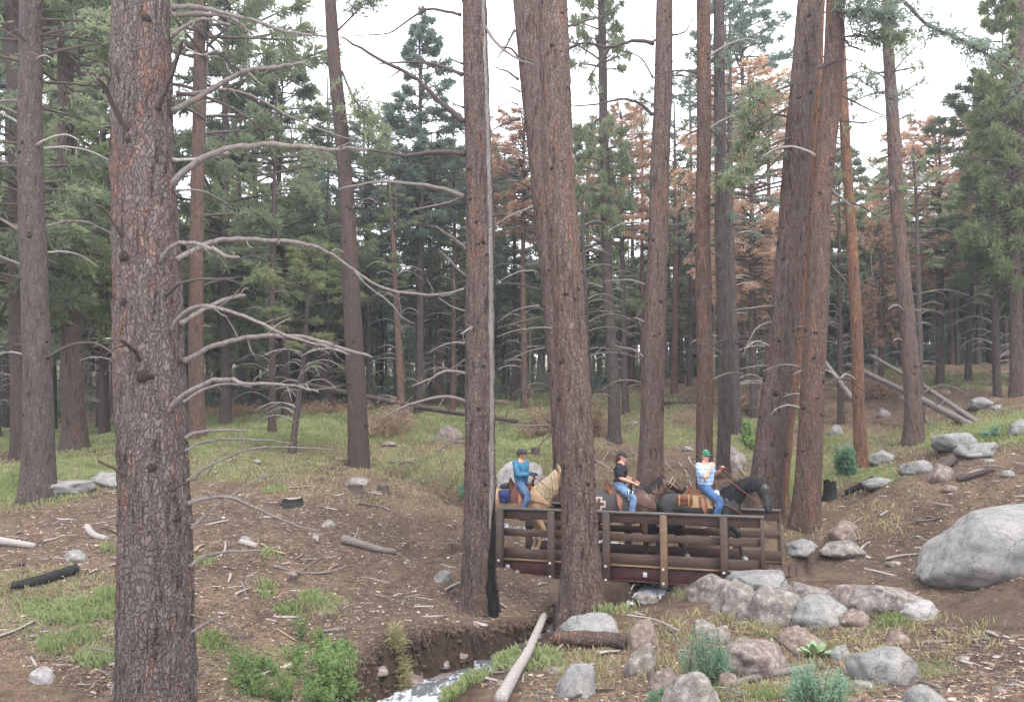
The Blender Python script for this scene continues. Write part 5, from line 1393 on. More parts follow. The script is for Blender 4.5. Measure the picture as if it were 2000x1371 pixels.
def shrub(label, px, py, w, h, mat, seed, n, leaf=(.05, .025), name='shrub', stems=30, up=.6, Yo=None, dep=.8, round_=True):
    b = G(px, py) if Yo is None else onground(px, Yo)
    rg = np.random.default_rng(seed); W = w / F_PX * b.y / 2; Hh = h / F_PX * b.y
    root = empty(name, b, label, 'shrub')
    tips = []; mb = MB(); cl = [(rg.uniform(-.75, .75), rg.uniform(-.75, .75), rg.uniform(.35, 1.0)) for _ in range(max(3, stems // 5))]
    for k in range(stems):
        q = cl[k % len(cl)]; x = (q[0] + rg.normal(0, .16)) * W; y = (q[1] + rg.normal(0, .16)) * W * dep
        hz = Hh * q[2] * rg.uniform(.4, 1.25)
        gz = h1(b.x + x, b.y + y) - b.z
        x0, y0 = (q[0] * .9) * W, (q[1] * .9) * W * dep; g0 = h1(b.x + x0, b.y + y0) - b.z
        p = np.array([[x0, y0, g0 - .02], [(x + x0) / 2, (y + y0) / 2, g0 + hz * .55], [x, y, max(gz, g0) + hz * .98]])
        mb.tube(p, [.006, .004, .002], 4, cap=False); tips.append(p)
    mb.build('stems', M_limb if name == 'shrub' else M_dead, root)
    u = .15 + .85 * rg.random(n) ** .8; t = rg.integers(0, stems, n); T_ = np.array(tips)
    c = np.where(u[:, None] < .5, T_[t, 0] + (T_[t, 1] - T_[t, 0]) * u[:, None] * 2, T_[t, 1] + (T_[t, 2] - T_[t, 1]) * (u[:, None] * 2 - 1))
    c = c + rg.normal(0, .045, (n, 3)) * (Hh + .3)
    D = rg.normal(0, 1, (n, 3)); D[:, 2] = np.abs(D[:, 2]) * up + .1; D /= np.linalg.norm(D, axis=1)[:, None]
    V, Q = tufts(c, D, 3, leaf[0], leaf[1], rg, .1)
    mobj('leaves', npmesh('leaves', V, Q), mat, root)
    return root
shrub('wide leafy green shrub at the bottom, between the huge pine and the creek', 560, 1352, 280, 45, M_bush, 1, 2400, (.045, .016), stems=110, dep=.7)
shrub('leafy green shrub leaning over the creek water at the bottom', 665, 1362, 130, 75, M_bush, 2, 1700, (.05, .02), stems=60, dep=.6)
shrub('low green creeper above the wide leafy shrub on the bank', 630, 1285, 150, 45, M_bush, 6, 1700, (.045, .018), stems=60)
shrub('feathery blue-green bush, taller one, behind the large bottom-edge boulder', 1372, 1335, 100, 110, M_sage, 3, 1500, (.055, .008), stems=60)
shrub('feathery blue-green bush at the bottom, under the broad-leaved plant', 1592, 1375, 130, 62, M_sage, 4, 1300, (.06, .008), stems=60)
shrub('small blue-green seedling tuft at the bottom centre-right', 1283, 1368, 50, 24, M_sage, 5, 350, (.06, .008), stems=14)
shrub('dark green shrub at the foot of the orange-barked pine', 1662, 925, 44, 60, M_sage, 7, 1500, (.09, .03), stems=20)
shrub('small dark shrub on the dirt just left of the burnt-footed pine', 905, 970, 34, 34, M_sage, 8, 600, (.08, .02), stems=12)
shrub('broad leafed green shrub on the slope behind the pale slim trunk', 1450, 868, 60, 34, M_bush, 9, 900, (.14, .08), stems=14)
shrub('drooping dry-green grass clump hanging at the dark creek bank', 780, 1295, 30, 60, M_grassd, 10, 500, (.16, .012), name='shrub', stems=14)
shrub('thin green weed on the crest of the right slope', 1935, 852, 40, 18, M_sage, 12, 400, (.08, .02), stems=12)
# broad-leaved plant
def leaf_plant(label, px, py, s, seed):
    b = G(px, py); root = empty('broad_leaved_plant', b, label, 'plant'); rg = np.random.default_rng(seed)
    t = NT('broad_leaf').set(Roughness=.6); f = t.noise(t.mapping((1, 1, 1)), 12, 3)
    t.color(t.mix(f, (.12, .19, .09), (.24, .31, .17)))
    for k in range(15):
        a = k * 2.4 + rg.uniform(-.3, .3); L = s * rg.uniform(.6, 1.1); w = L * .22; e = rg.uniform(.35, 1.3)
        d = np.array([math.cos(a) * math.cos(e), math.sin(a) * math.cos(e), math.sin(e)]); sd = np.array([-math.sin(a), math.cos(a), 0])
        nn = np.cross(sd, d); V = []
        for i in range(8):
            u = i / 7; wd = w * math.sin(PI * (u * .9 + .06)) ** .7
            c = d * L * u + np.array([0, 0, -.28 * L * u * u]) + np.array([math.cos(a), math.sin(a), 0]) * .02
            for q in (-1, 0, 1): V.append(c + sd * wd * q + nn * (.02 * abs(q)))
            for q in (1, 0, -1): V.append(c + sd * wd * q + nn * (.02 * abs(q)) - nn * .012)
        Q = []
        for i in range(7):
            for q in range(6): Q.append((i * 6 + q, i * 6 + (q + 1) % 6, i * 6 + 6 + (q + 1) % 6, i * 6 + 6 + q))
        mb = MB(); mb.add(V, Q); mb.build('leaf', t.m, root)
leaf_plant('pale green plant with broad upright leaves among the foreground rocks', 1592, 1280, .30, 1)

# ================================================================== footbridge
def mat_board(name, a, b, sc=1.0):
    t = NT(name).set(Roughness=.75)
    v = t.mapping((.5, 6, 6)); v2 = t.mapping((6, 6, .5))
    f = t.noise(v, 6 * sc, 5, .65); g = t.noise(t.mapping((1, 1, 1)), 2.2, 4, .6)
    c = t.mix(t.ramp(f, [(.3, 0.0), (.7, 1.0)]), a, b)
    c = t.mix(.6, c, t.ramp(g, [(.3, .55), (.7, 1.5)]), 'MULTIPLY')
    t.color(c); t.bump(f, .35, .004); return t.m
M_board = mat_board('stained_board', (.038, .020, .014), (.08, .045, .031))
M_cap = mat_board('cap_board', (.05, .042, .040), (.095, .08, .075))
M_post = mat_board('post_wood', (.042, .028, .021), (.085, .055, .040))
M_postl = mat_board('post_wood_light', (.11, .068, .040), (.19, .12, .068))
M_beam = mat_simple('beam_red_brown', (.058, .021, .019), .6, .5, 5, .3)
M_bolt = mat_simple('bolt_steel', (.42, .40, .37), .5, .3, 30, .1); 
M_plate = mat_simple('plate_steel', (.42, .44, .46), .5, .4, 30, .1)
bridge = empty('footbridge', bp(0, 0, 0), 'low wooden footbridge with brown slatted railings over the creek', 'footbridge', rz=math.atan2(AX.y, AX.x))
# local: x along, y across (away), z up
def bpart(name, mat, c, sx, sy, sz, parent=None, rot=None, label=None, bev=.006):
    mb = MB(); mb.box((0, 0, 0), sx, sy, sz, rot, bev=bev); o = mb.build(name, mat, parent or bridge, c, smooth=False)
    if label: o['label'] = label
    return o
NS = [.03, 1.17, 2.35, 3.52, 4.70]
for side, y0, x0, x1 in ((0, 0.0, -.03, 5.47), (1, BW, .12, 5.78)):
    out = -1 if side == 0 else 1
    bpart('cap_rail', M_cap, ((x0 + x1) / 2, y0 + out * .02, 1.105), x1 - x0, .19, .04)
    for zc, hh in ((.985, .19), (.60, .15), (.165, .20)):
        bpart('rail_board', M_board, ((x0 + x1) / 2, y0 - out * .0, zc), x1 - x0 - .04, .038, hh)
    bpart('toe_board', M_postl if side == 0 else M_board, ((x0 + x1) / 2, y0 + out * .01, .035), x1 - x0 - .02, .13, .035)
    bpart('beam', M_beam, ((x0 + x1) / 2, y0 - out * .02, -.135), x1 - x0 - .04, .05, .26)
    bpart('beam', M_beam, ((x0 + x1) / 2, y0 + out * .03, -.268), x1 - x0 - .04, .14, .012)
    ps = NS if side == 0 else [.2, 1.35, 2.52, 3.70, 4.86]
    for i, s in enumerate(ps):
        po = bpart('post', M_postl if (side == 0 and i == 3) else M_post, (s, y0 + out * .105, .375), .14, .15, 1.42, bev=.02 if i == 3 else .008)
        if side == 0:
            for zz in (.02, -.255):
                for dx in ((0,) if i else (-.0,)):
                    mb = MB(); mb.tube([(0, -.006, 0), (0, .02, 0)], [.028, .028], 12); mb.build('bolt', M_bolt, po, (dx - .01, -.092, zz - .375 + .0))
    bpart('post', M_post, (x1 - .045, y0 + out * .05, .53), .075, .10, 1.10)
    if side == 0:
        for s in (.17, 3.12, 4.52):
            bpart('plate', M_plate, (s, y0 + .005 - .03, -.13), .085, .012, .10)
mbd = MB(); k = 0; x = -.55
rsd = random.Random(4)
while x < 6.1:
    w = .14; mbd.box((x + w / 2, BW / 2, -.022 + rsd.uniform(-.004, .004)), w - .012, BW - .06, .045); x += w
mbd.build('deck', M_board, bridge, smooth=False)
bpart('abutment', M_board, (-.15, BW / 2, -.24), .18, BW + .5, .35)
bpart('abutment', M_board, (5.55, BW / 2, -.24), .18, BW + .5, .35)

# roots and sods hanging at the eroded far bank of the creek
def bank_roots():
    rg = np.random.default_rng(21)
    E = []
    for px in np.linspace(700, 1075, 60):
        g = None
        for py in range(1200, 1330, 4):      # upper edge of the cut
            q = G(px, py); d, cz, cw = creek_d(np.array([q.x]), np.array([q.y]))
            if float(d[0]) < float(cw[0]) + .34: g = q; break
        if g is not None: E.append(np.array(tuple(g)))
    b = Vector(E[len(E) // 2]); mb = MB(); mg = MB()
    for k in range(110):
        e = E[rg.integers(len(E))] - np.array(tuple(b)); L = rg.uniform(.15, .5); dx = rg.uniform(-.25, .25)
        p = [e + np.array([0, .12, .05]), e + np.array([dx * .2, -.06, .03]), e + np.array([dx * .6, -.12, -.4 * L]), e + np.array([dx, -.13 + rg.uniform(-.05, .03), -L])]
        r = rg.uniform(.004, .016); mb.tube(_dense([tuple(q) for q in p], 3), np.linspace(r, r * .4, 10), 5, cap=False)
    mb.tube(_dense([tuple(e - np.array(tuple(b)) + np.array([0, .05, -.02])) for e in E[::6]], 4), .012, 5, cap=False)
    tag(mb.build('exposed_roots', M_deadd, None, tuple(b)), 'dark thin roots hanging over the eroded creek bank', 'roots')
    C = np.array([E[rg.integers(len(E))] + rg.normal(0, 1, 3) * np.array([.08, .06, .02]) for _ in range(420)]) - np.array(tuple(b))
    D = np.tile([0, -.6, -.5], (len(C), 1)); V, Q = tufts(C, D, 5, .11, .006, rg, .1)
    tag(mobj('hanging_needle_mat', npmesh('hanging_needle_mat', V, Q), M_brush, None, tuple(b)), 'brown needle mat fraying over the edge of the creek bank', 'litter', kind='stuff')
bank_roots()
for i, (x, y, w, h, m) in enumerate([(742,1326,30,14,M_rockd),(905,1284,26,12,M_rockd),(1030,1247,30,16,M_rockd),(868,1304,24,12,M_rockd)]):
    rock(place_label('small dark wet rock in the creek cut', x, y), x - w / 2, x + w / 2, y - h, y, m, seed=700 + i, sub=3, name='stone')
def bank_clods():
    rg = np.random.default_rng(8); mb = MB(); n = 0
    X = rg.uniform(-3.2, 1.6, 9000); Y = rg.uniform(11.8, 15.6, 9000)
    d, cz, cw = creek_d(X, Y); k = (d > cw - .02) & (d < cw + .42) & (near_side(X, Y) < 0)
    X, Y = X[k][:620], Y[k][:620]; Z = terr(X, Y)
    for x, y, z in zip(X, Y, Z):
        r = rg.uniform(.012, .05); bm = MB()
        a = rg.uniform(0, 6.28, 3); V = []
        for u in range(4):
            for t in range(6):
                q = r * math.sin(PI * (u + .6) / 4.2) * rg.uniform(.7, 1.25); V.append((x + q * math.cos(t * PI / 3) * 1.2, y + q * math.sin(t * PI / 3), z + r * math.cos(PI * (u + .6) / 4.2) * rg.uniform(.6, 1.0)))
        Q = [(u * 6 + t, u * 6 + (t + 1) % 6, u * 6 + 6 + (t + 1) % 6, u * 6 + 6 + t) for u in range(3) for t in range(6)] + [(0, 5, 4, 3), (0, 3, 2, 1)]
        mb.add(V, Q, m=int(rg.random() < .5))
    tag(mb.build('bank_clods', [mat_simple('dark_soil', (.035, .024, .018), 1, .6, 20, .4), mat_simple('brown_soil', (.075, .05, .035), 1, .6, 20, .4)]), 'crumbling dark soil clods on the eroded creek bank', 'soil', kind='stuff')
bank_clods()
# ================================================================== bodies: lofts fused into one skin
def loft(mb, pts, ra, rb, seg=14, lat=(0, 1, 0), m=0):
    """tube along pts: ra = half-size along the lateral axis, rb = half-size in the other direction"""
    pts = np.asarray(pts, float); n = len(pts)
    ra = np.broadcast_to(np.asarray(ra, float), (n,)).copy(); rb = np.broadcast_to(np.asarray(rb, float), (n,)).copy()
    if n > 2:
        k = 4; t = np.arange((n - 1) * k + 1) / k
        pts = _dense([tuple(p) for p in pts], k); ra = np.interp(t, np.arange(n), ra); rb = np.interp(t, np.arange(n), rb)
    tan = np.gradient(pts, axis=0); tan /= np.linalg.norm(tan, axis=1)[:, None] + 1e-9
    lat = np.asarray(lat, float)
    a = lat[None] - (tan @ lat)[:, None] * tan
    bad = np.linalg.norm(a, axis=1) < .2; a[bad] = np.cross(tan[bad], [1, 0, 0]); a /= np.linalg.norm(a, axis=1)[:, None] + 1e-9
    b = np.cross(tan, a)
    # rounded ends
    for e, sgn in ((0, -1), (-1, 1)):
        pass
    p0 = [pts[0] - tan[0] * min(ra[0], rb[0]) * f for f in (.75, .5)]; p1 = [pts[-1] + tan[-1] * min(ra[-1], rb[-1]) * f for f in (.5, .75)]
    pts = np.concatenate([p0, pts, p1]); a = np.concatenate([[a[0]] * 2, a, [a[-1]] * 2]); b = np.concatenate([[b[0]] * 2, b, [b[-1]] * 2])
    ra = np.concatenate([[ra[0] * .45, ra[0] * .8], ra, [ra[-1] * .8, ra[-1] * .45]]); rb = np.concatenate([[rb[0] * .45, rb[0] * .8], rb, [rb[-1] * .8, rb[-1] * .45]])
    n = len(pts); th = np.arange(seg) * 2 * PI / seg
    V = (pts[:, None] + ra[:, None, None] * np.cos(th)[None, :, None] * a[:, None] + rb[:, None, None] * np.sin(th)[None, :, None] * b[:, None]).reshape(-1, 3)
    i = np.arange(n - 1)[:, None] * seg; j = np.arange(seg)[None]; k = (j + 1) % seg
    Q = np.stack([i + j, i + k, i + seg + k, i + seg + j], -1).reshape(-1, 4)
    V = np.concatenate([V, pts[:1], pts[-1:]])
    T = [(n * seg, (q + 1) % seg, q) for q in range(seg)] + [(n * seg + 1, (n - 1) * seg + q, (n - 1) * seg + (q + 1) % seg) for q in range(seg)]
    mb.add(V, Q, T, m)
def ball(mb, c, r, seg=14):
    r = np.asarray(r if isinstance(r, (tuple, list)) else (r, r, r), float)
    u = np.linspace(-1, 1, 9); z = np.sin(u * PI / 2); q = np.cos(u * PI / 2)
    th = np.arange(seg) * 2 * PI / seg
    V = []
    for k in range(1, 8):
        for t in th: V.append((c[0] + r[0] * q[k] * math.cos(t), c[1] + r[1] * q[k] * math.sin(t), c[2] + r[2] * z[k]))
    V += [(c[0], c[1], c[2] - r[2]), (c[0], c[1], c[2] + r[2])]
    i = np.arange(6)[:, None] * seg; j = np.arange(seg)[None]; k = (j + 1) % seg
    Q = np.stack([i + j, i + k, i + seg + k, i + seg + j], -1).reshape(-1, 4)
    T = [(7 * seg, (a + 1) % seg, a) for a in range(seg)] + [(7 * seg + 1, 6 * seg + a, 6 * seg + (a + 1) % seg) for a in range(seg)]
    mb.add(V, Q, T)
def fused(name, mb, voxel, mat, parent, smooth=3):
    me = mb.mesh(name); tmp = bpy.data.objects.new('tmp', me); COL.objects.link(tmp)
    r = tmp.modifiers.new('r', 'REMESH'); r.mode = 'VOXEL'; r.voxel_size = voxel; r.use_smooth_shade = True
    s = tmp.modifiers.new('s', 'SMOOTH'); s.iterations = smooth; s.factor = .5
    bpy.context.view_layer.update()
    dg = bpy.context.evaluated_depsgraph_get()
    out = bpy.data.meshes.new_from_object(tmp.evaluated_get(dg))
    bpy.data.objects.remove(tmp); out.name = name; out.materials.clear()
    return mobj(name, out, mat, parent)
def coat(name, c, c2, legs=None, legz=.55, rough=.45, white=None):
    t = NT(name).set(Roughness=rough); t.b.inputs['Specular IOR Level'].default_value = .35
    v = t.mapping((1, 1, 1)); col = t.mix(t.ramp(t.noise(v, 2.5, 4), [(.35, 0.0), (.65, 1.0)]), c, c2)
    col = t.mix(.25, col, t.ramp(t.noise(v, 60, 3), [(.3, .6), (.7, 1.4)]), 'MULTIPLY')
    sp = t.n.new('ShaderNodeSeparateXYZ'); t.link(v, sp.inputs[0])
    zz = t.math('ADD', sp.outputs[2], t.math('MULTIPLY', t.noise(v, 9, 3), .12))
    if legs: col = t.mix(t.ramp(zz, [(legz - .12, 1.0), (legz + .12, 0.0)]), col, legs)
    if white: col = t.mix(t.ramp(zz, [(.24, 1.0), (.28, 0.0)]), col, white)
    hoof = t.ramp(zz, [(.105, 1.0), (.115, 0.0)])
    t.color(t.mix(hoof, col, (.05, .04, .035)))
    return t.m
M_hair_c = mat_simple('mane_cream', (.43, .345, .225), .6, .3, 40, 0)
M_hair_b = mat_simple('mane_black', (.012, .011, .012), .5, .3, 40, 0)
M_leather = mat_simple('leather_brown', (.14, .055, .032), .5, .4, 25, .2)
M_leatherl = mat_simple('leather_tan', (.34, .20, .09), .6, .3, 25, .2)
M_leatherd = mat_simple('leather_dark', (.035, .022, .018), .5, .3, 25, .2)
M_metal = mat_simple('buckle_steel', (.5, .5, .5), .3, .1, 10, 0)
BROT = math.atan2(AX.y, AX.x)
def s_of_px(px, w=BW / 2):
    u = (px - CXP) / F_PX; a0 = BA + PP * w
    # (a0.x + AX.x s) = u' (a0.y + AX.y s), dep ~ Y
    return (u * a0.y - a0.x) / (AX.x - u * AX.y)
def strands(root, name, lines, w, mat, seed, n_per=1, jit=.02):
    rg = np.random.default_rng(seed); mb = MB()
    for ln in lines:
        for _ in range(n_per):
            p = np.array(ln, float) + rg.normal(0, jit, (len(ln), 3)) * np.linspace(.4, 1.3, len(ln))[:, None]
            p = _dense([tuple(q) for q in p], 3)
            mb.tube(p, np.linspace(w, w * .35, len(p)), 5, cap=False, flat=.6)
    return mb.build(name, mat, root)
def horse(label, px, coatm, hairm, neck, head, legs, tail=True, y_off=0.0, yaw_head=0.0, mane_side=-1, muzz=None, scale=1.0, mane_len=.3, forelock=True, z=0.0):
    s = s_of_px(px); loc = bp(s, BW / 2 + y_off, z)
    root = empty('horse', loc, label, 'horse', rz=BROT)
    mb = MB()
    # trunk
    xs = [-.80, -.72, -.55, -.34, -.08, .18, .42, .60, .74]
    zc = [1.24, 1.22, 1.19, 1.17, 1.12, 1.12, 1.16, 1.17, 1.14]
    hh = [.14, .23, .30, .30, .30, .33, .35, .33, .22]
    ww = [.12, .20, .26, .275, .28, .27, .24, .22, .17]
    loft(mb, [(a, 0, b) for a, b in zip(xs, zc)], ww, hh, 20)
    loft(mb, [(.25, 0, 1.38), (.45, 0, 1.44), (.62, 0, 1.38)], [.09, .10, .12], [.06, .10, .14])
    for sy in (-1, 1):
        loft(mb, [(-.52, sy * .13, 1.22), (-.52, sy * .15, 1.0), (-.5, sy * .14, .84)], [.13, .13, .09], [.21, .19, .12])
        loft(mb, [(.55, sy * .12, 1.22), (.56, sy * .14, 1.02), (.55, sy * .13, .86)], [.11, .10, .075], [.16, .13, .09])
    # neck and head: lists of (x, y, z, lateral, depth)
    N = np.array(neck, float); loft(mb, N[:, :3], N[:, 3], N[:, 4], 18)
    Hd = np.array(head, float); loft(mb, Hd[:, :3], Hd[:, 3], Hd[:, 4], 16)
    tip = Hd[-1, :3]; d = Hd[-1, :3] - Hd[0, :3]; d /= np.linalg.norm(d)
    poll = Hd[0, :3]; lat = np.array([-d[1], d[0], 0]); lat = lat / (np.linalg.norm(lat) + 1e-9) if np.linalg.norm(lat) > .25 else np.array([0, 1, 0.])
    upv = np.cross(d, lat); upv = upv if upv[0] * d[2] < 0 or upv[2] > 0 else -upv
    cheek = Hd[1, :3]
    # legs: joints as (x, z) pairs: elbow/stifle, knee/hock, fetlock, hoof
    for (kind, sy, j) in legs:
        y = sy * .15
        if kind == 'f':
            P_ = [(j[0][0], y, j[0][1]), (j[1][0], y, j[1][1] + .06), (j[1][0], y, j[1][1]), ((j[1][0] + j[2][0]) / 2, y, (j[1][1] + j[2][1]) / 2), (j[2][0], y, j[2][1]), (j[3][0], y, j[3][1] + .06)]
            loft(mb, P_, [.075, .052, .05, .033, .042, .045], [.10, .058, .058, .036, .045, .052], 12)
        else:
            P_ = [(j[0][0], y, j[0][1]), ((j[0][0] + j[1][0]) / 2, y, (j[0][1] + j[1][1]) / 2), (j[1][0], y, j[1][1]), ((j[1][0] + j[2][0]) / 2, y, (j[1][1] + j[2][1]) / 2), (j[2][0], y, j[2][1]), (j[3][0], y, j[3][1] + .06)]
            loft(mb, P_, [.10, .065, .048, .035, .043, .045], [.15, .09, .066, .042, .048, .052], 12)
        h = j[3]; loft(mb, [(h[0] - .005, y, h[1] + .075), (h[0] + .02, y, h[1] + .0)], [.045, .058], [.05, .068], 12)
    # ears
    for sy in (-1, 1):
        e0 = poll + lat * sy * .05; e1 = e0 + np.array([0, 0, .06]) * 1 - d * .06 + lat * sy * .012; e2 = e0 - d * .14 + np.array([0, 0, .10])
        loft(mb, [e0, e1, e2], [.034, .034, .010], [.024, .022, .009], 8)
    body = fused('body', mb, .017, coatm, root, 4)
    # eyes
    for sy in (-1, 1):
        c = Hd[0, :3] + (Hd[-1, :3] - Hd[0, :3]) * .33 + lat * sy * (Hd[1, 3] * .93) + (-np.cross(lat, d)) * 0
        e = MB(); ball(e, c, .02, 8); e.build('eye', M_hair_b, root)
    # mane: from the crest of the neck
    rg = np.random.default_rng(int(px)); lines = []
    ns = len(N)
    crest = _dense([tuple(q) for q in N[:, :3]], 6); tans = np.gradient(crest, axis=0); tans /= np.linalg.norm(tans, axis=1)[:, None]
    dep = np.interp(np.arange(len(crest)) / 6, np.arange(ns), N[:, 4]); latw = np.interp(np.arange(len(crest)) / 6, np.arange(ns), N[:, 3])
    for i in range(3, len(crest)):
        up = np.cross(np.array([0, -1., 0]), tans[i]); up = up if up[2] > 0 or abs(up[2]) < .05 and up[0] > 0 else -up
        if up[2] < 0: up = -up
        for k in range(7):
            c = crest[i] + up * dep[i] * .93 + tans[i] * rg.uniform(-.05, .05)
            L = mane_len * rg.uniform(.7, 1.15)
            o = np.array([0, mane_side, 0.])
            lines.append([c - up * .01, c + up * .025 + o * .04, c + o * (latw[i] * .95 + .02) - up * dep[i] * .35 + np.array([0, 0, -.25 * L]), c + o * (latw[i] + .035) - up * dep[i] * .5 + np.array([0, 0, -.9 * L])])
    if forelock:
        for k in range(14):
            c = poll - d * .03; lines.append([c, c + d * .1 + np.array([.02, rg.uniform(-.04, .04), .03]), c + d * .26 + np.array([.05, rg.uniform(-.05, .05), 0])])
    strands(root, 'mane', lines, .011, hairm, int(px) + 1, 1, .012)
    if tail:
        ln = []
        for k in range(60):
            a, b = rg.uniform(-.05, .05), rg.uniform(-.06, .06)
            ln.append([(-.80, b * .3, 1.34), (-.90, b * .6, 1.27 + a * .3), (-.95 + a, b, 1.0), (-.93 + a * 1.5, b * 1.4, .7), (-.9 + a * 1.8, b * 1.2, .42 + a)])
        strands(root, 'tail', ln, .013, hairm, 5, 1, .01)
    root['p'] = 0; del root['p']
    return root, (poll, tip, d, lat, cheek, Hd, N)
def strap(root, name, pts, r, mat, seg=6, flat=.5, parent=None):
    mb = MB(); p = _dense([tuple(q) for q in pts], 5) if len(pts) > 2 else np.array(pts, float)
    mb.tube(p, r, seg, flat=flat); return mb.build(name, mat, parent or root)
def ring_strap(root, name, c, ax, ra, rb, lat, r, mat):
    """strap round a limb/neck/head at c, normal ax"""
    ax = np.asarray(ax, float); ax /= np.linalg.norm(ax); lat = np.asarray(lat, float); lat -= ax * (lat @ ax); lat /= np.linalg.norm(lat); b = np.cross(ax, lat)
    p = [np.asarray(c) + lat * ra * math.cos(t) + b * rb * math.sin(t) for t in np.linspace(0, 2 * PI, 25)]
    mb = MB(); mb.tube(p, r, 6, cap=False); return mb.build(name, mat, root)
def bridle(root, info, mat):
    poll, tip, d, lat, cheek, Hd, N = info
    at = lambda u: (np.array([np.interp(u * (len(Hd) - 1), np.arange(len(Hd)), Hd[:, k]) for k in range(5)]))
    mb = MB()
    for u, tilt in ((.18, 0), (.30, 0), (.72, 0)):
        q = at(u); b = np.cross(d, lat)
        p = [q[:3] + lat * (q[3] + .012) * math.cos(t) + b * (q[4] + .012) * math.sin(t) for t in np.linspace(0, 2 * PI, 21)]
        mb.tube(p, .009, 5, cap=False)
    for sy in (-1, 1):
        p = [at(u)[:3] + lat * sy * (at(u)[3] + .012) for u in (.05, .3, .5, .72, .86)]
        mb.tube(p, .009, 5)
    mb.build('bridle', mat, root)
def saddle(root, xo, seat_z, mat, horn=True, long_skirt=True, fender=True, bw=.285):
    mb = MB()
    # seat: swept dish with cantle and pommel
    V = []; nx, ny = 15, 15
    for i in range(nx):
        u = i / (nx - 1); x = -.27 + .52 * u
        zt = seat_z + .02 + .17 * max(0, (.22 - u) / .22) ** 1.3 + .11 * max(0, (u - .72) / .28) ** 1.3
        half = .19 - .05 * abs(u - .35)
        for j in range(ny):
            v = -1 + 2 * j / (ny - 1); V.append((xo + x, v * half, zt - (.16 + .1 * max(0, .2 - abs(u - .5))) * abs(v) ** 2.2))
    V = np.array(V); W = V.copy(); W[:, 2] -= .035
    i = np.arange(nx - 1)[:, None] * ny; j = np.arange(ny - 1)[None]
    Q = np.stack([i + j, i + j + 1, i + ny + j + 1, i + ny + j], -1).reshape(-1, 4)
    n = len(V); rim = list(range(ny)) + [k * ny + ny - 1 for k in range(1, nx)] + [(nx - 1) * ny + k for k in range(ny - 2, -1, -1)] + [k * ny for k in range(nx - 2, 0, -1)]
    E = [(rim[a], rim[(a + 1) % len(rim)], rim[(a + 1) % len(rim)] + n, rim[a] + n) for a in range(len(rim))]
    mb.add(np.concatenate([V, W]), np.concatenate([Q, Q[:, ::-1] + n, np.array(E)]))
    sd = mb.build('saddle', mat, root)
    mb = MB(); mb.tube([(xo + .24, 0, seat_z + .08), (xo + .27, 0, seat_z + .16), (xo + .30, 0, seat_z + .21)], [.035, .025, .04], 9); mb.build('horn', mat, sd)
    for sy in (-1, 1):
        if fender:
            mb = MB(); mb.tube(_dense([(xo + .02, sy * .2, seat_z - .1), (xo + .08, sy * (bw + .06), seat_z - .3), (xo + .13, sy * (bw + .08), seat_z - .55)], 4), .07, 8, flat=.18)
            mb.build('fender', mat, sd)
    return sd
def draped(root, name, x0, x1, zlow, mat, off=.02, top=1.46, wid=.285, parent=None, thick=.012, n=17, zc=1.14):
    """cloth hanging over the back"""
    V = []; nx = 9
    for i in range(nx):
        x = x0 + (x1 - x0) * i / (nx - 1)
        for j in range(n):
            a = PI * (-.08 + 1.16 * j / (n - 1)); y = -math.cos(a) * (wid + off); z = zc + math.sin(a) * (top - zc + off)
            if math.sin(a) < .25:
                f = (.25 - math.sin(a)) / .5; z = zc + .25 * (top - zc) - f * (zc + .25 * (top - zc) - zlow)
                y = math.copysign(wid + off + .006, y)
            V.append((x, y, z))
    V = np.array(V); i = np.arange(nx - 1)[:, None] * n; j = np.arange(n - 1)[None]
    Q = np.stack([i + j, i + j + 1, i + n + j + 1, i + n + j], -1).reshape(-1, 4)
    me = npmesh(name, V, Q); o = mobj(name, me, mat, parent or root)
    m = o.modifiers.new('t', 'SOLIDIFY'); m.thickness = thick; m.offset = 1
    return o
def pouch(root, name, c, sx, sy, sz, mat, parent=None, strapm=None):
    mb = MB(); mb.box((0, 0, 0), sx, sy, sz, bev=.03); o = mb.build(name, mat, parent or root, c)
    sub = o.modifiers.new('s', 'SUBSURF'); sub.levels = 1; sub.render_levels = 2
    if strapm:
        for dx in (-.28, .28):
            m2 = MB(); m2.box((dx * sx, -sy * .5 - .004, 0), .025, .012, sz * 1.02, bev=.004); m2.build('strap', strapm, o)
        m2 = MB(); m2.box((0, -sy * .5 - .002, sz * .18), sx * .96, .012, sz * .5, bev=.004); m2.build('flap', mat, o)
    return o

# --- palomino
M_palo = coat('palomino_coat', (.235, .145, .078), (.30, .195, .108), None, white=(.5, .4, .3))
neck = [(.50,0,1.20,.17,.30),(.72,0,1.38,.125,.235),(.92,0,1.60,.095,.175),(1.08,0,1.79,.08,.135)]
head = [(1.10,0,1.84,.075,.10),(1.20,0,1.72,.10,.135),(1.32,0,1.55,.075,.095),(1.42,0,1.40,.062,.075),(1.46,0,1.34,.05,.055)]
legs = [('f',-1,[(.56,.9),(.74,.58),(.62,.24),(.56,.08)]),('f',1,[(.55,.9),(.50,.5),(.42,.17),(.40,.03)]),('h',-1,[(-.5,.86),(-.78,.55),(-.80,.17),(-.78,.03)]),('h',1,[(-.48,.86),(-.55,.52),(-.42,.16),(-.38,.03)])]
H1, I1 = horse('golden palomino horse with cream mane, its face hidden by the leaning pine', 1003, M_palo, M_hair_c, neck, head, legs, mane_len=.42)
bridle(H1, I1, M_leather)
M_pad1 = mat_simple('saddle_pad_rust', (.11, .04, .03), .9, .3, 30, .2)
draped(H1, 'saddle_pad', -.02, .44, 1.22, M_pad1, top=1.475)
saddle(H1, .20, 1.53, M_leather)
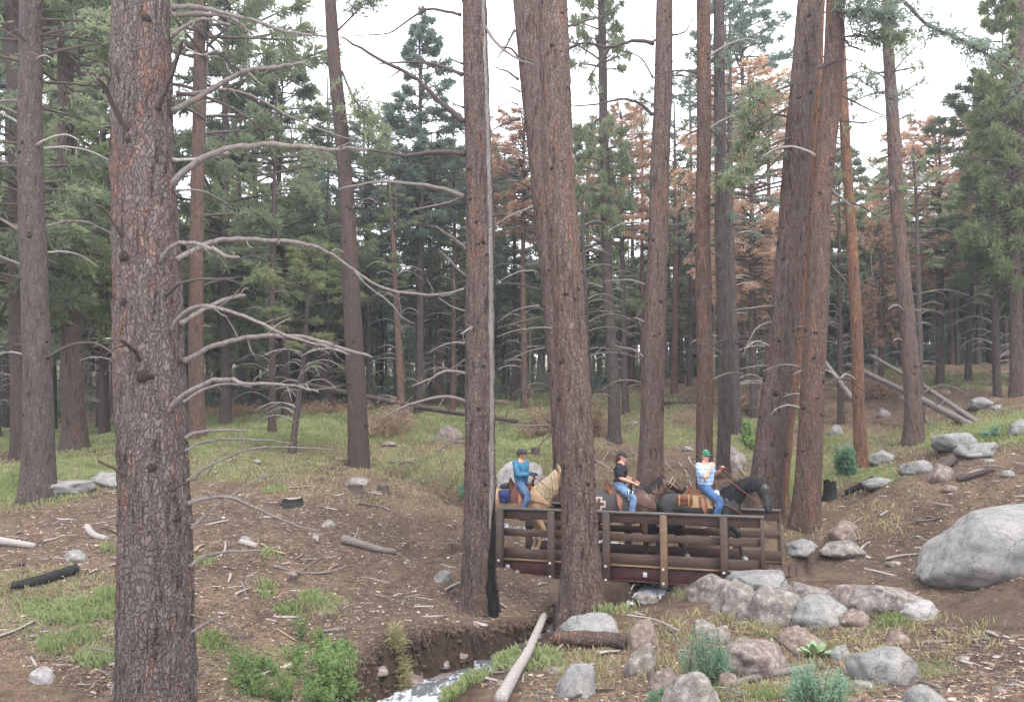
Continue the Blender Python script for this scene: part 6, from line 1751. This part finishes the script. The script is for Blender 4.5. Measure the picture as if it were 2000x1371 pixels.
M_blue = mat_simple('nylon_blue', (.018, .034, .13), .6, .3, 20, .2); M_nyl = mat_simple('nylon_black', (.02, .021, .028), .6, .3, 20, .2)
pouch(H1, 'saddlebag', (-.10, -.35, 1.33), .24, .15, .30, M_blue, strapm=M_nyl)
pouch(H1, 'saddlebag', (-.10, .35, 1.33), .24, .15, .30, M_blue)
pouch(H1, 'cantle_roll', (-.14, 0, 1.54), .2, .62, .14, M_nyl)
strap(H1, 'breast_collar', [(.3,-.27,1.25),(.62,-.22,1.22),(.86,-.1,1.12),(.9,0,1.1),(.86,.1,1.12),(.62,.22,1.22),(.3,.27,1.25)], .02, M_leather)

# --- bay
M_bay = coat('bay_coat', (.06, .027, .017), (.105, .05, .03), (.012, .01, .01), .62)
neck = [(.48,0,1.20,.17,.30),(.68,.03,1.37,.125,.225),(.84,.10,1.53,.09,.17),(.98,.17,1.68,.08,.13)]
head = [(.99,.20,1.73,.075,.10),(1.09,.24,1.66,.095,.13),(1.23,.29,1.55,.075,.09),(1.34,.33,1.45,.062,.072),(1.38,.345,1.41,.05,.055)]
legs = [('f',-1,[(.56,.9),(.60,.5),(.62,.17),(.66,.03)]),('f',1,[(.55,.9),(.66,.56),(.55,.22),(.50,.05)]),('h',-1,[(-.5,.86),(-.66,.53),(-.56,.16),(-.52,.03)]),('h',1,[(-.5,.86),(-.80,.55),(-.85,.18),(-.84,.03)])]
H2, I2 = horse('bay horse with black mane, head raised over the rump of the black horse', 1204, M_bay, M_hair_b, neck, head, legs, mane_len=.22, mane_side=-1, y_off=.02)
# cross-patterned blanket
t = NT('blanket_cross').set(Roughness=.95)
v = t.mapping((1, 1, 1)); sx = t.n.new('ShaderNodeSeparateXYZ'); t.link(v, sx.inputs[0])
def crossmask(t, X, Z, cx, cz, arm, th):
    ax = t.math('ABSOLUTE', t.math('SUBTRACT', X, cx)); az = t.math('ABSOLUTE', t.math('SUBTRACT', Z, cz))
    lo = lambda a, b: t.math('LESS_THAN', a, b)
    return t.math('MAXIMUM', t.math('MULTIPLY', lo(ax, th), lo(az, arm)), t.math('MULTIPLY', lo(ax, arm), lo(az, th)))
c = t.mix(t.noise(v, 40, 3), (.03, .027, .026), (.06, .054, .05))
c = t.mix(crossmask(t, sx.outputs[0], sx.outputs[2], -.36, 1.22, .15, .072), c, (.30, .25, .21))
c = t.mix(crossmask(t, sx.outputs[0], sx.outputs[2], -.36, 1.22, .115, .034), c, (.06, .03, .026))
ed = t.math('LESS_THAN', sx.outputs[0], -.525); c = t.mix(ed, c, (.28, .23, .18))
t.color(c)
draped(H2, 'saddle_blanket', -.56, .36, .98, t.m, top=1.475)
saddle(H2, .04, 1.53, M_leather)
M_pink = mat_simple('stirrup_cover', (.28, .12, .09), .8, .2, 20, .1)
strap(H2, 'breast_collar', [(.3,-.27,1.28),(.6,-.23,1.2),(.84,-.1,1.1),(.88,0,1.08),(.84,.1,1.1),(.6,.23,1.2),(.3,.27,1.28)], .02, M_leatherd)
pouch(H2, 'pommel_bag', (.34, -.27, 1.42), .16, .12, .2, M_nyl, strapm=M_metal)
bridle(H2, I2, mat_simple('halter_pale', (.32, .27, .22), .7, .2, 20, 0))

# --- black
M_blk = coat('black_coat', (.010, .010, .011), (.022, .021, .022), None, rough=.38, white=(.35, .33, .3))
neck = [(.50,0,1.20,.17,.30),(.72,0,1.42,.125,.235),(.92,-.01,1.60,.10,.18),(1.12,-.02,1.67,.088,.145),(1.28,-.04,1.64,.08,.115)]
head = [(1.31,-.06,1.66,.085,.11),(1.35,-.09,1.55,.11,.14),(1.39,-.13,1.40,.085,.10),(1.41,-.17,1.25,.068,.08),(1.415,-.185,1.17,.062,.066)]
legs = [('f',-1,[(.56,.9),(.60,.5),(.56,.17),(.58,.03)]),('f',1,[(.56,.9),(.80,.62),(.86,.28),(.92,.12)]),('h',-1,[(-.5,.86),(-.80,.55),(-.82,.17),(-.80,.03)]),('h',1,[(-.46,.86),(-.42,.5),(-.24,.16),(-.20,.03)])]
H3, I3 = horse('black horse with arched neck and lowered head at the right end of the bridge', 1357, M_blk, M_hair_b, neck, head, legs, mane_len=.2, mane_side=-1)
bridle(H3, I3, M_leatherd)
M_tanpad = mat_simple('saddle_pad_tan', (.26, .175, .09), .9, .3, 30, .2)
draped(H3, 'saddle_pad', -.28, .34, 1.20, M_tanpad, top=1.475)
saddle(H3, .10, 1.53, M_leather)
pouch(H3, 'saddlebag', (-.22, -.36, 1.36), .34, .14, .24, M_leather, strapm=M_leatherl)
pouch(H3, 'saddlebag', (-.22, .36, 1.36), .34, .14, .24, M_leather)
pouch(H3, 'cantle_roll', (-.30, 0, 1.56), .14, .6, .12, M_leatherd)
M_scarf = mat_simple('cloth_white_black', (.55, .55, .53), .9, .9, 22, .1)
pouch(H3, 'pommel_bag', (.42, -.25, 1.40), .12, .08, .34, M_scarf)
strap(H3, 'breast_collar', [(.3,-.28,1.30),(.6,-.24,1.27),(.82,-.14,1.14),(.87,0,1.08),(.82,.14,1.14),(.6,.24,1.27),(.3,.28,1.30)], .026, M_leather)
# ================================================================== riders
M_skin = mat_simple('skin', (.50, .27, .19), .6, .12, 8, .05)
M_skin2 = mat_simple('skin_tanned', (.42, .215, .15), .6, .12, 8, .05)
def denim(n, c): return mat_simple(n, c, .9, .75, 9, .8, .012)
def hand(mb, w, dirv, nrm, curl=.9):
    """palm with four curled fingers and a thumb at wrist w"""
    d = np.array(dirv, float); d /= np.linalg.norm(d); nrm = np.array(nrm, float); nrm -= d * (nrm @ d); nrm /= np.linalg.norm(nrm); sd = np.cross(d, nrm)
    w = np.array(w, float)
    loft(mb, [w - d * .02, w + d * .035, w + d * .085], [.024, .038, .040], [.018, .016, .013], 10, tuple(sd))
    for k, (o, L) in enumerate(((-.031, .062), (-.010, .074), (.011, .070), (.030, .054))):
        a = w + d * .085 + sd * o
        b = a + d * L * .42 + nrm * L * .1 * curl; c = b + (d * (1 - curl) + nrm * curl) * L * .36; e = c + (-d * .5 * curl + nrm * (1 - .4 * curl)) * L * .26
        loft(mb, [a, b, c, e], [.0095, .009, .0085, .0075], [.0095, .009, .0085, .0075], 7)
    a = w + d * .03 - sd * .034; loft(mb, [a, a - sd * .02 + d * .03 + nrm * .012, a - sd * .012 + d * .055 + nrm * .03], [.012, .011, .009], [.012, .011, .009], 7)
def rider(label, px, xo, seat, J, skin, shirtm, jeanm, bootm, cap, hair, yaw, pitch=0, female=False, sleeve='long', y_off=0.0, torso_yaw=0.0, glasses=True, gloves=None):
    s = s_of_px(px); loc = bp(s, BW / 2 + y_off, seat)
    root = empty('person', loc, label, 'person', rz=BROT)
    Z = lambda p: np.array(p, float)
    k = .94 if female else 1.0
    lean = J.get('lean', 0.0)
    pel = Z((0, 0, .06)); wst = Z((lean * .25, 0, .22)); che = Z((lean * .6, 0, .40 * k)); sh = Z((lean * .85, 0, .50 * k)); nk = Z((lean, 0, .575 * k)); hd = Z((lean + .025, 0, .70 * k))
    cy, sy_ = math.cos(torso_yaw), math.sin(torso_yaw); latv = (-sy_, cy, 0)
    shw = .165 if female else .19
    SH = {-1: sh + Z(latv) * -shw, 1: sh + Z(latv) * shw}
    # --- head builder in its own frame
    ch, shh = math.cos(yaw), math.sin(yaw); cp, sp = math.cos(pitch), math.sin(pitch)
    fw = Z((ch * cp, shh * cp, -sp)); lt = Z((-shh, ch, 0)); up = np.cross(fw, lt)
    hp = lambda f, l, u: hd + fw * f + lt * l + up * u
    def head_parts(mb, g=0.0):
        loft(mb, [hp(-.015, 0, -.075), hp(-.01, 0, 0), hp(-.012, 0, .055), hp(-.012, 0, .085)], [.055 + g, .073 + g, .070 + g, .045 + g], [.065 + g, .088 + g, .086 + g, .055 + g], 18, tuple(lt))
        loft(mb, [hp(.05, 0, -.098), hp(.045, 0, -.055), hp(.05, 0, 0), hp(.045, 0, .035)], [.027, .043, .05, .05], [.026, .035, .032, .03], 14, tuple(lt))
    mb = MB()
    head_parts(mb)
    loft(mb, [hp(.082, 0, .008), hp(.104, 0, -.028), hp(.098, 0, -.038)], [.009, .015, .014], [.010, .013, .01], 8, tuple(lt))
    loft(mb, [hp(.083, -.02, -.066), hp(.09, 0, -.064), hp(.083, .02, -.066)], [.006, .009, .006], [.006, .009, .006], 7, tuple(up))
    for e in (-1, 1): loft(mb, [hp(-.01, e * .076, .018), hp(-.012, e * .08, 0), hp(-.006, e * .074, -.022)], [.007, .009, .006], [.014, .018, .010], 8, tuple(lt))
    loft(mb, [hp(-.01, 0, -.08), nk, sh + Z((0, 0, .0))], [.052, .054, .075], [.055, .057, .065], 14)
    wd = [.16, .14 if female else .175, .16 if female else .205, .17 if female else .215, .11]
    dp = [.14, .11 if female else .145, .15 if female else .155, .12 if female else .13, .085]
    loft(mb, [pel, wst, che, sh - Z((0, 0, .03)), sh + Z((0, 0, .045))], [w - .015 for w in wd], [w - .015 for w in dp], 18, latv)
    arms = J['arms']
    for e in (-1, 1):
        el, wr, hdv, hn = arms[e]
        el, wr = Z(el), Z(wr)
        loft(mb, [SH[e], (SH[e] + el) / 2, el, (el + wr) / 2, wr], [.055, .050, .044, .040, .029], [.055, .050, .044, .042, .027], 12)
        hand(mb, wr + Z(hdv) / np.linalg.norm(hdv) * .02, hdv, hn)
    legs = J['legs']
    for e in (-1, 1):
        kn, an = Z(legs[e][0]), Z(legs[e][1])
        hp0 = Z((0, e * .10, .03))
        loft(mb, [hp0, (hp0 + kn) / 2 + Z((0, e * .01, .01)), kn, (kn + an) / 2, an], [.085, .078, .058, .052, .036], [.09, .08, .06, .056, .04], 12)
        loft(mb, [an, an + Z((.06, e * .01, -.06)), an + Z((.16, e * .02, -.06))], [.036, .038, .034], [.04, .036, .024], 10)
    fused('body', mb, .0085, skin, root, 3)
    # --- shirt
    mb = MB(); g = .012
    loft(mb, [pel + Z((0, 0, .06)), wst, che, sh - Z((0, 0, .03)), sh + Z((0, 0, .035))], [wd[0] + g * .3, wd[1] + g, wd[2] + g, wd[3] + g * .5, .075], [dp[0] + g * .3, dp[1] + g, dp[2] + g, dp[3] + g, .066], 20, latv)
    for e in (-1, 1):
        el, wr = Z(arms[e][0]), Z(arms[e][1])
        if sleeve == 'long': loft(mb, [SH[e], (SH[e] + el) / 2, el, (el + wr) / 2, el + (wr - el) * .96], [.08, .072, .064, .056, .042], [.08, .072, .064, .056, .042], 12)
        else: loft(mb, [SH[e], SH[e] + (el - SH[e]) * .45, SH[e] + (el - SH[e]) * .78], [.08, .08, .078], [.08, .08, .078], 12)
        if sleeve == 'long' and False: pass
    loft(mb, [nk - Z((0, 0, .045)), nk - Z((0, 0, .015))], [.066, .062], [.068, .064], 14)
    rg = np.random.default_rng(int(px))
    for q in range(9):    # folds
        a = rg.uniform(0, 6.28); z = rg.uniform(.12, .42); r = .9
        w0 = Z((lean * z * 1.2 + math.cos(a) * dp[1] * .92, math.sin(a) * wd[1] * .98, z)); loft(mb, [w0, w0 + Z((rg.uniform(-.05, .05), rg.uniform(-.05, .05), rg.uniform(.05, .1)))], .018, .018, 7)
    fused('shirt', mb, .009, shirtm, root, 3)
    # --- jeans
    mb = MB()
    loft(mb, [pel + Z((0, 0, -.02)), pel + Z((0, 0, .05)), pel + Z((lean * .1, 0, .12))], [.155, .168, .155 if not female else .148], [.125, .135, .12], 18, latv)
    for e in (-1, 1):
        kn, an = Z(legs[e][0]), Z(legs[e][1]); hp0 = Z((0, e * .10, .03))
        loft(mb, [hp0, (hp0 + kn) / 2 + Z((0, e * .01, .01)), kn, (kn + an) / 2, an + (kn - an) * .08], [.10, .092, .074, .068, .062], [.108, .098, .078, .07, .066], 14)
        for q in range(3):
            w0 = kn + (an - kn) * (.12 * q) + Z((.0, e * .03, 0)); loft(mb, [w0 + Z((-.055, 0, 0)), w0 + Z((.055, 0, -.02))], .026, .012, 7)
    fused('jeans', mb, .0095, jeanm, root, 3)
    for e in (-1, 1):
        an = Z(legs[e][1]); mb = MB()
        loft(mb, [an + Z((-.01, 0, .12)), an + Z((0, 0, .0)), an + Z((.0, 0, -.04))], [.052, .046, .044], [.055, .052, .05], 12)
        loft(mb, [an + Z((-.03, 0, -.055)), an + Z((.07, e * .01, -.06)), an + Z((.18, e * .02, -.065))], [.04, .045, .036], [.032, .034, .022], 12)
        mb.box(tuple(an + Z((-.025, 0, -.095))), .06, .065, .035)
        fused('boot', mb, .009, bootm, root, 2)
        mb = MB(); c = an + Z((.06, e * .008, -.03))
        p = [c + Z((0, .065 * math.cos(t), .075 * math.sin(t) + .0)) for t in np.linspace(-.5 * PI - .9, 1.5 * PI - .9, 16)]
        mb.tube(p, .012, 6); mb.box(tuple(c + Z((0, 0, -.078))), .08, .12, .02); mb.build('stirrup', M_leatherd, root)
    # belt
    ring_strap(root, 'belt', pel + Z((lean * .1, 0, .115)), (0, 0, 1), (.152 if not female else .146) + .012, .127, latv, .013, M_leatherd)
    # --- hair
    if hair:
        mb = MB()
        loft(mb, [hp(-.045, 0, -.07), hp(-.035, 0, 0), hp(-.025, 0, .06), hp(-.012, 0, .09)], [.058, .08, .078, .05], [.05, .075, .078, .055], 16, tuple(lt))
        if hair[1] > 0:
            loft(mb, [hp(-.09, 0, .03), hp(-.13, 0, .0), hp(-.135, 0, -.1), hp(-.11, 0, -.1 - hair[1])], [.022, .034, .03, .012], [.022, .032, .028, .012], 9, tuple(lt))
        fused('hair', mb, .008, hair[0], root, 2)
    # --- eyes + glasses
    for e in (-1, 1):
        m2 = MB(); ball(m2, hp(.077, e * .031, .012), .012, 8); m2.build('eye', M_hair_b, root)
    if glasses:
        mb = MB()
        for e in (-1, 1):
            p = [hp(.092 - .012 * abs(math.cos(t)) * (1 if e * math.cos(t) > 0 else 0), e * .033 + .028 * math.cos(t), .012 + .02 * math.sin(t)) for t in np.linspace(0, 2 * PI, 13)[:-1]]
            c = hp(.094, e * .033, .012); V = [c] + p + [c - fw * .008] + [q - fw * .008 for q in p]
            T = [(0, 1 + i, 1 + (i + 1) % 12) for i in range(12)] + [(13, 14 + (i + 1) % 12, 14 + i) for i in range(12)]
            Q = [(1 + i, 14 + i, 14 + (i + 1) % 12, 1 + (i + 1) % 12) for i in range(12)]
            mb.add(V, Q, T)
            mb.tube([hp(.082, e * .06, .016), hp(.03, e * .078, .016), hp(-.02, e * .08, .014)], .0035, 5)
        mb.tube([hp(.095, -.01, .018), hp(.098, 0, .02), hp(.095, .01, .018)], .0035, 5)
        mb.build('sunglasses', M_glass, root)
    # --- cap / helmet
    kind, cm = cap
    if kind:
        mb = MB(); V = []; nu, nv = 9, 24
        for i in range(nu):
            a = (PI / 2) * i / (nu - 1)
            for j in range(nv):
                t = 2 * PI * j / nv
                if kind == 'helmet': r_f, r_l, r_u, z0 = .125, .105, .115, .012
                else: r_f, r_l, r_u, z0 = .104, .087, .092, .032
                V.append(hp(-.012 + math.cos(a) * math.cos(t) * r_f, math.cos(a) * math.sin(t) * r_l, z0 + math.sin(a) * r_u - (.03 if kind == 'helmet' and math.cos(t) < 0 else 0) * (1 - i / (nu - 1))))
        V = np.array(V); i = np.arange(nu - 1)[:, None] * nv; j = np.arange(nv)[None]; kk = (j + 1) % nv
        Q = np.stack([i + j, i + kk, i + nv + kk, i + nv + j], -1).reshape(-1, 4)
        mb.add(V, Q)
        # bill
        B = []; nb = 11; bl = .075 if kind == 'cap' else .035
        for q in range(3):
            for j in range(nb):
                t = -1.05 + 2.1 * j / (nb - 1); rr = [1.0, .6, 1.0][0]
                ff = (.104 if kind == 'cap' else .122) * math.cos(t) * (1 if q < 1 else 1) - .012 + bl * q / 2 * math.cos(t * .9)
                ll = (.085 if kind == 'cap' else .102) * math.sin(t) * (1 - .06 * q)
                B.append(hp(ff, ll, (.035 if kind == 'cap' else .018) - .014 * q / 2 - .012 * (t * t) * .6))
        B = np.array(B); i = np.arange(2)[:, None] * nb; j = np.arange(nb - 1)[None]
        Qb = np.stack([i + j, i + j + 1, i + nb + j + 1, i + nb + j], -1).reshape(-1, 4)
        mb.add(B, Qb)
        me = mb.mesh('headwear'); o = mobj('helmet' if kind == 'helmet' else 'cap', me, cm, root)
        m = o.modifiers.new('t', 'SOLIDIFY'); m.thickness = .007
        if kind == 'helmet':
            for zf in (-.04, .0, .04):
                m2 = MB(); m2.box((0, 0, 0), .09, .014, .012, Matrix(((fw[0], lt[0], up[0]), (fw[1], lt[1], up[1]), (fw[2], lt[2], up[2])))); m2.build('vent', M_vent, o, tuple(hp(-.01, zf * 1.2, .128 - abs(zf) * .25)))
            strap(root, 'chin_strap', [hp(.02, -.082, .02), hp(.03, -.06, -.07), hp(.045, 0, -.125), hp(.03, .06, -.07), hp(.02, .082, .02)], .006, M_leatherd)
    if gloves:
        for e in (-1, 1):
            mb = MB(); wr = Z(arms[e][1]); hv = Z(arms[e][2]); hv /= np.linalg.norm(hv)
            def gl(w, dirv, nrm):
                d = Z(dirv); d /= np.linalg.norm(d); nr = Z(nrm); nr -= d * (nr @ d); nr /= np.linalg.norm(nr); sd = np.cross(d, nr)
                loft(mb, [w - d * .035, w + d * .035, w + d * .09], [.034, .044, .046], [.028, .023, .019], 10, tuple(sd))
                for (o, L) in ((-.031, .062), (-.010, .074), (.011, .070), (.030, .054)):
                    a = w + d * .085 + sd * o; b = a + d * L * .42 + nr * L * .1; c = b + (d * .1 + nr * .9) * L * .36; f = c + (-d * .45 + nr * .6) * L * .26
                    loft(mb, [a, b, c, f], .013, .013, 7)
                a = w + d * .03 - sd * .036; loft(mb, [a, a - sd * .02 + d * .03 + nr * .012, a - sd * .012 + d * .055 + nr * .03], .015, .015, 7)
            gl(wr + hv * .02, arms[e][2], arms[e][3]); fused('glove', mb, .006, gloves, root, 2)
    return root
M_glass = mat_simple('glasses_black', (.01, .01, .012), .15, .1, 5, 0)
M_vent = mat_simple('helmet_vent', (.25, .25, .25), .4, .1, 5, 0)
# shirts
M_sh1 = mat_simple('shirt_blue', (.035, .125, .21), .85, .7, 9, .9, .014)
M_sh2 = mat_simple('shirt_black', (.016, .017, .022), .85, .7, 9, .9, .012)
t = NT('shirt_plaid').set(Roughness=.9)
v = t.mapping((1, 1, 1)); sx = t.n.new('ShaderNodeSeparateXYZ'); t.link(t.warp(v, 6, .02), sx.inputs[0])
def stripes(t, x, per, wd): return t.math('LESS_THAN', t.math('FRACT', t.math('MULTIPLY', x, 1 / per)), wd)
u1 = stripes(t, t.math('ADD', sx.outputs[0], sx.outputs[1]), .085, .42); u2 = stripes(t, sx.outputs[2], .085, .42); u3 = stripes(t, t.math('SUBTRACT', sx.outputs[0], sx.outputs[1]), .04, .15)
c = t.mix(t.math('MULTIPLY', u1, .6), (.44, .54, .66), (.07, .17, .36)); c = t.mix(t.math('MULTIPLY', u2, .6), c, (.09, .22, .43)); c = t.mix(t.math('MULTIPLY', u3, .5), c, (.62, .68, .75))
t.color(c); t.bump(t.noise(v, 12, 4), .3, .004); M_sh3 = t.m
M_j1 = denim('denim_mid', (.055, .09, .155)); M_j2 = denim('denim_light', (.11, .175, .27)); M_j3 = denim('denim_blue', (.05, .10, .205))
M_boot = mat_simple('boot_brown', (.10, .05, .03), .6, .3, 20, .2)
M_hairb = mat_simple('hair_brown', (.07, .035, .02), .5, .4, 50, .3); M_hairg = mat_simple('hair_grey', (.2, .18, .17), .6, .3, 50, .2)
M_helm = mat_simple('helmet_black', (.02, .021, .023), .3, .1, 5, 0)
M_green = mat_simple('cap_green', (.02, .15, .09), .8, .2, 20, .1); M_capb = mat_simple('cap_dark', (.03, .025, .025), .8, .2, 20, .1)
M_glove = mat_simple('glove_dark', (.02, .022, .03), .7, .2, 20, .1)
def mirror_legs(kx, kz, ax, az, ky=.33, ay=.36):
    return {e: ((kx, e * ky, kz), (ax, e * ay, az)) for e in (-1, 1)}
# local origin at the seat top
SE = 1.555
R1 = rider('rider in a teal-blue shirt, black helmet and dark glasses on the palomino', 1018, 0, SE,
    dict(lean=-.01, legs=mirror_legs(.25, -.22, .12, -.62), arms={-1: ((-.01, -.25, .25), (.21, -.13, .25), (1, .35, .0), (0, .3, -1)), 1: ((-.01, .25, .25), (.22, .10, .26), (1, -.3, .0), (0, -.3, -1))}),
    M_skin2, M_sh1, M_j1, M_boot, ('helmet', M_helm), (M_hairb, 0), -.25, .1, gloves=M_glove, torso_yaw=-.35)
R2 = rider('woman rider with a brown ponytail in a dark cap, black t-shirt and light jeans', 1208, 0, SE,
    dict(lean=.04, legs=mirror_legs(.34, -.20, .30, -.60, .31, .34), arms={-1: ((.07, -.25, .22), (.31, -.15, .12), (1, .4, -.3), (0, .3, -1)), 1: ((.06, .24, .22), (.29, .12, .14), (1, -.3, -.2), (0, -.3, -1))}),
    M_skin, M_sh2, M_j2, M_boot, ('cap', M_capb), (M_hairb, .14), -.15, .12, female=True, sleeve='short', y_off=.02)
R3 = rider('man rider in a green cap and blue-white plaid shirt looking toward the viewer', 1374, 0, SE,
    dict(lean=.0, legs=mirror_legs(.30, -.22, .20, -.62), arms={-1: ((.02, -.30, .27), (.12, -.20, .46), (.3, .35, .6), (.3, .5, -.2)), 1: ((.12, .22, .27), (.30, .03, .40), (.4, -.4, .6), (.2, -.5, -.3))}),
    M_skin, M_sh3, M_j3, M_boot, ('cap', M_green), (M_hairg, 0), -1.15, .05, sleeve='short', torso_yaw=-.7)
# reins: from hand to bit (each belongs to its horse)
def reins(Hr, info, Rr, hands, mat, sag=.12):
    bit = {e: info[5][-2, :3] + info[3] * e * (info[5][-2, 3] + .01) for e in (-1, 1)}
    q = Rr.location - Hr.location; c, s_ = math.cos(-BROT), math.sin(-BROT)
    off = np.array([q.x * c - q.y * s_, q.x * s_ + q.y * c, q.z])
    mb = MB()
    for e in (-1, 1):
        h = np.array(hands[e]) + off; m = (h + bit[e]) / 2 + np.array([0, e * .09, -sag]); m1 = h * .7 + bit[e] * .3 + np.array([0, e * .08, -sag * .8])
        mb.tube(_dense([tuple(h), tuple(m1), tuple(m), tuple(bit[e])], 5), .0085, 5)
    mb.build('reins', mat, Hr)
reins(H1, I1, R1, {-1: (.30, -.09, .25), 1: (.31, .06, .26)}, M_leather)
reins(H2, I2, R2, {-1: (.39, -.11, .10), 1: (.37, .09, .12)}, M_leatherd)
reins(H3, I3, R3, {-1: (.15, -.14, .52), 1: (.33, -.02, .46)}, M_leather, .02)

# ------------------------------------------------------------------ thin haze between the trees
def haze():
    me = bpy.data.meshes.new('haze'); bm = bmesh.new(); bmesh.ops.create_cube(bm, size=1.0)
    lo, hi = Vector((-430, -60, -12)), Vector((430, 430, 75))
    for v in bm.verts: v.co = Vector([(lo[i] + hi[i]) / 2 + v.co[i] * (hi[i] - lo[i]) for i in range(3)])
    bm.to_mesh(me); bm.free()
    m = bpy.data.materials.new('haze'); m.use_nodes = True; n = m.node_tree.nodes; n.clear()
    o = n.new('ShaderNodeOutputMaterial'); v = n.new('ShaderNodeVolumePrincipled')
    v.inputs['Color'].default_value = (.86, .92, 1.0, 1); v.inputs['Density'].default_value = .0009; v.inputs['Anisotropy'].default_value = .2
    m.node_tree.links.new(v.outputs[0], o.inputs['Volume'])
    tag(mobj('haze', me, m, smooth=False), 'pale thin haze hanging between the trees', 'haze', kind='stuff')
haze()
